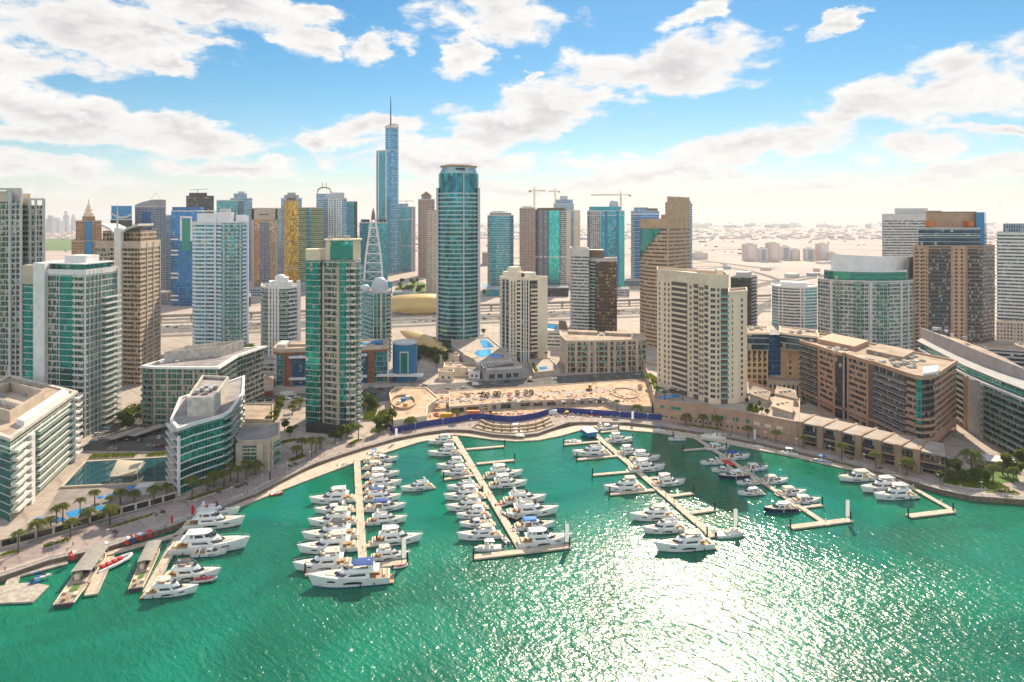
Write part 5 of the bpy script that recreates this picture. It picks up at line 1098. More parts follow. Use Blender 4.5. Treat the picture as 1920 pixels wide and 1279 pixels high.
# swimming pool terrace by the promenade
rt = thing('pool_terrace', 'terrace with two blue swimming pools behind the promenade wall', 'pool terrace', (*G(150, 965), L0))
q = [G(x, y) for x, y in ((50, 1022), (325, 941), (318, 911), (112, 920))]; mb = MB(); mb.prism(q, L0 + .05, L0 + .5); mb.build('paving', plain('terrace_paving', (.30, .26, .25), .8, .2), rt)
pool(rt, [(123, 962), (145, 955), (163, 951), (198, 949), (197, 956), (178, 959), (165, 964), (142, 968), (134, 972)], L0 + .5); pool(rt, [(98, 973), (116, 970), (124, 974), (112, 979), (99, 981)], L0 + .5, 'pool', flat('pool_dark', (.01, .14, .5), .05))
for i, (x, y) in enumerate(((62, 990), (72, 986), (190, 944), (228, 932), (210, 940), (246, 925), (180, 972), (160, 978))):
    p = G(x, y); mb = MB(); mb.loft([[(p.x + r_ * math.cos(a * 1.047), p.y + r_ * math.sin(a * 1.047), L0 + z) for a in range(6)] for r_, z in ((2.0, 2.7), (1.0, 3.1), (.1, 3.4))]); mb.tube([(p.x, p.y, L0 + .4), (p.x, p.y, L0 + 3)], .06, 5)
    tag(mb.build('parasol', M_CANVB if i % 3 else M_CANVC), '%s %s parasol counting from the apartment block by the blue pools' % (nth(i), 'blue' if i % 3 else 'cream'), 'parasol', 'parasols round the pools')
rt = thing('pool_bar', 'small white pool bar with blue awning beside the ornamental pool', 'kiosk', (*G(272, 926), L0)); p = G(272, 926)
mb = MB(); mb.box((p.x, p.y, L0 + 2), (6, 5, 3.2), .2); mb.build('wall', M_WHITE, rt); mb = MB(); mb.box((p.x, p.y, L0 + 3.8), (7, 6, .35), .2); mb.build('roof', M_LGREY, rt); mb = MB(); mb.box((p.x - 2.5, p.y - 4, L0 + 2.9), (3.6, 2.6, .2), .2); mb.build('awning', M_CANVB, rt)
# framed promenade wall
rt = thing('garden_wall', 'cream framed garden wall with dark panels along the promenade in front of the pools', 'wall', (*G(160, 990), L0))
wl = [(-60, 1050), (0, 1030), (100, 1004), (200, 974), (330, 938)]
for i in range(4):
    a, b = G(*wl[i]), G(*wl[i + 1]); d = b - a; L = d.length; d /= L; n_ = max(2, int(L / 5.0))
    mb = MB(); mb.box((*((a + b) / 2), L0 + 3.4), (L, .6, .5), math.atan2(d.y, d.x)); mb.box((*((a + b) / 2), L0 + .4), (L, .6, .8), math.atan2(d.y, d.x)); mb.build('rail', M_BEIGE, rt)
    for j in range(n_): p = a + d * (L * j / n_); mb = MB(); mb.box((p.x, p.y, L0 + 1.8), (.9, .62, 3.3), math.atan2(d.y, d.x)); mb.build('post', M_BEIGE, rt)
    for j in range(n_): p = a + d * (L * (j + .5) / n_); mb = MB(); mb.box((p.x, p.y, L0 + 2), (L / n_ - .9, .2, 2.4), math.atan2(d.y, d.x)); mb.build('panel', M_GDARK, rt)
# ------------------------------------------------------------------ towers across the highway
def tower(name, label, pts, ytop, D, mats, back=28, fl=None, par=(1.0, M_LGREY), roof=M_ROOFG, z0=None):
    cx_ = (pts[0][0] + pts[-1][0]) / 2; rt = bt(name, label, cx_, D, 'building')
    k = Blk(rt, Ws(*[(x, D + d) for x, d in pts]), Z(ytop, D), mats, back=back, parapet=par, roof=roof, z0=z0)
    if fl: k.floors(fl[0], fl[1], fl[2], fl[3])
    return rt, k
def cone_top(k, rt, u, v, prof, n, mat, name, z=None):
    c = k.P(u, v); z = k.z1 if z is None else z; mb = MB(); mb.loft([[(c.x + r * math.cos(2 * math.pi * (q + .5) / n), c.y + r * math.sin(2 * math.pi * (q + .5) / n), z + h) for q in range(n)] for r, h in prof]); mb.build(name, mat, rt)
rt, k = tower('office_tower', 'brown stone tower with stepped shoulders and a small tiered spire', [(134, 8), (152, 0), (182, 0), (198, 10)], 452, 900, [FBRN, FBRN, FBRN], 34, par=(1.2, M_TAN))
k.fins(M_GBLUE, 1, [.5], 10, .6); k2 = Blk(rt, [k.P(.12, .1), k.P(.3, .05), k.P(.7, .05), k.P(.88, .12)], Z(415, 900), [FBRN], back=24, z0=k.z1, part='upper_tier', parapet=(1.2, M_TAN)); k2.fins(M_GBLUE, 1, [.5], 8, .5)
k3 = Blk(rt, [k2.P(.25, .2), k2.P(.75, .2)], k2.z1 + 6, [FBRN], back=14, z0=k2.z1, part='top_tier', parapet=(.8, M_TAN))
cone_top(k3, rt, .5, .5, ((6, 0), (6, 5), (4.4, 5.5), (4.2, 10), (2.8, 10.6), (2.4, 15), (1, 17), (.3, 24)), 12, M_CREAM, 'spire')
rt, k = tower('office_tower', 'short dark blue tower with a swooping pale roof band', [(207, 0), (248, 0)], 412, 1050, [FDK], 30); k2 = Blk(rt, [k.P(.04, .05), k.P(.98, .05)], Z(386, 1050), [M_GBLUE], back=24, z0=k.z1, part='glass_top', roof=M_BLUEP)
c = k.P(.5, -.03); mb = MB(); mb.loft([[(k.P(u, -.03).x, k.P(u, -.03).y, k.z1 + z), (k.P(u, .1).x, k.P(u, .1).y, k.z1 + z), (k.P(u, .1).x, k.P(u, .1).y, k.z1 + z + 3), (k.P(u, -.03).x, k.P(u, -.03).y, k.z1 + z + 3)] for u, z in ((0, 9), (.25, 4), (.5, 1.5), (.75, 3), (1, 7))]); mb.build('roof_band', M_STEEL, rt)
rt, k = tower('office_tower', 'grey pier tower with a gently arched roof and wire pyramid', [(253, 0), (292, 0), (311, 14)], 388, 1080, [FGREY, FGREY], None)
mb = MB(); mb.loft([[(p.x, p.y, k.z1 - 1), (q.x, q.y, k.z1 - 1), (q.x, q.y, k.z1 + h), (p.x, p.y, k.z1 + h)] for p, q, h in ((k.P(u, 0), k.P(u, 1), h) for u, h in ((0, 3), (.3, 7), (.7, 10.5), (1.0, 11.5)))]); mb.build('arched_roof', M_GREY, rt); k.fins(M_GBLUE, 0, [.4, .55, .7], 4, .4, z1=k.z1 - 8)
a = k.P(.75, .5); mb = MB(); mb.tube([(a.x - 8, a.y, k.z1 + 10), (a.x, a.y, k.z1 + 23), (a.x + 8, a.y, k.z1 + 11)], .35, 4); mb.build('roof_pyramid', M_STEEL, rt)
rt, k = tower('office_tower', 'pale blue louvred slab between the arched grey tower and the bright blue tower', [(309, 0), (328, 0)], 404, 1130, [FBLUEL], 28)
rt, k = tower('hotel_tower', 'bright blue glass tower with a white outlined central panel and white side boxes', [(321, 4), (378, 0), (384, 20)], 396, 985, [FBLUE, FBLUE], None)
k.box(.03, .97, .0, .9, 6, M_BLUEP, name='roof_crown'); a, d, nn, L = k.edge(0)
for (u0, u1, z0_, z1_) in ((.3, .36, Z(452, 985), Z(408, 985)), (.64, .7, Z(452, 985), Z(408, 985)), (.3, .7, Z(409, 985), Z(407, 985) + 1)):
    p = a + d * L * (u0 + u1) / 2 + nn * .3; mb = MB(); mb.box((p.x, p.y, (z0_ + z1_) / 2), (L * (u1 - u0), .8, z1_ - z0_), math.atan2(d.y, d.x)); mb.build('white_frame', M_WHITE, rt)
p = a + d * L * .5 + nn * .2; mb = MB(); mb.box((p.x, p.y, (Z(470, 985) + Z(412, 985)) / 2), (L * .28, .5, Z(412, 985) - Z(470, 985)), math.atan2(d.y, d.x)); mb.build('green_panel', M_GTEAL, rt)
for y in (449, 470, 478, 513, 521, 555, 563):
    for u in (.12, .88): p = a + d * L * u + nn * .4; mb = MB(); mb.box((p.x, p.y, Z(y, 985)), (L * .24, .9, 2.2), math.atan2(d.y, d.x)); mb.build('white_bar', M_WHITE, rt)
rt, k = tower('office_tower', 'dark unfinished tower with a slim crane jib on top behind the bright blue tower', [(349, 0), (401, 0)], 368, 1350, [FDK], 40, par=(1, M_DARK)); k.box(.1, .75, .2, .8, 7, M_DARK); mb = MB(); p = k.P(.4, .5); mb.tube([(p.x, p.y, k.z1), (p.x, p.y, k.z1 + 14)], .5, 5); mb.tube([(p.x - 14, p.y, k.z1 + 13), (p.x + 22, p.y, k.z1 + 15)], .4, 4); mb.build('roof_crane', M_DARK, rt)
rt, k = tower('office_tower', 'grey green banded tower behind the white balcony tower', [(406, 0), (446, 0), (457, 16)], 376, 1250, [FTEALL, FGREY], None)
rt, k = tower('office_tower', 'blue stepped glass tower beside the grey green banded tower', [(432, 6), (448, 0), (460, 0), (473, 8)], 372, 1350, [FBLUEL, FTEALF, FBLUEL], 30); k.box(.15, .75, .1, .8, 10, FBLUEL, name='upper_tier'); k.box(.35, .65, .2, .7, 14, M_LGREY)
rt, k = tower('office_tower', 'square bronze mirror tower with pale frame and a dark central window strip', [(471, 0), (521, 0), (528, 14)], 392, 1250, [FMIR, FBLUEL], None, par=(2, M_BEIGE))
a, d, nn, L = k.edge(0)
for u, w, m_, z0_, z1_ in ((.5, .36, FGREY, L0, Z(417, 1250)), (.06, .1, M_BEIGE, L0, k.z1), (.95, .08, M_BEIGE, L0, k.z1), (.5, 1.0, M_BEIGE, Z(412, 1250), k.z1)):
    p = a + d * L * u + nn * .25; mb = MB(); q = [p - d * L * w / 2, p + d * L * w / 2, p + d * L * w / 2 + nn * .4, p - d * L * w / 2 + nn * .4]; q = [q[3], q[2], q[1], q[0]]; mb.prism(q, z0_, z1_); mb.build('facade_strip', m_, rt)
p = a + d * L * .5 + nn * .9; mb = MB(); mb.box((p.x, p.y, Z(402, 1250)), (L * .34, .4, 1.6), math.atan2(d.y, d.x)); mb.build('slot_window', M_GDARK, rt)
rt, k = tower('office_tower', 'gold mirrored tower joined to a green gold banded slab', [(532, 10), (541, 0), (560, 6)], 377, 1190, [FGOLD, FGOLD], 30, par=(1, M_TAN)); k2 = Blk(rt, Ws((556, 1196), (575, 1200), (584, 1194), (605, 1202)), Z(390, 1195), [FGRN, FTEALF, FGRN], back=26, part='banded_wing', roof=M_ROOFG, parapet=(1, M_TAN)); k2.floors(plain('green_gold_band', (.30, .32, .17), .5, .1), 7.2, .5, 1.6); k.box(.2, .8, .2, .8, 6, M_BROWN); k.slab(Z(506, 1190), 4, .6, M_TAN, 'belt')
rt, k = tower('office_tower', 'slate blue tower with a tiered top behind the gold tower', [(527, 0), (566, 0)], 372, 1420, [FBLUEL], 34); k.box(.15, .85, .1, .9, 7, M_GREY); k.box(.3, .7, .2, .8, 12, M_GREY)
rt, k = tower('hotel_tower', 'blue tower crowned with a brown hoop and two thin masts', [(593, 0), (623, 0)], 364, 1400, [FBLUEL], 30); c = k.P(.5, .3); r_ = 14; mb = MB(); mb.tube([(c.x + r_ * math.cos(t), c.y, k.z1 + 1 + 13 * math.sin(t) ** .6 if math.sin(t) > 0 else k.z1) for t in [math.pi * i / 12 for i in range(13)]], 1.3, 6); mb.build('hoop', M_BRICK, rt)
for s_ in (-4, 4): mb = MB(); mb.tube([(c.x + s_, c.y, k.z1 + 10), (c.x + s_, c.y, k.z1 + 24)], .5, 5); mb.build('mast', M_DARK, rt)
rt, k = tower('apartment_tower', 'white and blue striped tower in front of the hooped tower', [(606, 8), (614, 0), (642, 0), (650, 10)], 372, 1250, [FBLUEL, FWB, FBLUEL], 26); k.fins(M_WHITE, 1, [.08, .24, .4, .6, .76, .92], 1.8, .8); k.box(.1, .9, .1, .8, 8, M_STEEL, name='upper_tier'); k.box(.3, .9, .2, .8, 11, M_LGREY)
rt, k = tower('office_tower', 'dark teal glass tower beside the white and blue striped tower', [(648, 0), (664, 0), (670, 12)], 378, 1380, [FTEALF, FDK], None)
# tower with the pointed lattice front
rt, k = tower('office_tower', 'dark glass tower behind a tall pointed white lattice frame', [(674, 6), (690, 0), (712, 0), (727, 8)], 418, 1180, [FTEALF, FTEALL, FTEALF], 26); k.box(.05, .35, .0, .7, 6, FDK, name='roof_wing'); k.box(.65, .95, .0, .7, 6, FDK, name='roof_wing')
DL = 1160; bz = Z(527, DL); tz = Z(396, DL); bl, br, ap = W(683, DL), W(717, DL), W(700, DL)
def lat(t, s_): p = (bl if s_ < 0 else br) * (1 - t) + ap * t; w = (1 - t ** 1.6); return ap + (p - ap) * (w / (1 - t) if t < 1 else 0)
ts = [0, .13, .26, .39, .52, .64, .76, .88]
for s_ in (-1, 1): mb = MB(); mb.tube([(*lat(t, s_), bz + (tz - bz) * t) for t in ts + [.97]], [1.7] * 8 + [.8], 6); mb.build('lattice_leg', M_WHITE, rt)
for i, t in enumerate(ts):
    a, b = lat(t, -1), lat(t, 1); z = bz + (tz - bz) * t; mb = MB(); mb.tube([(*a, z), (*b, z)], .9, 5); mb.build('lattice_beam', M_WHITE, rt)
    if i < 6:
        t2 = ts[i + 1]; z2 = bz + (tz - bz) * t2
        for s_ in (-1, 1): mb = MB(); mb.tube([(*lat(t, s_), z), (*lat(t2, -s_), z2)], .45, 4); mb.build('lattice_brace', M_STEEL, rt)
c = ap; mb = MB(); mb.loft([[(c.x + r * math.cos(q * 1.571 + .785), c.y + r * math.sin(q * 1.571 + .785), tz + h) for q in range(4)] for r, h in ((4.5, -14), (3.4, -4), (.3, 6))]); mb.build('lattice_tip', M_BROWN, rt)
kb = Blk(rt, Ws((676, 1150), (735, 1148)), bz, [FTEALF], back=30, part='podium')
# the tallest: blade and oval with a mast
rt = bt('skyscraper', 'tallest skyscraper, a teal blade beside a round banded shaft with slanted top and mast', 727, 1600)
k = Blk(rt, Ws((706, 1600), (710, 1594), (724, 1590), (731, 1594)), Z(284, 1595), [FALM, FTEALF, FALM, FALM], back=34, part='blade', roof=M_STEEL); k.fins(M_WHITE, 1, [.0, 1.0], 1.8, 1.2, z1=k.z1 + 3); k.fins(M_WHITE, 0, [.02], 1.2, .8, z1=k.z1 - 4); k.slab(k.z1, 2.5, .3, M_STEEL)
c = W(735, 1620); ov = [c + Vector((15.2 * math.cos(2 * math.pi * i / 28 - 1.57), 22 * math.sin(2 * math.pi * i / 28 - 1.57))) for i in range(28)]; zt = Z(236, 1600)
mb = MB(); mb.prism(ov, L0, lambda p: zt + (p.x - c.x) * .0 + 4 * math.cos((p.x - c.x) / 15 * 1.5) + (p.y - c.y) * .22, mi=0, top=1); mb.build('shaft', [FALM, M_LGREY], rt)
mb = MB(); o2 = offs(ov, .8); mb.loft([[(p.x, p.y, zz + 4 * math.cos((p.x - c.x) / 15 * 1.5) + (p.y - c.y) * .22) for p in q_] for q_, zz in ((o2, zt - 4), (o2, zt + 2), (ov, zt + 2))], cap0=False, cap1=False); mb.build('crown_ring', M_LGREY, rt)
mb = MB(); zb = L0 + 20
mb.prism(offs(ov, .3), 0, .6); me = mb.mesh('floor_band', flat('blue_white_band', (.42, .66, .85), .3), (rt.location.x, rt.location.y, 0))
while zb < zt - 12: link_mesh('floor_band', me, rt, (0, 0, zb - L0)); zb += 12.6
p = c; mb = MB(); mb.tube([(p.x - 3, p.y, zt - 2), (p.x - 3, p.y, Z(205, 1620)), (p.x - 3, p.y, Z(181, 1620))], [1.7, 1.4, .6], 8); mb.build('mast', M_DARK, rt)
rt, k = tower('office_tower', 'teal and grey tower with a plant crown beside the tallest skyscraper', [(746, 8), (755, 0), (768, 0), (778, 8)], 388, 1650, [FTEALL, FTEALF, FGREY], 34); k.box(.05, .6, .1, .9, 8, FBLUEL, name='upper_tier'); k.fins(M_LGREY, 2, [.5, .98], 3, .8); k.slab(Z(412, 1650), 2, .6, M_LGREY, 'belt'); k.slab(Z(462, 1650), 2, .6, M_LGREY, 'belt'); mb = MB(); p = k.P(.5, .5); mb.tube([(p.x - 20, p.y, k.z1 + 14), (p.x + 18, p.y, k.z1 + 15)], .5, 4); mb.tube([(p.x, p.y, k.z1 + 7), (p.x, p.y, k.z1 + 16)], .5, 4); mb.build('roof_crane', M_DARK, rt)
rt, k = tower('apartment_tower', 'slim pink brown stone tower with a pyramid roof behind the cylinder tower', [(784, 8), (791, 0), (808, 0), (815, 8)], 374, 1480, [FPNK, FPNK, FPNK], 34); k.fins(M_PINK, 1, [.05, .35, .65, .95], 1.4, 1.2); k2 = Blk(rt, [k.P(.2, .15), k.P(.8, .15)], k.z1 + 8, [FPNK], back=20, z0=k.z1, part='upper_tier'); cone_top(k2, rt, .5, .5, ((15, 0), (15, 1.5), (4, 8), (.4, 10)), 4, M_BRICK, 'pyramid_roof'); k.balconies([dict(i=0, t0=.1, t1=.9, fh=7, out=1.5, rail=M_PINK, slab=M_PINK)])
rt, k = tower('apartment_tower', 'beige tower with rows of small windows squeezed against the cylinder tower', [(799, 6), (805, 0), (816, 0), (826, 0)], 400, 1170, [FBEI, FBEI, FBEI], 26); k.fins(M_BEIGE, 1, [.3, .7], 1.2, .8); k.fins(M_GBLUE, 2, [.5], 2.4, .5); k.box(.1, .9, .1, .9, 6, M_BEIGE)
rt, k = tower('office_tower', 'bulging teal glass tower lined with pale floor strips and a flat cap', [(914, 16), (921, 4), (930, 0), (946, 0), (956, 4), (963, 16)], 404, 1200, [FTEALL, FTEALF, FTEALL, FTEALL, FTEALF], 26); k.floors(M_STEEL, 7.8, .2, .5); cone_top(k, rt, .5, .4, ((19, 0), (19.5, 5), (16, 6.5), (15, 7.5)), 20, M_GREY, 'roof_cap')
rt, k = tower('apartment_tower', 'rosy grey gridded tower under a crane', [(974, 6), (980, 0), (1004, 0)], 390, 1500, [FPNK, FPNK], 34); k.fins(M_PINK, 1, [.1, .35, .6, .85], 1.5, .9); k.box(.2, .8, .2, .8, 4, M_CREAM)
rt, k = tower('office_tower', 'dark stone tower with a bright turquoise glass centre', [(1004, 8), (1009, 0), (1028, 2), (1050, 0), (1062, 4)], 394, 1200, [FDK, FGREY, FTEALB, FWBD], 26, par=(1.2, M_BROWN)); k.box(.05, .95, .02, .9, 4, M_BROWN, name='upper_tier'); k.slab(Z(483, 1200), 2.2, .5, M_LGREY, 'belt'); k.fins(M_BROWN, 1, [.02, .5, .98], 2.2, .6); k.fins(M_BROWN, 2, [1.0], 1.6, .8)
rt, k = tower('apartment_tower', 'cream sided tower behind the turquoise glass tower', [(1058, 10), (1070, 0), (1076, 2), (1088, 4)], 396, 1330, [FCRM, FBLUEL, M_CREAM], 30); k.fins(M_CREAM, 2, [.5], 8, .5); k.slab(k.z1, 2, .5, M_CREAM)
rt, k = tower('apartment_tower', 'far blue tower with setback terraces beneath the second crane', [(1038, 0), (1076, 0)], 382, 1560, [FBLUEL], 34); k2 = Blk(rt, [k.P(.1, .1), k.P(.95, .1)], Z(374, 1560), [FBLUEL], back=24, z0=k.z1, part='upper_tier'); k2.box(.25, .7, .1, .8, 8, M_STEEL); k.floors(M_STEEL, 3.8, .3, .8, zs=k.z1 - 20)
rt, k = tower('office_tower', 'teal glass tower with white gridded side and a domed roof', [(1101, 10), (1107, 2), (1126, 0), (1160, 2), (1171, 12)], 396, 1200, [FGREY, FGRID, FTEALF, FTEALB], 30, par=(1.2, M_STEEL)); k.fins(M_BLUEP, 2, [.3, .95], 4, .6); k.box(.05, .9, .05, .9, 8, FTEALF, name='upper_tier'); k.slab(k.z1 - 8, 1.4, .5, M_STEEL)
cone_top(k, rt, .72, .3, ((8, 8), (8, 13), (6.6, 17), (3.5, 19.5), (.4, 20.3)), 16, M_STEEL, 'dome')
z = Z(530, 1200)
for j in range(18): p = k.P(.6, -.01); mb = MB(); mb.box((p.x, p.y - .8, Z(410 + 7 * j, 1200)), (13, .5, 1)); mb.build('sunshade', M_STEEL, rt)
rt, k = tower('apartment_tower', 'rounded blue tower with white cornice left of the curved tan tower', [(1183, 14), (1190, 4), (1202, 0), (1222, 2), (1236, 12)], 396, 1400, [FBLUEL, FBLUE, FBLUE, FBLUE], 34); rt['label'] = 'rounded blue tower with white cornice between dome tower and curved tan tower'; k.floors(M_STEEL, 7.6, .3, .9); k.slab(k.z1 - 7, 2, 1.2, M_WHITE); k.box(.1, .6, .1, .8, 8, FBLUEL, name='upper_tier'); k.box(.55, .95, .1, .8, 6, M_BROWN)
rt, k = tower('apartment_tower', 'pale grey ribbed tower rising behind the curved tan tower', [(1254, 0), (1286, 0), (1298, 14)], 382, 1120, [FGREY, FBLUEL], None); k.fins(M_LGREY, 0, [.1, .3, .5, .7, .9], 1.2, 1.0); k.box(.05, .95, .05, .9, 4, M_BROWN)
# lower blocks at the far side of the highway
lows = [(296, 340, 572, 18, FGREY, 'low grey podium with parked roof under the bright blue tower'), (385, 470, 575, 14, FDK, 'dark low showroom behind the white balcony tower'), (560, 604, 548, 14, FWBD, 'low white block at the foot of the gold tower'),
        (736, 775, 560, 10, FTEALL, 'small teal glass pavilion by the park across the highway'), (1000, 1066, 556, 14, FDK, 'dark podium of the turquoise glass tower'), (1090, 1180, 556, 12, FWBD, 'pale podium of the domed teal tower'), (1158, 1200, 536, 10, FGREY, 'grey podium below the rounded blue tower'),
        (904, 918, 498, 34, FPNK, 'lonely pink block seen between the cylinder and the bulging teal tower'), (470, 560, 556, 12, FBLUEL, 'long blue low showroom behind the slim white tower'), (1228, 1300, 548, 10, FBEI, 'beige low depot behind the curved tan tower'), (912, 968, 556, 12, FTEALF, 'teal podium of the bulging glass tower')]
for i, (x0, x1, y, h, m_, lb) in enumerate(lows):
    a, b = G(x0, y), G(x1, y); r2 = thing('low_block', lb, 'building', (*((a + b) / 2), L0)); k = Blk(r2, [a, b], L0 + h, [m_], back=30, roof=M_ROOFG, parapet=(.8, M_LGREY)); k.clutter(5, i)
# golden metro station
rt = thing('metro_station', 'golden shell roofed metro station beside the highway', 'station', (*hw(285, 40), L0))
c = hw(285, 42); N = 18; rings = []
for i in range(N + 1):
    t_ = -1 + 2 * i / N; w = 21 * (1 - abs(t_) ** 2.4) ** .5 + .1; h = 17 * (1 - abs(t_) ** 2.6) ** .6 + .1; p = c + HD * (62 * t_)
    rings.append([(*(p + HN * (w * math.cos(a) * (1.12 if math.sin(a) < .3 else 1))), 10 + h * math.sin(a)) for a in [math.pi * q / 14 for q in range(-1, 16)]] + [(*(p - HN * (w * 1.12)), 9 - 7 * max(0, 1 - (t_ / .5) ** 2))])
mb = MB(); mb.loft(rings, cap0=False, cap1=False, closed=False); o = mb.build('shell_roof', M_GOLD, rt, smooth=True, sharp=60); sm = o.modifiers.new('thick', 'SOLIDIFY'); sm.thickness = .8
for s_ in (-1, 1):
    mb = MB(); ring = []
    mb.loft([[(*(c + HD * (56 * t_) + HN * (s_ * (20.5 * (1 - abs(t_) ** 2.4) ** .5 - 1.0))), z) for z in (L0, 13)] for t_ in [-1 + 2 * i / 16 for i in range(17)]], cap0=False, cap1=False, closed=False); mb.build('glass_side', M_GDARK, rt)
mb = MB(); q = [c + HD * a + HN * b for a, b in ((-66, -19), (66, -19), (66, 19), (-66, 19))]; mb.prism(q, L0, 9); mb.build('concourse', M_GREY, rt)
rt = thing('footbridge_entrance', 'slender golden leaf shaped station entrance behind the trees', 'station entrance', (*G(790, 650), L0))
a, b = G(752, 640, 6), G(838, 668, 6); mb = MB(); rings = []
for i in range(15):
    t_ = i / 14; p = a + (b - a) * t_; w = 9.5 * math.sin(math.pi * min(1, t_ * .9 + .02)) ** .8 + .1; h = 7 * math.sin(math.pi * min(1, t_ * .85 + .02)) ** .8; d_ = (b - a).normalized(); n_ = Vector((-d_.y, d_.x)); z_ = 16 - 8 * t_
    rings.append([(*(p + n_ * (w * math.cos(q))), z_ + h * math.sin(q)) for q in [math.pi * k_ / 8 for k_ in range(9)]])
mb.loft(rings, closed=False, cap0=False, cap1=False); o = mb.build('shell_roof', M_GOLD, rt, smooth=True, sharp=60); sm = o.modifiers.new('thick', 'SOLIDIFY'); sm.thickness = .5
mb = MB(); d_ = (b - a).normalized(); n_ = Vector((-d_.y, d_.x)); mb.prism([a + d_ * 10 - n_ * 5, b - d_ * 5 - n_ * 5, b - d_ * 5 + n_ * 5, a + d_ * 10 + n_ * 5], L0, 8); mb.build('concourse', M_GDARK, rt)
# tower cranes
def crane(px, D, ybase, yt, jl, jr, rz, label):
    p = W(px, D); z0_, z1_ = Z(ybase, D), Z(yt, D); rt = thing('tower_crane', label, 'crane', (p.x, p.y, z0_), 0, 'tower cranes on the skyline')
    mb = MB()
    for dx, dy in ((-1, -1), (1, -1), (1, 1), (-1, 1)): mb.tube([(p.x + dx, p.y + dy, z0_), (p.x + dx, p.y + dy, z1_ - 4)], .35, 4)
    z = z0_; s_ = 1
    while z < z1_ - 8: mb.tube([(p.x - s_, p.y - 1, z), (p.x + s_, p.y - 1, z + 3.5)], .25, 4); z += 3.5; s_ = -s_
    mb.build('mast_lattice', M_YEL, rt)
    d = Vector((math.cos(rz), math.sin(rz), 0)); P0 = Vector((p.x, p.y, z1_ - 4))
    mb = MB()
    for off in ((0, 0, 0), (0, 0, 2.2)): mb.tube([tuple(P0 + Vector(off)), tuple(P0 + d * jl + Vector(off) * (.5))], .38, 4)
    n_ = int(jl / 4)
    for i in range(n_): mb.tube([tuple(P0 + d * (jl * i / n_)), tuple(P0 + d * (jl * (i + .5) / n_) + Vector((0, 0, 1.8)))], .2, 4)
    mb.build('jib_lattice', M_YEL, rt)
    mb = MB(); mb.tube([tuple(P0 + Vector((0, 0, .8))), tuple(P0 - d * jr + Vector((0, 0, .8)))], .5, 4); mb.build('counter_jib', M_YEL, rt)
    mb = MB(); q = P0 - d * jr; mb.box((q.x, q.y, q.z - .5), (4, 2.5, 3), rz); mb.build('counterweight', M_CONC, rt)
    mb = MB(); mb.box((P0.x, P0.y - 1.5, P0.z + .8), (2.2, 2.2, 2.6)); mb.build('cab', M_WHITE, rt)
    mb = MB(); mb.tube([tuple(P0), tuple(P0 + Vector((0, 0, 8)))], [.9, .3], 4); mb.tube([tuple(P0 + Vector((0, 0, 8))), tuple(P0 + d * jl * .7 + Vector((0, 0, 1.5)))], .12, 3); mb.tube([tuple(P0 + Vector((0, 0, 8))), tuple(P0 - d * jr * .9)], .12, 3); mb.build('apex_tie', M_YEL, rt)
crane(1002, 1190, 392, 354, 20, 8, R(12), 'yellow tower crane between the rosy grey tower and the dark stone tower')
crane(1041, 1530, 384, 356, 16, 8, R(190), 'smaller yellow tower crane on the far blue tower with setback terraces')
crane(1164, 1215, 396, 362, 52, 16, R(178), 'yellow tower crane with long jib above the domed teal tower')
# ------------------------------------------------------------------ boats
HIDE = (0, 0, 0)
FULL = [.5]
def hull_b(t, B, full=None):
    full = FULL[0]
    return hull_b_(t, B, full)
def hull_b_(t, B, full): return B / 2 * ((.9 + .1 * min(1, t / .35)) if t < full else max(0.02, 1 - ((t - full) / (1 - full)) ** 2.3))
def hull_pt(t, z, L, B, H0, H1):
    """a point on the port topside at height z"""
    sh = H0 + (H1 - H0) * t ** 1.7; b = hull_b(t, B); q = max(0, min(1, z / sh)); yy = b * (.80 + .20 * q ** .7); rk = .075 * L * (t ** 5) * q
    return Vector((-L / 2 + L * t * .93 + rk, yy, z))
def sheer(t, H0, H1): return H0 + (H1 - H0) * t ** 1.7
TS = [0, .12, .28, .42, .54, .65, .75, .84, .91, .96, 1.0]
def add_hull(rt, L, B, H0, H1, mat):
    mb = MB(); rings = []
    for t in TS:
        sh = sheer(t, H0, H1); p = [hull_pt(t, z, L, B, H0, H1) for z in (.05, sh * .35, sh * .7, sh)]
        k = Vector((p[0].x, 0, -.5)); rings.append([p[3], p[2], p[1], p[0], k] + [Vector((q.x, -q.y, q.z)) for q in p])
    mb.loft([[tuple(q) for q in r] for r in rings], closed=True, cap0=True, cap1=True); mb.build('hull', mat, rt, org=HIDE, smooth=True, sharp=50)
def boot(rt, L, B, H0, H1, mat):
    mb = MB()
    for s_ in (1, -1):
        rs = []
        for t in TS: a, b = hull_pt(t, .06, L, B, H0, H1), hull_pt(t, .30, L, B, H0, H1); rs.append([(a.x, s_ * (a.y + .02), a.z), (b.x, s_ * (b.y + .02), b.z), (b.x, s_ * (b.y - .05), b.z), (a.x, s_ * (a.y - .05), a.z)])
        mb.loft(rs)
    mb.build('boot_stripe', mat, rt, org=HIDE)
def fenders(rt, L, B, H0, H1, ts):
    for t in ts:
        for s_ in (1, -1): p = hull_pt(t, H0 * .6, L, B, H0, H1); mb = MB(); mb.tube([(p.x, s_ * (p.y + .18), .5), (p.x, s_ * (p.y + .18), 1.25)], .17, 6); mb.build('fender', M_CANVD if t < .4 else M_GEL, rt, org=HIDE)
def add_deck(rt, L, B, H0, H1, t0, t1, mat, name='deck', inset=.22, dz=.06, n=9):
    mb = MB(); rings = []
    for i in range(n + 1):
        t = t0 + (t1 - t0) * i / n; sh = sheer(t, H0, H1); p = hull_pt(t, sh, L, B, H0, H1); w = max(.03, p.y - inset)
        rings.append([(p.x, w, sh + dz), (p.x, -w, sh + dz), (p.x, -w, sh - .1), (p.x, w, sh - .1)])
    mb.loft(rings); mb.build(name, mat, rt, org=HIDE)
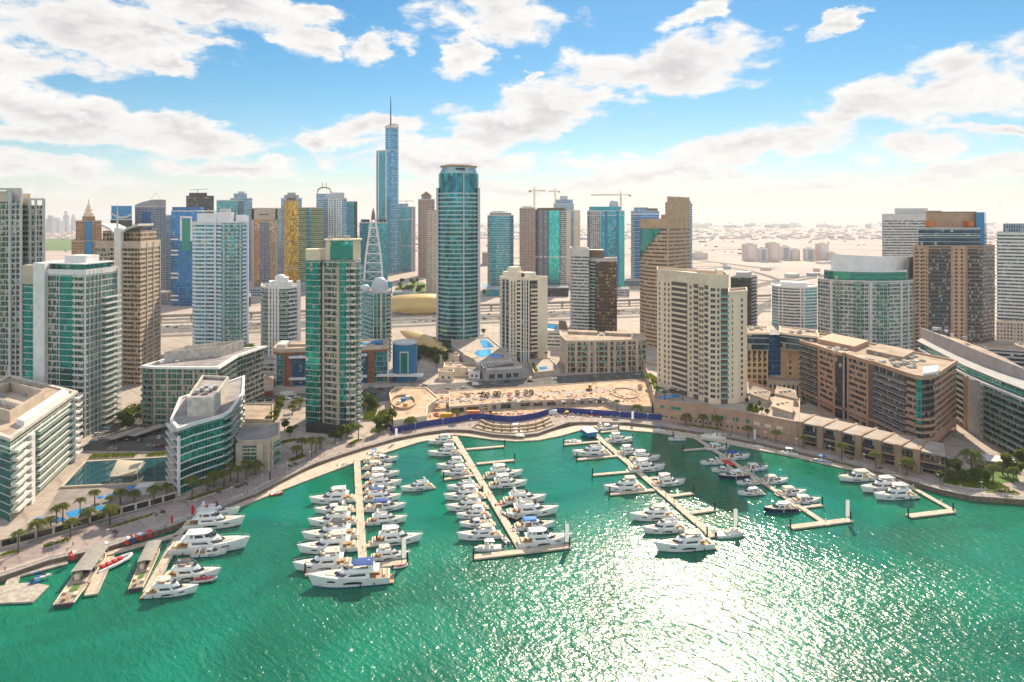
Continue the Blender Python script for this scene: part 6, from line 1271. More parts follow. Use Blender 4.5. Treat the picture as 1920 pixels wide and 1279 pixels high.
def outl(xb, xf, hw, n=9, pw=2.6, m=.4):
    xm = xb + m * (xf - xb); top = []
    for i in range(n + 1):
        x = xb + (xf - xb) * i / n; q = max(0, (x - xm) / (xf - xm)); top.append((x, hw * max(.0, 1 - q ** pw) ** .62))
    return top + [(x, -y) for x, y in reversed(top[:-1])]
def add_cabin(rt, levels, mat, wmat, name='cabin', wname='window', wz=(.38, .86), wr=None, n=9):
    """levels: (z, xback, xfront, halfwidth) bottom and top; a dark window band runs round it, split into sides and windscreen"""
    (z0, a0, f0, h0), (z1, a1, f1, h1) = levels
    def ring(q, o=0.0): return [(x, y, z0 + (z1 - z0) * q) for x, y in outl(a0 + (a1 - a0) * q - o, f0 + (f1 - f0) * q + o, h0 + (h1 - h0) * q + o, n)]
    mb = MB(); top = [(p[0] * .97, p[1] * .9, p[2] + .12) for p in ring(1.0)]
    mb.loft([ring(0), ring(.5), ring(1.0), top]); cb = mb.build(name, mat, rt, org=HIDE, smooth=True, sharp=45)
    N = 2 * n + 1; lo, hi = ring(wz[0], .03), ring(wz[1], .03)
    segs = wr or [('window', 1, n - 4), ('windscreen', n - 3, n + 3), ('window', n + 4, N - 2)]
    for nm, i0, i1 in segs:
        mb = MB(); li, hi_ = ring(wz[0], -.05), ring(wz[1], -.05)
        rs = [[lo[i], hi[i], hi_[i], li[i]] for i in range(i0, i1 + 1)]
        mb.loft(rs); mb.build(nm, wmat, cb, org=HIDE)
def hull_win(rt, L, B, H0, H1, t0, t1, z0, z1, mat=None):
    for s_ in (1, -1):
        mb = MB(); rs = []
        for i in range(5):
            t = t0 + (t1 - t0) * i / 4; a, b = hull_pt(t, z0 + (z1 - z0) * .1 * i / 4, L, B, H0, H1), hull_pt(t, z1, L, B, H0, H1); c = (.45 + .55 * math.sin(math.pi * (i + .4) / 4.8)); b = a + (b - a) * c
            rs.append([(a.x, s_ * (a.y + .025), a.z), (b.x, s_ * (b.y + .025), b.z), (b.x, s_ * (b.y - .08), b.z), (a.x, s_ * (a.y - .08), a.z)])
        mb.loft(rs); mb.build('hull_window', mat or M_GDARK, rt, org=HIDE)
def rail(rt, L, B, H0, H1, t0=.55):
    mb = MB(); pts = []
    for s_ in (1, -1):
        q = [hull_pt(t, sheer(t, H0, H1), L, B, H0, H1) for t in (t0, t0 + .1, .75, .84, .91, .96, .995)]
        q = [(p.x, s_ * max(.02, p.y - .12), p.z + (.75 if i else .05)) for i, p in enumerate(q)]; pts.append(q)
    mb.tube(pts[0] + pts[1][::-1], .045, 4)
    for q in pts:
        for p in q[1::2]: mb.tube([(p[0], p[1], p[2] - .75), p], .04, 4)
    mb.build('bow_rail', M_STEELB, rt, org=HIDE)
def bx(rt, name, c, d, mat, bev=0): mb = MB(); mb.box(c, d); return mb.build(name, mat, rt, org=HIDE)
def rslab(rt, name, xb, xf, hw, z, t, mat, pw=4, m=.5):
    mb = MB(); o = outl(xb, xf, hw, 7, pw, m); i_ = [((x - (xb + xf) / 2) * .94 + (xb + xf) / 2, y * .9) for x, y in o]
    mb.loft([[(x, y, z) for x, y in o], [(x, y, z + t * .6) for x, y in o], [(x, y, z + t) for x, y in i_]]); return mb.build(name, mat, rt, org=HIDE, smooth=True, sharp=50)
def proto(name): 
    o = bpy.data.objects.new(name, None); COL.objects.link(o); o.empty_display_size = .1; return o
def flybridge(L=20, B=5.3, top='hardtop', topm=None, decks=1, hw_=True):
    rt = proto('motor_yacht'); H0, H1 = 1.7 * L / 20 + .1, 2.9 * L / 20
    add_hull(rt, L, B, H0, H1, M_GEL); add_deck(rt, L, B, H0, H1, .02, .30, M_TEAK, 'cockpit_deck'); add_deck(rt, L, B, H0, H1, .301, .97, M_DECK, 'foredeck')
    bx(rt, 'swim_platform', (-L / 2 - .65, 0, .55), (1.5, B * .82, .18), M_TEAK)
    d = H0 + .12; ct = d + 1.75
    add_cabin(rt, [(d, -.26 * L, .32 * L, B * .43), (ct, -.25 * L, .10 * L, B * .37)], M_GEL, M_GDARK, wz=(.42, .80))
    if hw_: hull_win(rt, L, B, H0, H1, .36, .60, H0 * .45, H0 * .82)
    hull_win(rt, L, B, H0, H1, .70, .80, H0 * .75, H0 * 1.0)
    rslab(rt, 'fly_deck', -.37 * L, .13 * L, B * .41, ct + .1, .16, M_GEL)
    # flybridge coaming: an open tub with raked front
    o0, o1 = outl(-.30 * L, .11 * L, B * .38, 9), outl(-.31 * L, .07 * L, B * .36, 9); o2 = [(x * .95, y * .88) for x, y in o1]
    mb = MB(); mb.loft([[(x, y, ct + .2) for x, y in o0], [(x, y, ct + .95) for x, y in o1], [(x, y, ct + .95) for x, y in o2], [(x, y, ct + .32) for x, y in o2]], cap0=False); fy = mb.build('flybridge', M_GEL, rt, org=HIDE, smooth=True, sharp=40)
    bx(fy, 'seat', (-.20 * L, B * .2, ct + .6), (.12 * L, B * .22, .55), M_CUSH); bx(fy, 'seat', (-.02 * L, -B * .15, ct + .65), (.06 * L, B * .25, .6), M_CUSH); bx(fy, 'helm', (.03 * L, B * .1, ct + .75), (.8, 1.2, .8), M_CANVD)
    mb = MB(); fo = outl(-.1 * L, .075 * L, B * .355, 9)[6:13]; mb.loft([[(x, y, ct + .93), (x - .35, y * .96, ct + 1.4), (x - .40, y * .95, ct + 1.4), (x - .05, y * .99, ct + .93)] for x, y in fo]); mb.build('fly_screen', M_GDARK, fy, org=HIDE)
    zt = ct + 2.2
    for s_ in (1, -1):
        mb = MB(); y = s_ * B * .35; q = [(-.31 * L, y, ct + .3), (-.25 * L, y, ct + .3), (-.24 * L + .3, y * .92, zt), (-.28 * L + .5, y * .92, zt)]; mb.loft([[(a, b - .09, c) for a, b, c in q], [(a, b + .09, c) for a, b, c in q]]); mb.build('radar_arch', M_GEL, rt, org=HIDE)
    if top != 'arch':
        tm = topm or (M_GEL if top == 'hardtop' else M_CANVC); xf = .03 * L if top == 'hardtop' else -.02 * L
        rslab(rt, top, -.30 * L, xf, B * .36, zt, .2, tm)
        for s_ in (1, -1): mb = MB(); mb.tube([(.05 * L, s_ * B * .3, ct + .9), (xf - .5, s_ * B * .3, zt + .05)], .06, 5); mb.build('top_post', M_STEELB, rt, org=HIDE)
    else: bx(rt, 'arch_beam', (-.25 * L + .3, 0, zt), (.9, B * .66, .2), M_GEL)
    mb = MB(); mb.loft([[(-.24 * L + r * math.cos(a * .785), r * math.sin(a * .785), zt + .2 + h) for a in range(8)] for r, h in ((.4, 0), (.4, .25), (.15, .42))]); mb.build('radar_dome', M_GEL, rt, org=HIDE)
    mb = MB(); mb.tube([(-.26 * L, .6, zt + .1), (-.29 * L, .6, zt + 2.4)], [.05, .02], 4); mb.build('antenna', M_STEELB, rt, org=HIDE)
    add_deck(rt, L, B, H0, H1, .66, .82, M_CUSH, 'sunpad', B * .22, .28, 4); bx(rt, 'sofa', (-.43 * L, 0, H0 + .3), (.9, B * .6, .6), M_CUSH); bx(rt, 'table', (-.36 * L, 0, H0 + .5), (1.1, 1.3, .12), M_TEAK)
    rail(rt, L, B, H0, H1); boot(rt, L, B, H0, H1, topm if top == 'bimini' and topm else M_CANVD); fenders(rt, L, B, H0, H1, (.2, .38, .56))
    if decks > 1:
        add_cabin(rt, [(ct + .25, -.2 * L, .06 * L, B * .34), (ct + 2.1, -.2 * L, -.0 * L, B * .30)], M_GEL, M_GDARK, 'upper_cabin')
    note(rt); return rt
def express(L=14, B=4.2, top='arch', topm=None, stripe=None):
    rt = proto('motor_cruiser'); H0, H1 = 1.35 * L / 14, 2.0 * L / 14; add_hull(rt, L, B, H0, H1, stripe or M_GEL)
    add_deck(rt, L, B, H0, H1, .02, .42, M_TEAK, 'cockpit_deck'); add_deck(rt, L, B, H0, H1, .421, .97, M_DECK, 'foredeck'); bx(rt, 'swim_platform', (-L / 2 - .5, 0, .45), (1.1, B * .8, .15), M_TEAK)
    d = H0 + .08; add_cabin(rt, [(d, -.10 * L, .30 * L, B * .40), (d + 1.25, -.10 * L, .10 * L, B * .33)], M_GEL, M_GDARK, wz=(.3, .9))
    for s_ in (1, -1):
        mb = MB(); y = s_ * B * .40; q = [(-.34 * L, y, d - .1), (-.28 * L, y, d - .1), (-.22 * L, y * .85, d + 2.0), (-.26 * L, y * .85, d + 2.0)]; mb.loft([[(a, b - .08, c) for a, b, c in q], [(a, b + .08, c) for a, b, c in q]]); mb.build('radar_arch', M_GEL, rt, org=HIDE)
    bx(rt, 'arch_beam', (-.24 * L, 0, d + 2.0), (.7, B * .7, .16), M_GEL)
    if top != 'arch':
        rslab(rt, top, -.30 * L, .06 * L, B * .37, d + 1.75, .35 if top == 'bimini' else .16, topm or (M_GEL if top == 'hardtop' else M_CANVC))
        for s_ in (1, -1): mb = MB(); mb.tube([(.04 * L, s_ * B * .3, d + 1.2), (.02 * L, s_ * B * .3, d + 1.8)], .05, 4); mb.build('top_post', M_STEELB, rt, org=HIDE)
    hull_win(rt, L, B, H0, H1, .52, .72, H0 * .5, H0 * .8)
    bx(rt, 'seat', (-.2 * L, B * .18, d + .35), (.14 * L, B * .24, .5), M_CUSH); bx(rt, 'seat', (-.42 * L, 0, d + .3), (.9, B * .66, .55), M_CUSH); add_deck(rt, L, B, H0, H1, .76, .88, M_CUSH, 'sunpad', B * .18, .2, 4); rail(rt, L, B, H0, H1, .6); boot(rt, L, B, H0, H1, topm or M_CANV); fenders(rt, L, B, H0, H1, (.25, .5))
    note(rt); return rt
def small_boat(L=8, B=2.6, col=None, top=True, topm=None):
    rt = proto('small_motorboat'); H0, H1 = .85, 1.2; add_hull(rt, L, B, H0, H1, col or M_GEL); add_deck(rt, L, B, H0, H1, .03, .95, M_DECK, 'deck')
    bx(rt, 'console', (.02 * L, 0, 1.35), (1.1, 1.0, .9), M_GEL); mb = MB(); mb.loft([[(.02 * L + .35, -.55, 1.7), (.02 * L + .35, .55, 1.7), (.02 * L + .4, .55, 1.7), (.02 * L + .4, -.55, 1.7)], [(.02 * L, -.5, 2.2), (.02 * L, .5, 2.2), (.02 * L + .05, .5, 2.2), (.02 * L + .05, -.5, 2.2)]]); mb.build('windscreen', M_GDARK, rt, org=HIDE)
    bx(rt, 'seat', (-.16 * L, 0, 1.2), (.8, 1.5, .6), M_CUSH); bx(rt, 'seat', (.25 * L, 0, 1.25), (1.2, 1.2, .35), M_CUSH); bx(rt, 'outboard', (-L / 2 - .2, 0, .9), (.5, .5, 1.1), M_CANVD)
    if top:
        rslab(rt, 'canopy', -.22 * L, .14 * L, B * .42, 2.75, .12, topm or M_GEL, 6)
        for x in (-.18, .1):
            for s_ in (1, -1): mb = MB(); mb.tube([(x * L, s_ * B * .32, .9), (x * L, s_ * B * .36, 2.8)], .05, 4); mb.build('canopy_post', M_STEELB, rt, org=HIDE)
    note(rt); return rt
def rib(col, L=7):
    rt = proto('inflatable_boat'); mb = MB(); pts = [(-L / 2, 1.1, .5), (0, 1.15, .5), (L * .3, .9, .6), (L * .45, .3, .75), (L * .47, 0, .8), (L * .45, -.3, .75), (L * .3, -.9, .6), (0, -1.15, .5), (-L / 2, -1.1, .5)]
    mb.tube(pts, .32, 8); mb.build('tube', col, rt, org=HIDE, smooth=True); bx(rt, 'floor', (-.3, 0, .35), (L * .85, 1.9, .25), M_LGREY)
    for x in (-2.2, -1.1, 0.1, 1.2): bx(rt, 'seat', (x, 0, .8), (.6, 1.1, .5), M_RED)
    bx(rt, 'outboard', (-L / 2 - .1, 0, .8), (.5, .5, 1.1), M_CANVD); note(rt); return rt
def jetski(m1, m2):
    rt = proto('jet_ski'); mb = MB(); mb.loft([[(x, w, h * .45), (x, w * .75, h), (x, -w * .75, h), (x, -w, h * .45), (x, 0, -.1)] for x, w, h in ((-1.6, .5, .55), (-.6, .6, .7), (.6, .55, .8), (1.3, .3, .75), (1.7, .05, .7))]); mb.build('hull', m1, rt, org=HIDE, smooth=True)
    bx(rt, 'seat', (-.7, 0, .9), (1.4, .4, .35), m2); bx(rt, 'handlebar', (.35, 0, 1.15), (.15, .8, .12), M_CANVD); note(rt); return rt
def party_boat(L=27, B=6.5):
    rt = proto('party_boat'); H0, H1 = 1.2, 1.5; FULL[0] = .8; add_hull(rt, L, B, H0, H1, M_CANVD); add_deck(rt, L, B, H0, H1, .02, .96, plain('boat_planks', (.42, .34, .26), .8, .2, .8), 'deck')
    for s_ in (1, -1): mb = MB(); mb.tube([tuple(hull_pt(t, sheer(t, H0, H1), L, B, H0, H1) * 1.0 * Vector((1, 0, 1)).dot(Vector((0, 0, 0))) + Vector((hull_pt(t, sheer(t, H0, H1), L, B, H0, H1).x, s_ * hull_pt(t, sheer(t, H0, H1), L, B, H0, H1).y, sheer(t, H0, H1) + .15))) for t in TS], .22, 6); mb.build('gunwale', M_CREAM, rt, org=HIDE)
    mb = MB(); n = 8; rings = [[(x, y * 1.0, 4.3 + .35 * (1 - (y / (B * .5)) ** 2)) for y in [B * .5 * (-1 + 2 * i / n) for i in range(n + 1)]] + [(x, y, 4.18 + .35 * (1 - (y / (B * .5)) ** 2)) for y in [B * .5 * (1 - 2 * i / n) for i in range(n + 1)]] for x in (-.08 * L, .1 * L, .28 * L, .43 * L)]
    mb.loft(rings); mb.build('canopy', plain('grey_canopy', (.34, .32, .29), .85, .15, .6), rt, org=HIDE)
    for x in (-.07, .05, .17, .29, .42):
        for s_ in (1, -1): mb = MB(); mb.tube([(x * L, s_ * B * .44, 1.2), (x * L, s_ * B * .46, 4.3)], .09, 5); mb.build('canopy_post', M_STEEL, rt, org=HIDE)
    for x, y, m_ in ((.38, .2, M_CUSH), (.28, -.25, M_CUSH), (.05, .25, M_RED), (-.12, -.28, M_CUSH), (-.3, .28, M_CUSH), (-.36, -.28, M_CUSH), (-.42, .1, M_TEAK)): bx(rt, 'bench', (x * L, y * B, 1.75), (1.6, 1.2, .55), m_)
    bx(rt, 'bar', (.1 * L, 0, 2.0), (3, 1.2, 1.1), M_CANVD); bx(rt, 'carpet', (-.22 * L, 0, 1.38), (3.5, 2.2, .06), M_GRASS); bx(rt, 'wheelhouse', (-.04 * L, B * .2, 2.3), (2, 1.6, 1.8), M_CREAM)
    mb = MB(); mb.tube([(-.47 * L, s * B * .42, 2.4) for s in (-1, 1)], .08, 4)
    for q in (-.42, -.14, .14, .42): mb.tube([(-.47 * L, q * B, 1.3), (-.47 * L, q * B, 2.45)], .06, 4)
    mb.build('stern_rail', M_STEELB, rt, org=HIDE); FULL[0] = .5; note(rt); return rt
PROTO = {
    'fh': ('white flybridge yacht with hardtop', 20, lambda: flybridge(20, 5.3, 'hardtop')), 'fc': ('white flybridge yacht with cream bimini', 20, lambda: flybridge(20, 5.3, 'bimini')),
    'fb': ('white flybridge yacht with blue bimini', 20, lambda: flybridge(20, 5.3, 'bimini', M_CANV)), 'fd': ('white flybridge yacht with charcoal bimini', 20, lambda: flybridge(20, 5.3, 'bimini', M_CANVD)),
    'fa': ('white open flybridge yacht with radar arch', 20, lambda: flybridge(20, 5.2, 'arch')), 'f3': ('large white yacht with upper cabin', 27, lambda: flybridge(27, 6.6, 'hardtop', None, 2)), 'fB': ('large white yacht with navy blue bimini', 27, lambda: flybridge(27, 6.6, 'bimini', M_CANV)),
    'fL': ('large white yacht with cream bimini', 26, lambda: flybridge(26, 6.4, 'bimini')),
    'ea': ('white express cruiser with radar arch', 14, lambda: express(14, 4.2, 'arch')), 'eh': ('white coupe cruiser with hardtop', 14, lambda: express(14, 4.2, 'hardtop')), 'ec': ('white cruiser under a cream cockpit cover', 14, lambda: express(14, 4.2, 'bimini')),
    'eb': ('white cruiser with bright blue cockpit cover', 14, lambda: express(14, 4.2, 'bimini', M_CANVB)), 'en': ('white cruiser with navy cockpit cover', 14, lambda: express(14, 4.2, 'bimini', M_CANV)), 'ed': ('dark hulled cruiser with white deck', 14, lambda: express(14, 4.2, 'hardtop', None, flat('navy_gelcoat', (.02, .03, .07), .2))),
    's': ('small white motorboat with canopy', 8, lambda: small_boat()), 'so': ('small open white motorboat', 8, lambda: small_boat(top=False)), 'sb': ('small motorboat with blue canopy', 8, lambda: small_boat(topm=M_CANVB)), 'sr': ('small red motorboat', 8, lambda: small_boat(col=M_RED, top=False)), 'sB': ('small bright blue covered motorboat', 8, lambda: small_boat(col=M_CANVB, topm=M_CANVB)),
    'rg': ('grey inflatable tender', 7, lambda: rib(M_LGREY)), 'rw': ('white inflatable tender with red seats', 7, lambda: rib(M_GEL)), 'rr': ('long grey inflatable with red seats', 7, lambda: rib(M_GREY))}
_made = {}
TH = R(8.6)
def boat(kind, x0, x1, y, label, group=None, dth=0.0, ang=None, L=None):
    """stern pixel x0, bow pixel x1, waterline y"""
    look, L0_, fn = PROTO[kind]
    c = G((x0 + x1) / 2, y - 2, 0.0)
    if ang is None: ang = (TH if x1 > x0 else TH + math.pi) + dth; Lw = abs(x1 - x0) * c.y / F * .98
    else: Lw = L
    if kind in _made: o = copy_tree(_made[kind])
    else: o = fn(); _made[kind] = o
    s_ = Lw / L0_; o.scale = (1.06 * s_, 1.16 * (s_ if s_ < 1 else s_ ** .7), 1.14 * s_ ** .75); o.location = (c.x, c.y, 0.0); o.rotation_euler = (0, 0, ang)
    o['label'] = label.replace('@', look); o['category'] = 'boat'; o['group'] = group or 'yachts and boats moored in the marina'
    return o
def row(items, where, jit=1):
    items = sorted(items, key=lambda q: q[3]); rr = random.Random(len(items) * 7)
    for i, (k, x0, x1, y) in enumerate(items): boat(k, x0, x1, y, '@, %s out on the %s' % (nth(i), where), dth=R(rr.uniform(-1.6, 1.6)))
P1, P2, P3, P4 = 'first long pier', 'second long pier', 'third long pier', 'fourth long pier'
row([('fh', 663, 582, 944), ('ea', 660, 591, 963), ('fc', 666, 580, 986), ('fd', 668, 569, 1012), ('fc', 668, 561, 1036), ('fc', 655, 553, 1068)], 'party-boat side, ' + P1)
boat('fB', 727, 582, 1096, '@ lying across the end of the first long pier')
row([('ea', 688, 746, 868), ('ec', 684, 735, 881), ('eh', 686, 748, 896), ('fh', 686, 752, 914), ('ea', 686, 742, 926), ('fb', 684, 751, 941), ('en', 688, 760, 958), ('fa', 690, 762, 983), ('fh', 700, 791, 1020), ('fc', 698, 768, 1050)], 'arcade side, ' + P1)
boat('fa', 811, 752, 921, '@ cruising alone between the first and second long piers', dth=R(10))
boat('sb', 690, 716, 854, '@ tucked between the quay and the first long pier', dth=R(10)); boat('so', 634, 655, 876, '@ tied to the boardwalk beside the first long pier', dth=R(18)); boat('sr', 508, 531, 930, '@ tied to the boardwalk short of the side street pavilion', dth=R(16))
boat('rg', 742, 760, 1066, '@ by the T-end of the first long pier', ang=R(15), L=5)
row([('fh', 850, 802, 834), ('fh', 862, 803, 856), ('fh', 876, 819, 880), ('fh', 880, 828, 893), ('fa', 896, 838, 920), ('fh', 905, 833, 938), ('fc', 910, 837, 958), ('fh', 916, 856, 973), ('ea', 924, 862, 989), ('fL', 938, 858, 1012)], 'party-boat side, ' + P2)
boat('s', 940, 889, 1034, '@ inside the wide T-end of the second long pier')
row([('fh', 912, 980, 896), ('fh', 918, 988, 915), ('fa', 945, 1024, 944), ('fa', 952, 1047, 968), ('eb', 966, 1040, 993), ('f3', 972, 1074, 1023)], 'arcade side, ' + P2)
boat('rg', 937, 951, 950, '@ astern of the yachts on the second long pier', ang=R(30), L=7); boat('ed', 945, 968, 974, '@ astern of the fourth yacht beside the second long pier', ang=R(140), L=9); boat('so', 960, 966, 1000, '@ hugging the seaward stretch of the second long pier', ang=R(115), L=6); boat('so', 942, 950, 1016, '@ squeezed between the second long pier and its tender berth', ang=R(115), L=6)
row([('so', 1090, 1058, 833), ('fa', 1141, 1073, 856), ('fc', 1206, 1132, 922), ('fL', 1266, 1181, 976), ('fa', 1284, 1203, 1000), ('fL', 1336, 1226, 1032)], 'party-boat side, ' + P3)
row([('ea', 1113, 1163, 808), ('fh', 1137, 1187, 831), ('fh', 1158, 1206, 854), ('fh', 1182, 1238, 866), ('fh', 1180, 1248, 885), ('fh', 1224, 1286, 912)], 'arcade side, ' + P3); boat('so', 1343, 1398, 1008, '@ against the short T-end of the third long pier')
row([('ea', 1284, 1252, 828), ('ea', 1355, 1312, 873), ('ea', 1376, 1333, 887), ('ed', 1402, 1345, 899), ('ea', 1422, 1380, 911), ('eh', 1430, 1382, 930), ('ed', 1494, 1430, 961)], 'party-boat side, ' + P4)
row([('so', 1313, 1345, 822), ('eh', 1324, 1368, 845), ('en', 1352, 1407, 863), ('ec', 1394, 1441, 884), ('ec', 1425, 1479, 908), ('ec', 1458, 1513, 930), ('eh', 1485, 1540, 945)], 'arcade side, ' + P4)
row([('ec', 1642, 1570, 903), ('fh', 1690, 1611, 923), ('fh', 1716, 1636, 937)], 'short pier below the arcade')
boat('sB', 1557, 1524, 869, '@ at the boardwalk under the arcade', dth=R(-24)); boat('s', 1495, 1460, 855, '@ at the boardwalk where the podium meets the arcade', dth=R(-22)); boat('so', 1432, 1411, 842, '@ at the boardwalk beside the white banner on the podium side', dth=R(-18)); boat('sb', 1247, 1224, 811, '@ at the boardwalk below the pinkish podium', dth=R(-8)); boat('so', 1366, 1313, 825, '@ long beside the boardwalk behind the fourth long pier', dth=R(-12))
# the western berths
g2 = 'boats at the party boat berths'
boat('f3', 352, 455, 990, '@ beside the red banner at the party-boat berths', g2); boat('fa', 362, 446, 971, 'white open yacht half hidden behind the large yacht at the party-boat berths', g2, dth=R(8)); boat('f3', 327, 463, 1034, 'longest white yacht at the party-boat berths, second from the red banner', g2)
boat('ea', 364, 424, 1043, '@ lying outside the longest yacht', g2); boat('fd', 313, 410, 1086, '@ behind the long inflatable at the party-boat berths', g2); boat('fc', 278, 368, 1117, '@ outermost at the party-boat berths', g2); boat('rr', 362, 406, 1092, '@ between the two outer yachts at the party-boat berths', g2, L=13)
boat('rw', 200, 228, 1062, '@ at the gangway by the green carpet boat', g2, ang=R(62), L=13)
pa = party_boat(); c = (G(191, 1040, 0) + G(119, 1140, 0)) / 2; d = G(119, 1140, 0) - G(191, 1040, 0); pa.location = (c.x, c.y, 0); pa.rotation_euler = (0, 0, math.atan2(-d.y, -d.x)); pa.scale = (d.length / 27, 1.0, 1.0); tag(pa, 'open party boat with grey canopy and green carpet beside the jet ski platform', 'boat', g2)
pb = copy_tree(pa); c = (G(292, 1030, 0) + G(254, 1110, 0)) / 2; d = G(254, 1110, 0) - G(292, 1030, 0); pb.location = (c.x, c.y, 0); pb.rotation_euler = (0, 0, math.atan2(-d.y, -d.x)); pb.scale = (d.length / 27, .75, .95); pb['label'] = 'narrower open party boat with grey canopy beside the outer yachts and gangway'
for i, (x, y, a, m1, m2) in enumerate(((66, 1094, 25, M_CANVB, M_CANVD), (75, 1086, 15, M_GEL, M_CANVB), (86, 1082, 20, M_GEL, M_CANVD), (72, 1078, 40, M_CANVD, M_CANVB))):
    o = jetski(m1, m2); c = G(x, y, .6); o.location = (c.x, c.y, .75); o.rotation_euler = (0, 0, R(a)); tag(o, ['bright blue jet ski on the corner of the floating platform', 'white jet ski with blue seat on the floating platform', 'white jet ski with black seat by the green carpet boat', 'black jet ski with blue seat at the quay side of the platform'][i], 'jet ski', 'jet skis on the platform')

# ------------------------------------------------------------------ piers
def seg(mb, a, b, w, z=.3, h=.55, mi=0):
    d = b - a; c = (a + b) / 2; mb.box((c.x, c.y, z + h / 2), (d.length, w, h), math.atan2(d.y, d.x), mi)
def pile(rt, p, h=4.2): mb = MB(); mb.tube([(p.x, p.y, -3), (p.x, p.y, h - .2), (p.x, p.y, h)], [.32, .32, .12], 8); mb.build('pile', M_RUB, rt)
def pier(label, main, head, fingers, w=3.2, ww=2.3):
    a, b = G(*main[0], .8), G(*main[1], .8); rt = thing('pier', label, 'pier', (a.x, a.y, 0), 0, 'floating piers'); mb = MB(); seg(mb, a, b, w); mb.build('walkway', M_TIMBER, rt)
    if head: c, d = G(*head[0], .8), G(*head[1], .8); mb = MB(); seg(mb, c, d, 3.4, .28); mb.build('head', M_TIMBER, rt); pile(rt, c); pile(rt, d)
    for k, (p, q) in enumerate(fingers):
        c, d = G(*p, .8), G(*q, .8); mb = MB(); seg(mb, c, d, ww, .26); mb.build('finger', M_TIMBER, rt); far_ = c if (c - b).length > (d - b).length * 0 and abs((c - a).cross(b - a) if False else ((c - a).x * (b - a).y - (c - a).y * (b - a).x)) > abs((d - a).x * (b - a).y - (d - a).y * (b - a).x) else d; pile(rt, far_)
    d = (b - a).normalized(); n_ = Vector((-d.y, d.x)); L = (b - a).length; k = 0; s_ = 6
    while s_ < L: p = a + d * s_ + n_ * (1.3 if k % 2 else -1.3); mb = MB(); mb.box((p.x, p.y, 1.35), (.35, .35, 1.0)); mb.build('service_post', M_WHITE, rt); s_ += 9; k += 1
    return rt
pier('first long pier from the party boats, straight pale deck with a T-end', [(669, 858), (680, 1050)], [(572, 1074), (764, 1053)], [((684, 1023), (706, 1020))])
pier('second long pier from the party boats, pale deck with a wide T-end', [(852, 818), (982, 1036)], [(888, 1044), (1068, 1023)], [((874, 842), (946, 836)), ((894, 869), (965, 862)), ((832, 898), (892, 890)), ((870, 878), (885, 877)), ((905, 925), (918, 923)), ((920, 905), (942, 903))])
pier('third long pier from the party boats, many fingers and a short T-end', [(1104, 804), (1338, 1006)], [(1326, 1004), (1383, 992)], [((1057, 833), (1126, 827)), ((1082, 861), (1158, 854)), ((1111, 890), (1190, 883)), ((1143, 926), (1226, 918)), ((1126, 810), (1160, 806)), ((1134, 828), (1186, 825)), ((1246, 931), (1300, 924)), ((1280, 963), (1340, 955)), ((1215, 897), (1232, 895))])
pier('fourth long pier from the party boats, narrow with a red mat and a T-end', [(1288, 810), (1552, 984)], [(1482, 988), (1595, 974)], [((1281, 844), (1326, 840)), ((1262, 820), (1296, 818)), ((1500, 951), (1542, 946)), ((1350, 842), (1362, 841))], 2.6, 2.0)
pier('short L-shaped pier below the arcade', [(1668, 890), (1788, 957)], [(1703, 967), (1787, 957)], [], 2.4)
mb = MB(); seg(mb, G(1359, 862, .9), G(1374, 873, .9), 4.0, .88, .05); tag(mb.build('mat', M_RED), 'red mat laid across the fourth long pier', 'mat')
for i, (pts, w, lb) in enumerate([([(336, 1003), (278, 1108)], 3.6, 'wide gangway pier between the narrower party boat and the yachts'), ([(204, 1043), (170, 1114)], 4.0, 'pale gangway pier beside the green carpet party boat')]):
    a, b = G(*pts[0], .9), G(*pts[1], .9); rt = thing('gangway', lb, 'gangway', (a.x, a.y, 0)); mb = MB(); seg(mb, a, b, w); mb.build('walkway', M_TIMBER, rt)
    for s_ in (-1, 1):
        d = (b - a).normalized(); n_ = Vector((-d.y, d.x)) * (w / 2 - .1) * s_; mb = MB(); mb.tube([(*(a + n_), 1.9), (*(b + n_), 1.9)], .06, 4)
        for j in range(8): p = a + (b - a) * (j / 7) + n_; mb.tube([(p.x, p.y, .8), (p.x, p.y, 1.9)], .05, 4)
        mb.build('handrail', M_STEELB, rt)
rt = thing('floating_platform', 'weathered floating platform for jet skis below the quay', 'platform', (*G(40, 1105, .7), 0)); q = [G(x, y, .7) for x, y in ((-30, 1132), (62, 1128), (92, 1098), (60, 1092), (34, 1094), (38, 1080), (128, 1056), (122, 1048), (20, 1074), (8, 1098), (-30, 1100))]; mb = MB(); mb.prism(q, .2, .75); mb.build('deck', plain('worn_decking', (.52, .46, .40), .85, .3, .6), rt)
rt = thing('floating_walkway', 'narrow floating walkway along the quay at the party-boat berths', 'walkway', (*G(260, 1015, .7), 0)); mb = MB(); seg(mb, G(196, 1040, .7), G(332, 1003, .7), 3.2); mb.build('deck', M_TIMBER, rt); mb = MB(); seg(mb, G(332, 1003, .7), G(352, 985, .7), 3.0, .28); mb.build('deck', M_TIMBER, rt)
rt = thing('dock_kiosk', 'white roofed blue dock kiosk at the root of the third long pier', 'kiosk', (*G(1104, 815, .9), .9)); p = G(1104, 815, .9); mb = MB(); mb.box((p.x, p.y, 2.2), (6, 9, 2.6), R(20)); mb.build('wall', M_BLUEP, rt); mb = MB(); mb.box((p.x, p.y, 3.7), (7, 10, .4), R(20)); mb.build('roof', M_WHITE, rt)
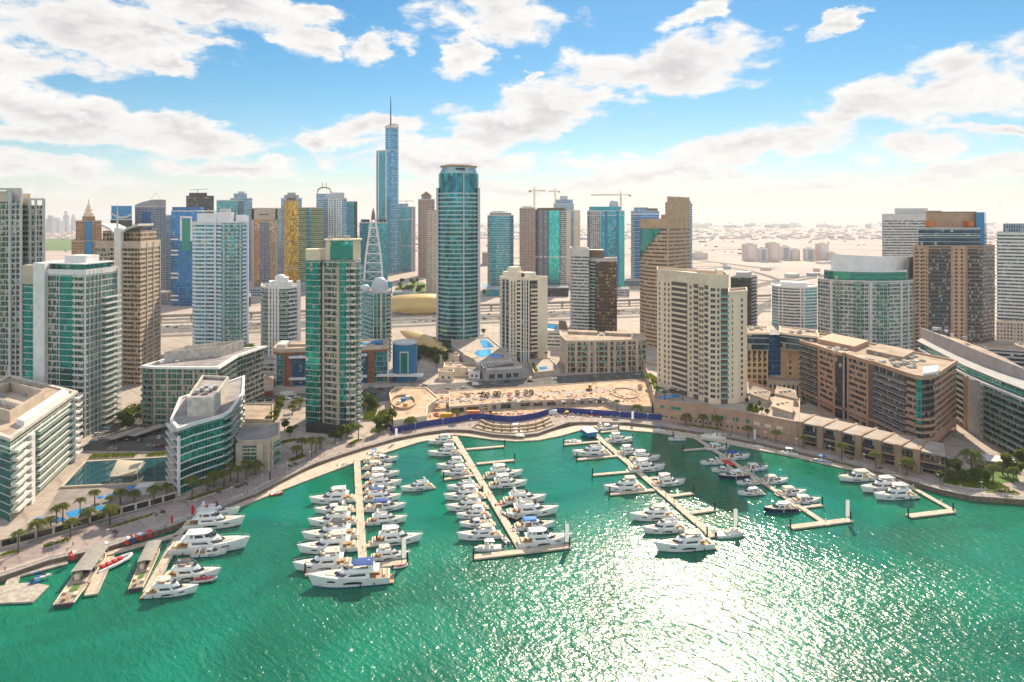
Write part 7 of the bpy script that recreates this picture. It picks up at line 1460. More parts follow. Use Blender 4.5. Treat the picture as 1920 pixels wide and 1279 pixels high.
# ------------------------------------------------------------------ trees, palms
rt_rnd = random.Random(11)
def crown_mesh(name, mat, seed, r=3.4, h=5.0, n=620, leaf=.55, lobes=7):
    q = random.Random(seed); mb = MB(); L = []
    for _ in range(lobes): a = q.uniform(0, 6.28); d = q.uniform(.1, .62) * r; L.append((d * math.cos(a), d * math.sin(a), q.uniform(.25, .85) * h, q.uniform(.34, .58) * r))
    for _ in range(n):
        cx_, cy_, cz_, cr = q.choice(L); v = Vector((q.gauss(0, 1), q.gauss(0, 1), q.gauss(0, .8))).normalized() * cr * q.uniform(.55, 1.08); p = Vector((cx_, cy_, cz_)) + v
        a = Vector((q.gauss(0, 1), q.gauss(0, 1), q.gauss(0, 1))).normalized(); b = a.orthogonal().normalized(); s_ = leaf * q.uniform(.6, 1.4)
        mb.face([tuple(p - a * s_), tuple(p - b * s_ * .6), tuple(p + a * s_), tuple(p + b * s_ * .6)])
    return mb.mesh(name, mat)
def trunk_mesh(seed, h=3.0):
    q = random.Random(seed); mb = MB(); mb.tube([(0, 0, 0), (.1, .05, h * .5), (0, .1, h)], [.28, .22, .16], 7)
    for i in range(4): a = i * 1.6 + q.random(); mb.tube([(0, .1, h * .8), (1.1 * math.cos(a), 1.1 * math.sin(a), h * 1.25), (1.9 * math.cos(a), 1.9 * math.sin(a), h * 1.6)], [.13, .09, .03], 5)
    return mb.mesh('trunk', M_TRUNK)
CM = [crown_mesh('crown', M_LEAF, 1), crown_mesh('crown', M_LEAFD, 2, 3.8, 5.6), crown_mesh('crown', M_LEAF, 3, 3.0, 4.4, 420), crown_mesh('crown', M_LEAFD, 4, 3.2, 6.4)]
TM = [trunk_mesh(1), trunk_mesh(2)]
def palm_mesh(seed, n=26, fl=3.4):
    q = random.Random(seed); mb = MB()
    for i in range(n):
        a = i * 2.399 + q.uniform(-.2, .2); up = q.uniform(-.15, 1.0); L = fl * q.uniform(.8, 1.15); d = Vector((math.cos(a), math.sin(a), 0)); s_ = Vector((-d.y, d.x, 0)); prev = None; pts = []
        for k in range(7):
            t = k / 6; p = d * (L * t * (.9 - .15 * up)) + Vector((0, 0, L * (up * .75 * t - (.55 + .35 * up) * t * t))); pts.append(p)
        for k in range(6):
            w0 = .75 * math.sin(math.pi * (.12 + .82 * k / 6)); w1 = .75 * math.sin(math.pi * (.12 + .82 * (k + 1) / 6))
            for sg in (1, -1):
                a0, a1 = pts[k], pts[k + 1]; t1 = a0 + s_ * sg * w0 + Vector((0, 0, -.25 * w0)) + (a1 - a0) * .8; mb.face([tuple(a0), tuple(a0 + (a1 - a0) * .5), tuple(t1 + (a1 - a0) * .25), tuple(t1)]); t2 = a0 + (a1 - a0) * .55 + s_ * sg * w1 + Vector((0, 0, -.25 * w1)) + (a1 - a0) * .8; mb.face([tuple(a0 + (a1 - a0) * .55), tuple(a1), tuple(t2 + (a1 - a0) * .2), tuple(t2)])
    return mb.mesh('crown', M_FROND)
PM = [palm_mesh(1), palm_mesh(2, 22, 3.0), palm_mesh(5, 30, 3.8)]
mb = MB(); mb.tube([(0, 0, 0), (.05, .02, 3), (.12, .0, 7.2)], [.34, .26, .22], 8); PT = mb.mesh('trunk', M_TRUNK)
GRP_N = {}
def palm(px, py, where, h=7.2, s=1.0, z=None):
    i = GRP_N.get(where, 0); GRP_N[where] = i + 1; z = LAND_Z if z is None else z; p = G(px, py, z); h *= rt_rnd.uniform(.82, 1.25); s *= rt_rnd.uniform(.78, 1.2); o = thing('palm_tree', '%s palm tree %s' % (nth(i), where), 'palm tree', (p.x, p.y, z), rt_rnd.uniform(0, 6.28), 'palm trees ' + where.split(',')[0][:60])
    t_ = link_mesh('trunk', PT, o); t_.scale = (s, s, h / 7.2); c = link_mesh('crown', PM[rt_rnd.randrange(3)], o, (.12 * s, 0, h - .1)); c.scale = (s * 1.15,) * 3
def tree(px, py, where, s=1.0, k=None, z=None):
    i = GRP_N.get(where, 0); GRP_N[where] = i + 1; z = LAND_Z if z is None else z; p = G(px, py, z); o = thing('leafy_tree', '%s leafy tree %s' % (nth(i), where), 'tree', (p.x, p.y, z), rt_rnd.uniform(0, 6.28), 'leafy trees ' + where.split(',')[0][:60])
    k = rt_rnd.randrange(4) if k is None else k; t_ = link_mesh('trunk', TM[k % 2], o); t_.scale = (s,) * 3; c = link_mesh('crown', CM[k], o, (0, 0, 2.0 * s)); c.scale = (s, s, s * rt_rnd.uniform(.9, 1.15))
for x, y, h in [(34, 1038, 8), (70, 1012, 7), (95, 1003, 6.5), (106, 985, 8), (118, 992, 9), (132, 1010, 6.5), (150, 978, 8), (165, 985, 6), (178, 968, 9), (207, 962, 8.5), (206, 985, 6), (226, 948, 7), (252, 946, 6.5), (288, 950, 8.5), (312, 936, 7)]: palm(x, y, 'round the blue pools, counted from the frame edge', h, .95)
for x, y, h in [(360, 935, 7.5), (390, 926, 7), (402, 914, 7), (420, 912, 8), (432, 902, 7), (446, 905, 7), (462, 898, 8), (478, 890, 7)]: palm(x, y, 'from the pools along the foot of the angular teal block', h, 1.1)
for x, y, h in [(556, 862, 7), (566, 852, 6.5), (584, 858, 8), (592, 850, 7), (600, 842, 6.5), (672, 826, 8.5), (552, 772, 6), (563, 764, 6), (548, 780, 6)]: palm(x, y, 'near the green glass tower, counted from the pavilion', h, 1.05)
for x, y, h in [(770, 804, 7), (855, 792, 8), (1157, 778, 7.5), (1195, 783, 7.5), (1286, 797, 7), (1318, 803, 7.5), (1345, 806, 8), (1403, 822, 7.5), (1455, 832, 8), (1508, 842, 7.5), (1578, 864, 8), (1642, 880, 7.5), (1700, 892, 7)]: palm(x, y, 'on the sunny promenade, counted from the green glass tower', h, 1.0)
for x, y, h, s in [(1778, 888, 6, 1), (1792, 896, 7, 1.1), (1808, 900, 5, 1), (1822, 892, 10, 1.4), (1838, 898, 6, 1), (1862, 912, 8, 1.1), (1900, 905, 7, 1.2), (1768, 880, 5, .9), (1880, 890, 6, 1.1)]: palm(x, y, 'in the garden by the white roofed block, counted from the arcade', h, s)
for x, y in [(1010, 668), (1018, 672), (1006, 676), (1024, 676)]: palm(x, y, 'in the walled pool terrace behind the stone flats', 6, .8)
for x, y, s in [(628, 832, 1.0), (640, 826, 1.2), (651, 822, 1.0), (660, 816, .9), (712, 812, 1.3), (722, 806, 1.5), (736, 796, 1.3), (716, 796, 1.1), (690, 762, .8), (700, 768, .9), (682, 776, .8)]: tree(x, y, 'beside the green glass tower, counted from its foot', s)
for x, y, s in [(508, 806, 1.1), (514, 796, 1.2), (520, 784, 1.1), (526, 772, 1.0), (534, 808, .9), (528, 762, .9), (542, 818, .8), (504, 818, 1.0)]: tree(x, y, 'in the lane behind the stone pavilion', s)
for x, y, s in [(784, 670, 1.4), (790, 660, 1.5), (797, 672, 1.5), (804, 662, 1.7), (810, 676, 1.6), (816, 668, 1.8), (822, 680, 1.5), (828, 672, 1.5), (834, 684, 1.3), (795, 650, 1.4), (808, 652, 1.5), (785, 684, 1.1), (838, 664, 1.2), (818, 690, 1.2), (842, 676, 1.1)]: tree(x, y, 'of the dark grove between blue drum and cylinder tower', s, 1 if s > 1.3 else 3)
for x, y, s in [(452, 690, 1.4), (456, 682, 1.5), (461, 676, 1.6), (466, 668, 1.3), (448, 698, 1.2), (470, 662, 1.1)]: tree(x, y, 'of the dark row up the side street by the white tower', s, 1)
for x, y, s in [(234, 800, 1.2), (244, 792, 1.3), (256, 786, 1.2), (240, 808, 1.1), (262, 792, 1.0), (228, 792, 1.0), (268, 776, 1.0)]: tree(x, y, 'of the shady cluster at the car park entrance', s, 1)
for i in range(16): x = 745 + rt_rnd.random() * 55; y = 532 + rt_rnd.random() * 22; tree(x, y, 'of the park across the highway', rt_rnd.uniform(1.2, 1.9))
for x, y, s in [(906, 628, 1.0), (1165, 640, .9), (1215, 704, .9), (1225, 698, 1.), (1090, 698, .7), (1110, 697, .7), (1130, 697, .7), (1155, 696, .8), (1180, 694, .8), (1200, 692, .8), (1075, 700, .6), (1460, 740, .9), (1478, 742, .8), (1446, 744, .8), (1410, 742, .7), (1295, 540, 1.3), (1310, 536, 1.2), (1280, 545, 1.2), (908, 555, 1.4), (898, 552, 1.2), (1060, 520, 1.5), (1048, 524, 1.4)]: tree(x, y, 'of the scattered street trees from the cylinder tower', s)
for x, y, s in [(1760, 905, .7), (1785, 906, .9), (1812, 908, .8), (1830, 905, 1.0), (1850, 906, .8), (1905, 898, 1.1), (1890, 892, 1.2), (1915, 885, 1.2), (1795, 890, .9)]: tree(x, y, 'in the garden bed by the white roofed block', s)
def bare(px, py, lb):
    p = G(px, py); o = thing('bare_tree', lb, 'tree', (p.x, p.y, LAND_Z)); q = random.Random(px); mb = MB()
    for i in range(60):
        a = q.uniform(0, 6.28); r = q.uniform(.5, 2.6); mb.tube([(0, 0, 1.5 + q.random()), (r * .5 * math.cos(a), r * .5 * math.sin(a), 3 + q.random()), (r * math.cos(a + .2), r * math.sin(a + .2), q.uniform(3, 6.5))], [.05, .04, .02], 3, cap=False)
    mb.build('crown', plain('bare_twig', (.42, .26, .18), .9, .2), o, org=(0, 0, 0)); mb = MB(); mb.tube([(0, 0, 0), (0, 0, 2.8)], [.2, .12], 6); mb.build('trunk', M_TRUNK, o, org=(0, 0, 0))
bare(737, 736, 'bare reddish tree at the street in front of the rust hotel'); bare(1207, 712, 'bare reddish tree at the street corner by the cream block')
# hedges along the promenade
def hedge(pts, w, h, lb, z=LAND_Z):
    ln = [G(x, y, z) for x, y in pts]; q = random.Random(int(pts[0][0])); mb = MB()
    for a, b in zip(ln[:-1], ln[1:]):
        d = b - a; n_ = int(d.length * 16 * max(1, w / 1.5)); nn = Vector((-d.y, d.x)).normalized()
        for _ in range(n_):
            p = a + d * q.random() + nn * q.uniform(-w / 2, w / 2); v = Vector((q.gauss(0, 1), q.gauss(0, 1), q.gauss(0, 1))).normalized(); u = v.orthogonal(); s_ = .32; c = Vector((p.x, p.y, z + h * q.random() ** .6)); mb.face([tuple(c - v * s_), tuple(c - u * s_), tuple(c + v * s_), tuple(c + u * s_)])
    c = ln[0]; rt = thing('hedge', lb, 'hedge', (c.x, c.y, z), 0, 'clipped hedges'); mb.build('foliage', M_HEDGE, rt)
    mb = MB(); 
    l = []; r = []
    for i, p in enumerate(ln):
        t_ = (ln[min(i + 1, len(ln) - 1)] - ln[max(i - 1, 0)]).normalized(); nn = Vector((-t_.y, t_.x)) * (w / 2 + .2); l.append(p + nn); r.append(p - nn)
    mb.loft([[(*b, z), (*a, z), (*a, z + .45), (*b, z + .45)] for a, b in zip(l, r)]); mb.build('planter', M_BEIGE, rt)
for i, (pts, w, h) in enumerate([([(0, 1045), (35, 1036)], 1.6, 1), ([(84, 1028), (128, 1014)], 2.2, 1.1), ([(204, 993), (290, 966)], 1.6, 1.0), ([(352, 941), (430, 915)], 1.6, 1.0), ([(545, 866), (570, 856)], 4, 1), ([(655, 836), (676, 826)], 3, 1), ([(700, 812), (730, 800)], 5, 1), ([(688, 740), (700, 762), (690, 790)], 7, 1.5), ([(1290, 799), (1352, 808)], 1.6, .9), ([(1770, 902), (1800, 908), (1840, 912), (1880, 912)], 9, 1.2), ([(1860, 922), (1905, 925)], 4, .8), ([(170, 858), (255, 855)], 5, 1.2), ([(275, 856), (320, 852)], 4, 1.2), ([(528, 832), (555, 826)], 4, 1.0), ([(540, 812), (556, 800)], 3, 1.2)]):
    hedge(pts, w, h, '%s clipped hedge bed counted along the promenade from below the pools' % nth(i))

# ------------------------------------------------------------------ cars
def car_mesh(col, L=4.6, W_=1.85, H_=1.45, van=False):
    mb = MB(); hb = .55 if not van else .7
    def ring(x, w, z0, z1): return [(x, -w, z0), (x, w, z0), (x, w * .97, z1), (x, -w * .97, z1)]
    mb.loft([ring(-L / 2, W_ * .42, .35, .8), ring(-L / 2 + .25, W_ / 2, .25, .92), ring(L * .2, W_ / 2, .25, .9), ring(L / 2 - .3, W_ / 2, .25, .75), ring(L / 2, W_ * .42, .35, .62)], 0)
    r0, r1 = (-L * .42, L * .22) if not van else (-L * .48, L * .36); t0, t1 = (-L * .3, L * .08) if not van else (-L * .47, L * .26)
    mb.loft([[(r0, -W_ * .46, .9), (r1, -W_ * .46, .9), (r1, W_ * .46, .9), (r0, W_ * .46, .9)], [(t0, -W_ * .38, H_ - .08), (t1, -W_ * .38, H_ - .08), (t1, W_ * .38, H_ - .08), (t0, W_ * .38, H_ - .08)]], 1 if not van else 0)
    mb.box(((t0 + t1) / 2, 0, H_ - .04), (t1 - t0 + .1, W_ * .78, .1), 0, 0)
    if van: mb.box((L * .32, 0, 1.3), (.5, W_ * .8, .5), 0, 1)
    for x in (-L * .3, L * .31):
        for s_ in (-1, 1): mb.tube([(x, s_ * W_ * .40, .33), (x, s_ * W_ * .51, .33)], .33, 10, 2)
    return mb.mesh('car', [col, M_GDARK, M_RUB])
def paint(n, c): return flat('car_paint_' + n, c, .25, .1)
CARS = {n: car_mesh(paint(n, c)) for n, c in (('white', (.75, .75, .74)), ('silver', (.42, .44, .46)), ('black', (.02, .02, .022)), ('dark red', (.25, .02, .025)), ('pale blue', (.22, .42, .55)), ('grey', (.16, .16, .17)))}
VAN = car_mesh(paint('white', (.75, .75, .74)), 5.6, 2.0, 2.3, True); BUS = car_mesh(paint('white', (.75, .75, .74)), 11, 2.5, 3.0, True)
crnd = random.Random(5)
def car(p, rz, lb, grp, kind=None, me=None, z=None):
    n = kind or crnd.choice(['white', 'white', 'white', 'silver', 'silver', 'black', 'grey', 'dark red']); o = link_mesh('car' if me is None else 'van', me or CARS[n], None, (p.x, p.y, (LAND_Z + .13) if z is None else z), rz)
    return tag(o, lb.replace('@', n), 'car' if me is None else 'van', grp)
sdir = math.atan2(*(reversed(tuple(G(880, 727) - G(690, 742)))))
for i, (x, y, n) in enumerate([(472, 757, 'pale blue'), (489, 752, 'black'), (505, 751, 'black'), (521, 750, 'dark red'), (538, 749, 'white'), (556, 747, 'silver'), (688, 742, 'white'), (700, 740, 'black'), (696, 728, 'pale blue'), (714, 731, 'black'), (745, 727, 'pale blue'), (758, 726, 'pale blue'), (774, 725, 'silver'), (796, 723, 'white'), (690, 752, 'white'), (764, 717, 'silver'), (792, 714, 'silver'),
                           (900, 722, 'silver'), (926, 720, 'silver'), (951, 717, 'black'), (994, 716, 'black'), (1040, 712, 'white'), (1118, 707, 'silver'), (1150, 705, 'pale blue'), (1196, 703, 'white'), (840, 730, 'silver'), (870, 728, 'white')]):
    car(G(x, y), sdir + (math.pi if i % 3 == 0 else 0), '%s car in the street, @, counted from the side street bend' % nth(i), 'cars in the street', n)
for i, (x, y) in enumerate(((740, 736), (892, 723), (455, 707))): car(G(x, y), sdir if i < 2 else R(70), ['white van in the street before the rust hotel', 'pale truck passing the grey pool podium', 'white van in the side street by the dark trees'][i], 'vans and trucks', me=VAN)
car(G(540, 742), sdir, 'white bus by the palms next to the green glass tower', 'vans and trucks', me=BUS)
for i, (x, y, n, a) in enumerate([(182, 816, 'white', 60), (175, 831, 'pale blue', 60), (190, 824, 'white', 60), (196, 806, 'pale blue', 60), (210, 844, 'silver', 15), (282, 838, 'silver', 10), (299, 838, 'dark red', 10), (316, 836, 'black', 10), (240, 826, 'black', 95), (262, 828, 'grey', 95), (300, 822, 'white', 95), (330, 830, 'black', 95), (318, 815, 'white', 95), (205, 800, 'white', 60)]):
    car(G(x, y), R(a), '%s car in the courtyard car park, @, from the balcony block' % nth(i), 'cars in the courtyard car park', n)
for i, (x, y) in enumerate(((236, 822), (276, 816))):
    p = G(x, y); o = thing('carport', 'flat pale carport roof in the car park, %s the balcony block' % ('nearer to' if i == 0 else 'farther from'), 'carport', (p.x, p.y, LAND_Z)); mb = MB(); mb.box((p.x, p.y, LAND_Z + 2.9), (7, 22, .25), R(-22)); mb.build('roof', M_CONC, o)
    for sx, sy in ((-2.5, -8), (2.5, -8), (-2.5, 8), (2.5, 8)): v = Matrix.Rotation(R(-22), 2) @ Vector((sx, sy)); mb = MB(); mb.tube([(p.x + v.x, p.y + v.y, LAND_Z), (p.x + v.x, p.y + v.y, LAND_Z + 2.8)], .12, 5); mb.build('post', M_STEEL, o)
hr = math.atan2(HD.y, HD.x); k = 0
LANES = [-46.6, -43, -39.1, -35.4, -31.5, -14.6, -10.9, -7.1, -3.3, .5]
for li, o_ in enumerate(LANES):
    s_ = -260 + crnd.uniform(0, 60); j = 0
    while s_ < 1100:
        p = hw(s_, o_)
        n = crnd.choice(['white', 'white', 'silver', 'black', 'grey', 'dark red', 'pale blue'])
        car(p, hr + (math.pi if li > 4 else 0), '@ car, %s from the bright blue tower in %s lane of the highway, nearest the marina being first' % (nth(j), nth(li)) if False else '@ car in the %s highway lane from the marina, %s towards the desert blocks' % (nth(li), nth(j)), 'cars on the highway', n, z=LAND_Z + .13); j += 1; s_ += crnd.uniform(16, 105)

# ------------------------------------------------------------------ building site, hoarding, terrace
flatpoly('site_ground', [(738, 806), (724, 760), (742, 738), (800, 740), (1000, 729), (1200, 714), (1224, 730), (1228, 784), (1130, 777), (1045, 772), (960, 789), (895, 782), (800, 796)], LAND_Z + .12, M_SITE)
rt = thing('hoarding', 'dark blue site hoarding winding along the promenade', 'fence', (*G(960, 790), LAND_Z))
hp = [G(x, y) for x, y in curve_px([(738, 813), (760, 808), (800, 800), (850, 793), (893, 786), (928, 789), (960, 791), (1002, 785), (1045, 775), (1120, 779), (1240, 788)], 5)]
for a, b in zip(hp[:-1], hp[1:]): d = b - a; c = (a + b) / 2; mb = MB(); mb.box((c.x, c.y, LAND_Z + 1.8), (d.length + .05, .18, 3.5), math.atan2(d.y, d.x)); mb.build('board', M_BLUE, rt)
a, b = G(738, 813), G(724, 800); d = b - a; c = (a + b) / 2; mb = MB(); mb.box((c.x, c.y, LAND_Z + 1.8), (d.length, .18, 3.5), math.atan2(d.y, d.x)); mb.build('board', M_BLUE, rt)
rt = thing('site_deck', 'raised unfinished concrete deck with dark bays in the building site', 'building', (*G(1000, 750), LAND_Z))
k = Blk(rt, [G(x, y) for x, y in ((842, 776), (905, 771), (938, 768), (968, 765), (1050, 762), (1132, 758), (1165, 772), (1222, 776), (1222, 738), (1205, 722), (1000, 736), (842, 745))], LAND_Z + 4.2, [M_CONC] * 12, roof=M_SITE, parapet=(.5, M_BEIGE, .5, .1, .4))
for i, ts, w, h in ((0, (.25, .7), 8, 2.6), (1, (.2, .65), 2.6, 2.4), (2, (.35,), 7, 3.2), (3, (.2, .5, .8), 6, 2.2), (4, (.1, .3, .5, .7, .9), 2.6, 1.8)): k.wins([(i, ts, w, h, 9, LAND_Z + 2.0, LAND_Z + 3)], [M_BEIGE, M_GDARK], 'dark_bay')
rt = thing('site_ramp', 'oval sand ramp wall at the cream block end of the site deck', 'wall', (*G(1170, 745), LAND_Z)); z_ = LAND_Z + 4.3; mb = MB(); ov_ = [G(1172 + 26 * math.cos(a * .314) + 6 * math.sin(a * .314), 738 + 10 * math.sin(a * .314), z_) for a in range(20)]; 
if sum(ov_[i].x * ov_[(i + 1) % 20].y - ov_[(i + 1) % 20].x * ov_[i].y for i in range(20)) < 0: ov_.reverse()
i_ = offs(ov_, -.6); mb.loft([[(p.x, p.y, zz) for p in r_] for r_, zz in ((ov_, z_ - .5), (ov_, z_ + .6), (i_, z_ + .6), (i_, z_ + .1))], cap0=False, cap1=False); mb.build('parapet', M_TAN, rt)
rt = thing('site_pit', 'ochre oval retaining structure with a blue tank behind the leafy trees', 'building', (*G(770, 770), LAND_Z)); q = [G(x, y) for x, y in ((738, 806), (800, 797), (802, 778), (822, 762), (800, 742), (742, 740), (730, 752))]; k = Blk(rt, q, LAND_Z + 5, [M_CREAM], roof=M_SITE, parapet=(.8, M_CREAM, .6, .1, .3))
mb = MB(); z_ = LAND_Z + 5; ov_ = [G(756 + 24 * math.cos(a * .314), 756 + 13 * math.sin(a * .314), z_) for a in range(20)][::-1]; i_ = offs(ov_, -.7); mb.loft([[(p.x, p.y, zz) for p in r_] for r_, zz in ((ov_, z_), (ov_, z_ + 1.5), (i_, z_ + 1.5), (i_, z_ + .1))], cap0=False, cap1=False); mb.build('oval_wall', M_TAN, rt)
for x, y, d, m_, n_ in ((756, 752, 2.6, M_CANVB, 'tank'), (748, 757, 2.2, M_CREAM, 'crate'), (765, 748, 3, M_LGREY, 'crate'), (760, 762, 2, M_YEL, 'crate')): p = G(x, y, z_); mb = MB(); mb.tube([(p.x, p.y, z_), (p.x, p.y, z_ + 2)], d / 2 + .4, 10); mb.build(n_, m_, rt)
def thing_box(name, lb, cat, px, py, d, rz, mat, grp=None, z=None):
    z = LAND_Z + .12 if z is None else z; p = G(px, py, z); o = thing(name, lb, cat, (p.x, p.y, z), 0, grp); mb = MB(); mb.box((p.x, p.y, z + d[2] / 2), d, rz); mb.build('body', mat, o); mb = MB(); mb.box((p.x, p.y, z + d[2] + .08), (d[0] + .12, d[1] + .12, .16), rz); mb.build('lid', mat, o)
    for j in range(5): v = Matrix.Rotation(rz, 2) @ Vector((d[0] * (-.4 + .2 * j), -d[1] / 2 - .04)); mb = MB(); mb.box((p.x + v.x, p.y + v.y, z + d[2] / 2), (.18, .1, d[2] * .9), rz); mb.build('corrugation', mat, o)
    return o
for i, (x, y, d, m_, lb) in enumerate([(887, 778, (8, 2.6, 2.6), M_ORANGE, 'orange site container beneath the raised deck'), (838, 783, (8, 2.6, 2.6), M_YEL, 'yellow ochre site container beside the retaining structure'), (1035, 776, (6, 2.5, 2.5), M_WHITE, 'white site cabin in front of the raised deck')]): thing_box('site_container', lb, 'container', x, y, d, .05, m_, 'site containers')
zd = LAND_Z + 4.25
for i, (x, y) in enumerate([(907, 745), (914, 745), (929, 743), (935, 743), (970, 741), (986, 740), (996, 740), (1200, 730)]):
    p = G(x, y, zd); o = thing('cable_reel', '%s black ring shaped cable reel on the raised site deck, from the green tower' % nth(i), 'cable reel', (p.x, p.y, zd), crnd.uniform(-.3, .3), 'cable reels on the deck')
    for s_ in (-.5, .5):
        mb = MB(); ring = [[(r * math.cos(a * .524), s_ + w, 1.7 + r * math.sin(a * .524)) for r, w in ((1.25, -.12), (1.7, -.12), (1.7, .12), (1.25, .12))] for a in range(13)]; mb.loft(ring, cap0=False, cap1=False); mb.build('ring', M_RUB, o, org=(0, 0, 0))
    mb = MB(); mb.tube([(0, -.5, 1.7), (0, .5, 1.7)], .8, 10); mb.build('drum', M_TEAK, o, org=(0, 0, 0))
def excavator(px, py, rz, lb, z):
    p = G(px, py, z); o = thing('excavator', lb, 'excavator', (p.x, p.y, z), rz, 'yellow excavators')
    for s_ in (-1, 1): mb = MB(); mb.loft([[(x, s_ * 1.1 - .3, zz), (x, s_ * 1.1 + .3, zz)] + [(x, s_ * 1.1 + .3, zz + .01), (x, s_ * 1.1 - .3, zz + .01)] for x, zz in ((-1.9, .5), (-1.6, 0.05), (1.6, .05), (1.9, .5), (1.6, .9), (-1.6, .9), (-1.9, .5))]); mb.box((0, s_ * 1.1, .45), (3.4, .6, .8)); mb.build('track', M_RUB, o, org=(0, 0, 0))
    mb = MB(); mb.box((-.4, 0, 1.5), (3.2, 2.4, 1.0)); mb.build('body', M_YEL, o, org=(0, 0, 0)); mb = MB(); mb.box((.5, .7, 2.5), (1.4, 1.0, 1.5)); mb.build('cab', M_GDARK, o, org=(0, 0, 0))
    mb = MB(); mb.tube([(1, -.2, 1.6), (2.6, -.2, 4.6), (4.6, -.2, 4.4)], [.3, .32, .22], 6); mb.build('boom', M_YEL, o, org=(0, 0, 0)); mb = MB(); mb.tube([(4.6, -.2, 4.5), (5.4, -.2, 1.8)], [.22, .15], 6); mb.build('arm', M_YEL, o, org=(0, 0, 0)); mb = MB(); mb.loft([[(5.1, -.8, 1.9), (5.1, .4, 1.9), (5.1, .4, 1.2), (5.1, -.8, 1.2)], [(5.9, -.8, 1.5), (5.9, .4, 1.5), (5.7, .4, .9), (5.7, -.8, .9)]]); mb.build('bucket', M_DARK, o, org=(0, 0, 0))
excavator(922, 779, R(170), 'yellow excavator digging in front of the raised site deck', LAND_Z + .12); excavator(1105, 732, R(20), 'yellow excavator parked up on the raised site deck', zd); excavator(1062, 776, R(95), 'small yellow excavator close behind the hoarding bend', LAND_Z + .12)
SITE_MATS = [M_RED, M_WHITE, M_ORANGE, M_TAN, M_CREAM, M_BRICK]
for i in range(46):
    up = i % 2; x = crnd.uniform(800, 1130); y = crnd.uniform(738, 752) if up else crnd.uniform(776, 783); z = zd if up else LAND_Z + .12
    if not up and y > 768 + 16 and x > 1000: y -= 6
    p = G(x, y, z); me_ = MB(); rz = crnd.uniform(-.4, .4); l = crnd.uniform(1.5, 4.0)
    for q in range(3): me_.box((p.x + math.cos(rz) * l * .33 * (q - 1), p.y + math.sin(rz) * l * .33 * (q - 1), z + .45), (l * .32, .45, .9), rz)
    o = me_.build('site_barrier', SITE_MATS[i % 6], org=(p.x, p.y, z)); tag(o, '%s %s stacked barrier %s, counted from the green tower' % (nth(i // 2), ['red', 'white', 'orange', 'tan', 'cream', 'rust'][i % 6], 'on the raised site deck' if up else 'on the sand behind the hoarding'), 'barrier', 'site barriers')
# planted terrace steps between hoarding and boardwalk
for j, (yo, hh) in enumerate(((0, 1.5), (-6, 2.2), (-12, 2.8))):
    ln = [G(x, y + yo, LAND_Z) for x, y in curve_px([(886 + j * 8, 802), (925, 811), (965, 813), (1005, 808), (1038 - j * 4, 797)], 5)]; o = ribbon('terrace_wall', ln, 1.0, LAND_Z + .05, M_TAN, .7 + .25 * j, None); tag(o, 'curved ochre planter wall of the boardwalk terrace, %s row from the water' % nth(j), 'wall', 'terrace planter walls')
    for i in range(9):
        p = ln[min(len(ln) - 1, 1 + i * 2)] + Vector((0, 1.2)); c = thing('shrub', '%s clipped shrub in the %s row of the boardwalk terrace' % (nth(i), nth(j)), 'shrub', (p.x, p.y, LAND_Z + .1), i, 'terrace shrubs'); cc = link_mesh('foliage', CM[2], c); cc.scale = (.3, .3, .3)
flatpoly('terrace_ramp', [(968, 818), (984, 818), (972, 792), (960, 793)], LAND_Z + .14, M_WHITE)

# ------------------------------------------------------------------ street furniture, banners, people
def lamp_mesh():
    mb = MB(); mb.tube([(0, 0, 0), (0, 0, .8), (0, 0, 6.2)], [.14, .09, .06], 6, 0); return mb.mesh('pole', M_STEEL)
LM = lamp_mesh(); mb = MB(); mb.box((0, 0, 6.25), (1.2, .35, .16)); LH = mb.mesh('lamp_head', M_LGREY)
lp = offset_line(EDGE[1:], LAND_Z, 1.6); acc = 0; k = 0
for a, b in zip(lp[1:-3], lp[2:-2]):
    L = (b - a).length
    while acc < L: 
        p = a + (b - a) * (acc / L); o = thing('street_lamp', '%s slim promenade lamp counted from the party boats' % nth(k), 'street lamp', (p.x, p.y, LAND_Z), math.atan2((b - a).y, (b - a).x), 'promenade lamps'); link_mesh('pole', LM, o); link_mesh('lamp_head', LH, o); k += 1; acc += 17
    acc -= L
# glass railing along the quay edge
for j, (a, b) in enumerate(zip(EDGE[1:-2], EDGE[2:-1])):
    p, q = offset_line([a, b], LAND_Z, .25); d = q - p; c = (p + q) / 2; rt = thing('quay_railing', '%s stretch of quay railing counted from the party boats' % nth(j), 'railing', (c.x, c.y, LAND_Z), 0, 'quay railing stretches'); mb = MB(); mb.tube([(*p, LAND_Z + 1.3), (*q, LAND_Z + 1.3)], .05, 4); mb.build('handrail', M_STEELB, rt)
    mb = MB(); n_ = max(2, int(d.length / 2.2))
    for i in range(n_): r = p + d * (i / n_); mb.tube([(*r, LAND_Z + .3), (*r, LAND_Z + 1.3)], .05, 4)
    mb.build('rail_grille', M_STEELB, rt)
def board(px, py, z, h, w, mat, lb, cat='banner', grp='tall banners', face=-.1):
    p = G(px, py, z); o = thing('banner', lb, cat, (p.x, p.y, z), face, grp); mb = MB(); mb.tube([(-w / 2, 0, 0), (-w / 2, 0, h + .3)], .09, 6); mb.build('pole', M_RUB if mat is M_FLAGW else M_STEEL, o, org=(0, 0, 0)); mb = MB(); mb.box((.03, 0, h - (h - 1.6) / 2), (w - .1, .07, h - 1.6)); mb.build('panel', mat, o, org=(0, 0, 0))
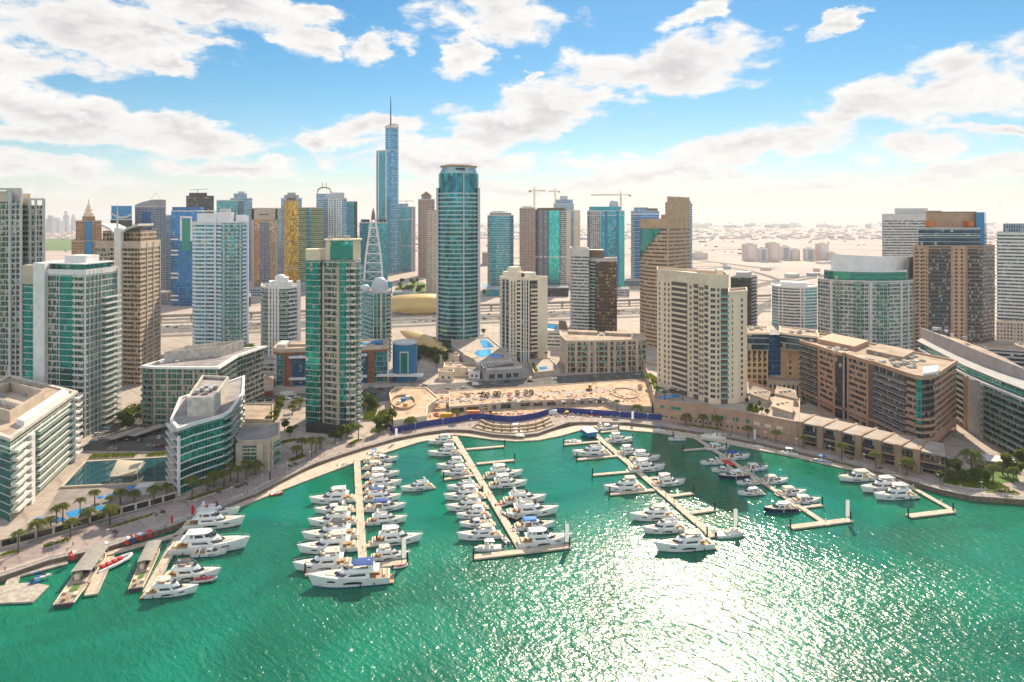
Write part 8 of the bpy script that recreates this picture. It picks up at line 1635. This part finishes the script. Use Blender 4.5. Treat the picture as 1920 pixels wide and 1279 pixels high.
board(757, 1055, .8, 8.5, 1.7, M_FLAGW, 'tall white banner at the end of the first long pier'); board(1063, 1024, .8, 8.5, 1.7, M_FLAGW, 'tall white banner at the end of the second long pier'); board(1379, 994, .8, 8.5, 1.7, M_FLAGW, 'tall white banner at the end of the third long pier'); board(1589, 976, .8, 8.5, 1.7, M_FLAGW, 'tall white banner at the end of the fourth long pier')
board(743, 825, LAND_Z, 6.5, 1.5, M_FLAGW, 'tall white banner on the quay below the leafy trees'); board(1186, 791, LAND_Z, 6.5, 1.5, M_FLAGW, 'tall white banner before the blue hoarding near the podium'); board(1415, 829, LAND_Z, 7, 1.5, M_FLAGW, 'tall white banner on the quay below the podium'); board(506, 906, LAND_Z, 5.5, .9, M_DARK, 'narrow dark banner on the quay above the red boat')
board(361, 972, LAND_Z, 5.2, 1.3, M_FLAGR, 'red banner at the quay above the large yacht'); board(322, 988, LAND_Z, 4.6, 1.0, M_FLAGR, 'red banner at the head of the wide gangway'); board(405, 955, LAND_Z, 3.6, .8, M_FLAGR, 'small red flag on the quay past the large yacht'); board(388, 962, LAND_Z, 3.6, .8, M_FLAGR, 'small red flag on the quay over the white open yacht')
for i, (x, y) in enumerate(((238, 1020), (248, 1016), (262, 1012), (280, 1007), (196, 1030), (135, 1048))):
    z = LAND_Z; p = G(x, y, z); o = thing('ticket_stall', '%s small ticket stall on the quay by the party boats' % nth(i), 'stall', (p.x, p.y, z), 0, 'ticket stalls'); m_ = M_RED if i % 3 != 1 else M_BLUEP; bx_ = MB(); bx_.box((0, 0, .6), (1.6, 1.0, 1.2)); bx_.build('counter', m_, o, org=(0, 0, 0)); bx_ = MB(); bx_.loft([[(r * math.cos(a * 1.571 + .785), r * math.sin(a * 1.571 + .785), h) for a in range(4)] for r, h in ((1.5, 2.3), (.1, 3.0))]); bx_.build('canopy', M_RED if i % 2 else M_WHITE, o, org=(0, 0, 0)); bx_ = MB(); bx_.tube([(0, 0, 1.2), (0, 0, 2.6)], .06, 5); bx_.build('post', M_STEEL, o, org=(0, 0, 0))
for i, (x, y, a) in enumerate([(290, 967, -.4), (305, 962, -.4), (215, 1000, -.4), (543, 876, -.45), (553, 872, -.45), (445, 915, -.4), (452, 912, -.4), (460, 909, -.4), (1420, 820, .3), (1436, 824, .3), (1596, 862, .35), (1650, 880, .35), (1880, 925, .1), (1895, 926, .1), (410, 925, -.4)]):
    p = G(x, y); o = thing('park_bench', '%s dark bench on the promenade counted from the pools' % nth(i), 'bench', (p.x, p.y, LAND_Z + .06), a + math.pi / 2 * 0, 'promenade benches'); mb = MB(); mb.box((0, 0, .5), (2.4, .7, .12)); mb.build('seat', M_BROWN, o, org=(0, 0, 0)); mb = MB(); mb.box((0, .32, .85), (2.4, .1, .5)); mb.build('backrest', M_BROWN, o, org=(0, 0, 0))
    for s_ in (-1, 1): mb = MB(); mb.box((s_ * 1.0, 0, .22), (.12, .6, .44)); mb.build('leg', M_DARK, o, org=(0, 0, 0))
# people: one continuous skinned body, walking
def person_mesh(top, legs, stride=.28):
    me = bpy.data.meshes.new('person'); V = [(0, 0, .95), (0, 0, 1.15), (0, 0, 1.42), (0, .01, 1.54), (0, .02, 1.64), (0, .03, 1.76), (-.1, 0, .9), (-.11, stride * .5, .5), (-.11, stride, .09), (-.11, stride + .14, .04), (.1, 0, .9), (.11, -stride * .2, .5), (.11, -stride, .12), (.11, -stride + .13, .04), (-.2, 0, 1.42), (-.26, -.05, 1.15), (-.27, .08, .92), (-.27, .13, .82), (.2, 0, 1.42), (.26, .08, 1.16), (.27, .2, .95), (.27, .25, .87)]
    E = [(0, 1), (1, 2), (2, 3), (3, 4), (4, 5), (0, 6), (6, 7), (7, 8), (8, 9), (0, 10), (10, 11), (11, 12), (12, 13), (2, 14), (14, 15), (15, 16), (16, 17), (2, 18), (18, 19), (19, 20), (20, 21)]
    Rr = [.15, .13, .15, .06, .1, .08, .1, .07, .05, .035, .1, .07, .05, .035, .075, .05, .038, .04, .075, .05, .038, .04]
    me.from_pydata(V, E, []); o = bpy.data.objects.new('person', me); COL.objects.link(o); sk = o.modifiers.new('skin', 'SKIN')
    for i, r in enumerate(Rr): me.skin_vertices[0].data[i].radius = (r, r * .8)
    me.skin_vertices[0].data[0].use_root = True; o.modifiers.new('sub', 'SUBSURF').levels = 1
    dg = bpy.context.evaluated_depsgraph_get(); m2 = bpy.data.meshes.new_from_object(o.evaluated_get(dg)); bpy.data.objects.remove(o)
    m2.name = 'person'; m2.materials.clear()
    for m_ in (flat('skin', (.42, .25, .17), .6), top, legs, flat('hair', (.03, .02, .015), .7)): m2.materials.append(m_)
    for p in m2.polygons: z = p.center.z; x = abs(p.center.x); p.material_index = 3 if z > 1.72 else 0 if z > 1.5 or (x > .22 and z < 1.1) else 1 if z > .95 else 2 if z > .1 else 3
    m2.polygons.foreach_set('use_smooth', [True] * len(m2.polygons)); return m2
CLO = [('white', (.7, .7, .7)), ('red', (.5, .04, .04)), ('blue', (.05, .12, .4)), ('dark', (.04, .04, .05)), ('yellow', (.6, .45, .08))]
PMESH = {n: person_mesh(flat('shirt_' + n, c, .8), flat('trousers_dark', (.05, .055, .07), .8)) for n, c in CLO}
for i, (x, y, n) in enumerate([(137, 1024, 'dark'), (126, 1034, 'blue'), (214, 1012, 'dark'), (216, 1010, 'dark'), (130, 1046, 'red'), (243, 1018, 'blue'), (256, 1016, 'red'), (272, 1006, 'white'), (286, 1004, 'red'), (310, 992, 'dark'), (643, 856, 'dark'), (636, 850, 'white'), (433, 935, 'dark'), (1556, 852, 'dark'), (1500, 838, 'white'), (1492, 836, 'white'), (1720, 890, 'red'), (1682, 884, 'dark'), (1820, 922, 'white'), (1130, 797, 'dark'), (700, 838, 'white'), (780, 812, 'blue'), (1290, 803, 'dark')]):
    p = G(x, y, LAND_Z + .1); o = link_mesh('person', PMESH[n], None, (p.x, p.y, LAND_Z + .07), crnd.uniform(0, 6.28)); tag(o, 'walker in %s top, %s along the promenade from the party boats' % (n, nth(i)), 'person', 'people on the promenade')
wl_ = offset_line(EDGE[1:], LAND_Z, 3.0); names_ = [c_[0] for c_ in CLO]; q_ = random.Random(17); k = 0
for a, b in zip(wl_[:-4], wl_[1:-3]):
    for _ in range(q_.choice((0, 1, 1, 2, 3))):
        p = a + (b - a) * q_.random() + Vector((q_.uniform(-.5, .5), q_.uniform(0, 6))); n = q_.choice(names_); o = link_mesh('person', PMESH[n], None, (p.x, p.y, LAND_Z + .07), q_.uniform(0, 6.28)); tag(o, 'stroller in %s top, %s along the promenade from the frame edge' % (n, nth(k)), 'person', 'people on the promenade'); k += 1
for i, (x, y, n) in enumerate([(916, 929, 'yellow'), (903, 920, 'white'), (938, 965, 'white'), (673, 1010, 'dark'), (680, 1032, 'yellow'), (1264, 944, 'dark'), (1248, 930, 'white'), (165, 1100, 'red'), (300, 1075, 'white')]):
    p = G(x, y, .85); o = link_mesh('person', PMESH[n], None, (p.x, p.y, .86), crnd.uniform(0, 6.28)); tag(o, 'walker in %s top out on the %s' % (n, ['second long pier, halfway', 'second long pier, nearer the quay', 'second long pier, seaward', 'first long pier, halfway', 'first long pier, seaward', 'third long pier, seaward', 'third long pier, nearer the quay', 'gangway of the green carpet boat', 'gangway by the outer yachts'][i]), 'person', 'people on the piers')
# an airliner low behind the cylinder tower
p = W(822, 2600); z = Z(339, 2600); o = thing('airliner', 'tiny airliner low in the sky beside the cylinder tower', 'aeroplane', (p.x, p.y, z), R(170)); mb = MB(); mb.tube([(-8, 0, 0), (-5, 0, 0), (6, 0, 0), (8, 0, -.2)], [.3, 1.3, 1.3, .3], 8); mb.build('fuselage', M_WHITE, o, org=(0, 0, 0))
for s_ in (-1, 1): mb = MB(); mb.loft([[(1.5, s_ * .8, -.3), (-1.5, s_ * .8, -.3), (-1.5, s_ * .8, -.1), (1.5, s_ * .8, -.1)], [(-2.2, s_ * 8, .5), (-3.2, s_ * 8, .5), (-3.2, s_ * 8, .6), (-2.2, s_ * 8, .6)]]); mb.build('wing', M_LGREY, o, org=(0, 0, 0))
mb = MB(); mb.loft([[(-5.5, -.15, .8), (-7.6, -.15, .8), (-7.6, .15, .8), (-5.5, .15, .8)], [(-7.2, -.1, 4), (-8.2, -.1, 4), (-8.2, .1, 4), (-7.2, .1, 4)]]); mb.build('tail', M_RED, o, org=(0, 0, 0))

# roof deck between the cream block and the arcade
ZD = 13.5
def deck_roof(pts, h, mat, lb):
    q = [G(x, y, ZD) for x, y in pts]
    if sum(q[i].x * q[(i + 1) % len(q)].y - q[(i + 1) % len(q)].x * q[i].y for i in range(len(q))) < 0: q.reverse()
    o = thing('deck_pavilion', lb, 'pavilion', (q[0].x, q[0].y, ZD)); mb = MB(); mb.prism(offs(q, -.6), ZD, ZD + h); mb.build('wall', M_BEIGE, o); mb = MB(); y0 = min(p.y for p in q); mb.prism(q, ZD + h, lambda p: ZD + h + .5 + (p.y - y0) * .12); mb.build('roof', mat, o)
    for i in range(3): p = q[0] + (q[2] - q[0]) * (.3 + .2 * i); mb = MB(); mb.box((p.x, p.y, ZD + h + 2.2), (1.6, 1.2, 1.2)); mb.build('rooftop_unit', M_EQUIP, o)
deck_roof([(1404, 752), (1440, 762), (1446, 750), (1412, 742)], 3, M_ROOF, 'sandy sloping deck pavilion beside the cream block'); deck_roof([(1446, 775), (1486, 784), (1488, 768), (1452, 762)], 2.6, M_TAN, 'tan deck pavilion beside the arcade'); deck_roof([(1452, 752), (1496, 760), (1492, 748), (1456, 742)], 3.2, M_ROOF, 'low sandy pavilion in front of the tan and blue hotel')
for i, (x, y) in enumerate([(1408, 768), (1418, 771), (1428, 774), (1438, 779), (1400, 758), (1424, 764)]): tree(x, y, 'on the roof deck by the cream block', .55, 2, ZD)
for i, (x, y) in enumerate([(1230, 742), (1246, 748), (1262, 750), (1280, 750), (1222, 733)]): palm(x, y, 'round the roof pool of the cream block', 4.5, .7, ZD)
for i, (x, y) in enumerate([(1240, 738), (1252, 736), (1264, 735), (1272, 738)]):
    p = G(x, y, ZD); o = thing('parasol', '%s white parasol by the roof pool of the cream block' % nth(i), 'parasol', (p.x, p.y, ZD), 0, 'roof pool parasols'); mb = MB(); mb.loft([[(r_ * math.cos(a * 1.047), r_ * math.sin(a * 1.047), z) for a in range(6)] for r_, z in ((1.6, 2.3), (.9, 2.6), (.1, 2.9))]); mb.build('canopy', M_FLAGW, o, org=(0, 0, 0)); mb = MB(); mb.tube([(0, 0, 0), (0, 0, 2.5)], .06, 5); mb.build('pole', M_STEEL, o, org=(0, 0, 0))
for i, (x, y) in enumerate([(1405, 741), (1424, 744), (1436, 747), (1448, 742)]): car(G(x, y, ZD), .3, '%s vehicle parked on the deck below the tan and blue hotel, @' % nth(i), 'vehicles on the deck', ['white', 'silver', 'white', 'black'][i], z=ZD + .1)
# small loose building material all over the site
mb = MB(); q_ = random.Random(23)
for _ in range(520):
    up = q_.random() < .6; z = zd if up else LAND_Z + .14; x, y = (q_.uniform(805, 1205), q_.uniform(731, 756)) if up else (q_.uniform(800, 1215), q_.uniform(775, 783)); p = G(x, y, z)
    l = q_.uniform(.3, 2.8); mb.box((p.x, p.y, z + .2), (l, q_.uniform(.2, .8), q_.uniform(.2, .7)), q_.uniform(0, 3), q_.randrange(6))
o = mb.build('site_rubble', [M_RED, M_WHITE, M_TAN, M_DARK, M_CONC, M_BRICK]); o['kind'] = 'stuff'; o['label'] = 'loose rubble and building material over the sandy site'
flatpoly('site_track', [(810, 752), (900, 744), (1010, 737), (1200, 724), (1205, 728), (1010, 742), (905, 749), (812, 757)], zd + .02, M_PAVL)

for i in range(30):
    p = hw(-260 + i * 46, -23); o = thing('street_lamp', '%s tall double headed lamp along the highway median towards the desert blocks' % nth(i), 'street lamp', (p.x, p.y, LAND_Z), hr, 'highway lamps'); mb = MB(); mb.tube([(0, 0, 0), (0, 0, 13)], [.25, .14], 6); mb.build('pole', M_STEEL, o, org=(0, 0, 0))
    for s_ in (-1, 1): mb = MB(); mb.tube([(0, 0, 12.8), (0, s_ * 2.6, 13.4)], .1, 4); mb.box((0, s_ * 2.8, 13.4), (.5, 1.2, .2)); mb.build('lamp_head', M_LGREY, o, org=(0, 0, 0))

flatpoly('lawn', [(1776, 897), (1800, 884), (1850, 874), (1905, 884), (1912, 903), (1850, 909), (1800, 906)], LAND_Z + .12, M_GRASS); flatpoly('lawn', [(1845, 917), (1905, 920), (1915, 926), (1850, 924)], LAND_Z + .13, M_GRASS)
p = G(1858, 872); o = thing('garden_shelter', 'low garden shelter with a flat pale roof behind the palms', 'pavilion', (p.x, p.y, LAND_Z)); mb = MB(); mb.box((p.x, p.y, LAND_Z + 3.4), (20, 11, .5), -.5); mb.build('roof', M_LGREY, o); mb = MB(); mb.box((p.x, p.y + 1, LAND_Z + 1.6), (17, 7, 3.1), -.5); mb.build('wall', M_BEIGE, o)
for i in range(4): v = Matrix.Rotation(-.5, 2) @ Vector((-8.5 + 5.6 * i, -4.9)); mb = MB(); mb.tube([(p.x + v.x, p.y + v.y, LAND_Z), (p.x + v.x, p.y + v.y, LAND_Z + 3.2)], .18, 6); mb.build('post', M_STEEL, o)
# ------------------------------------------------------------------ the air: thin dusty haze over the whole place
m, t = newmat('haze_air')
v = t.n('ShaderNodeVolumePrincipled', None, None, Color=(0.93, 0.95, 1.0), Density=HAZE, Anisotropy=0.2); v.inputs['Density Attribute'].default_value = ''
t.n('ShaderNodeOutputMaterial', None, None, Volume=v.outputs[0])
mb = MB(); mb.box((0, 14500, 220), (90000, 33000, 450)); o = mb.build('haze', m); o['kind'] = 'stuff'
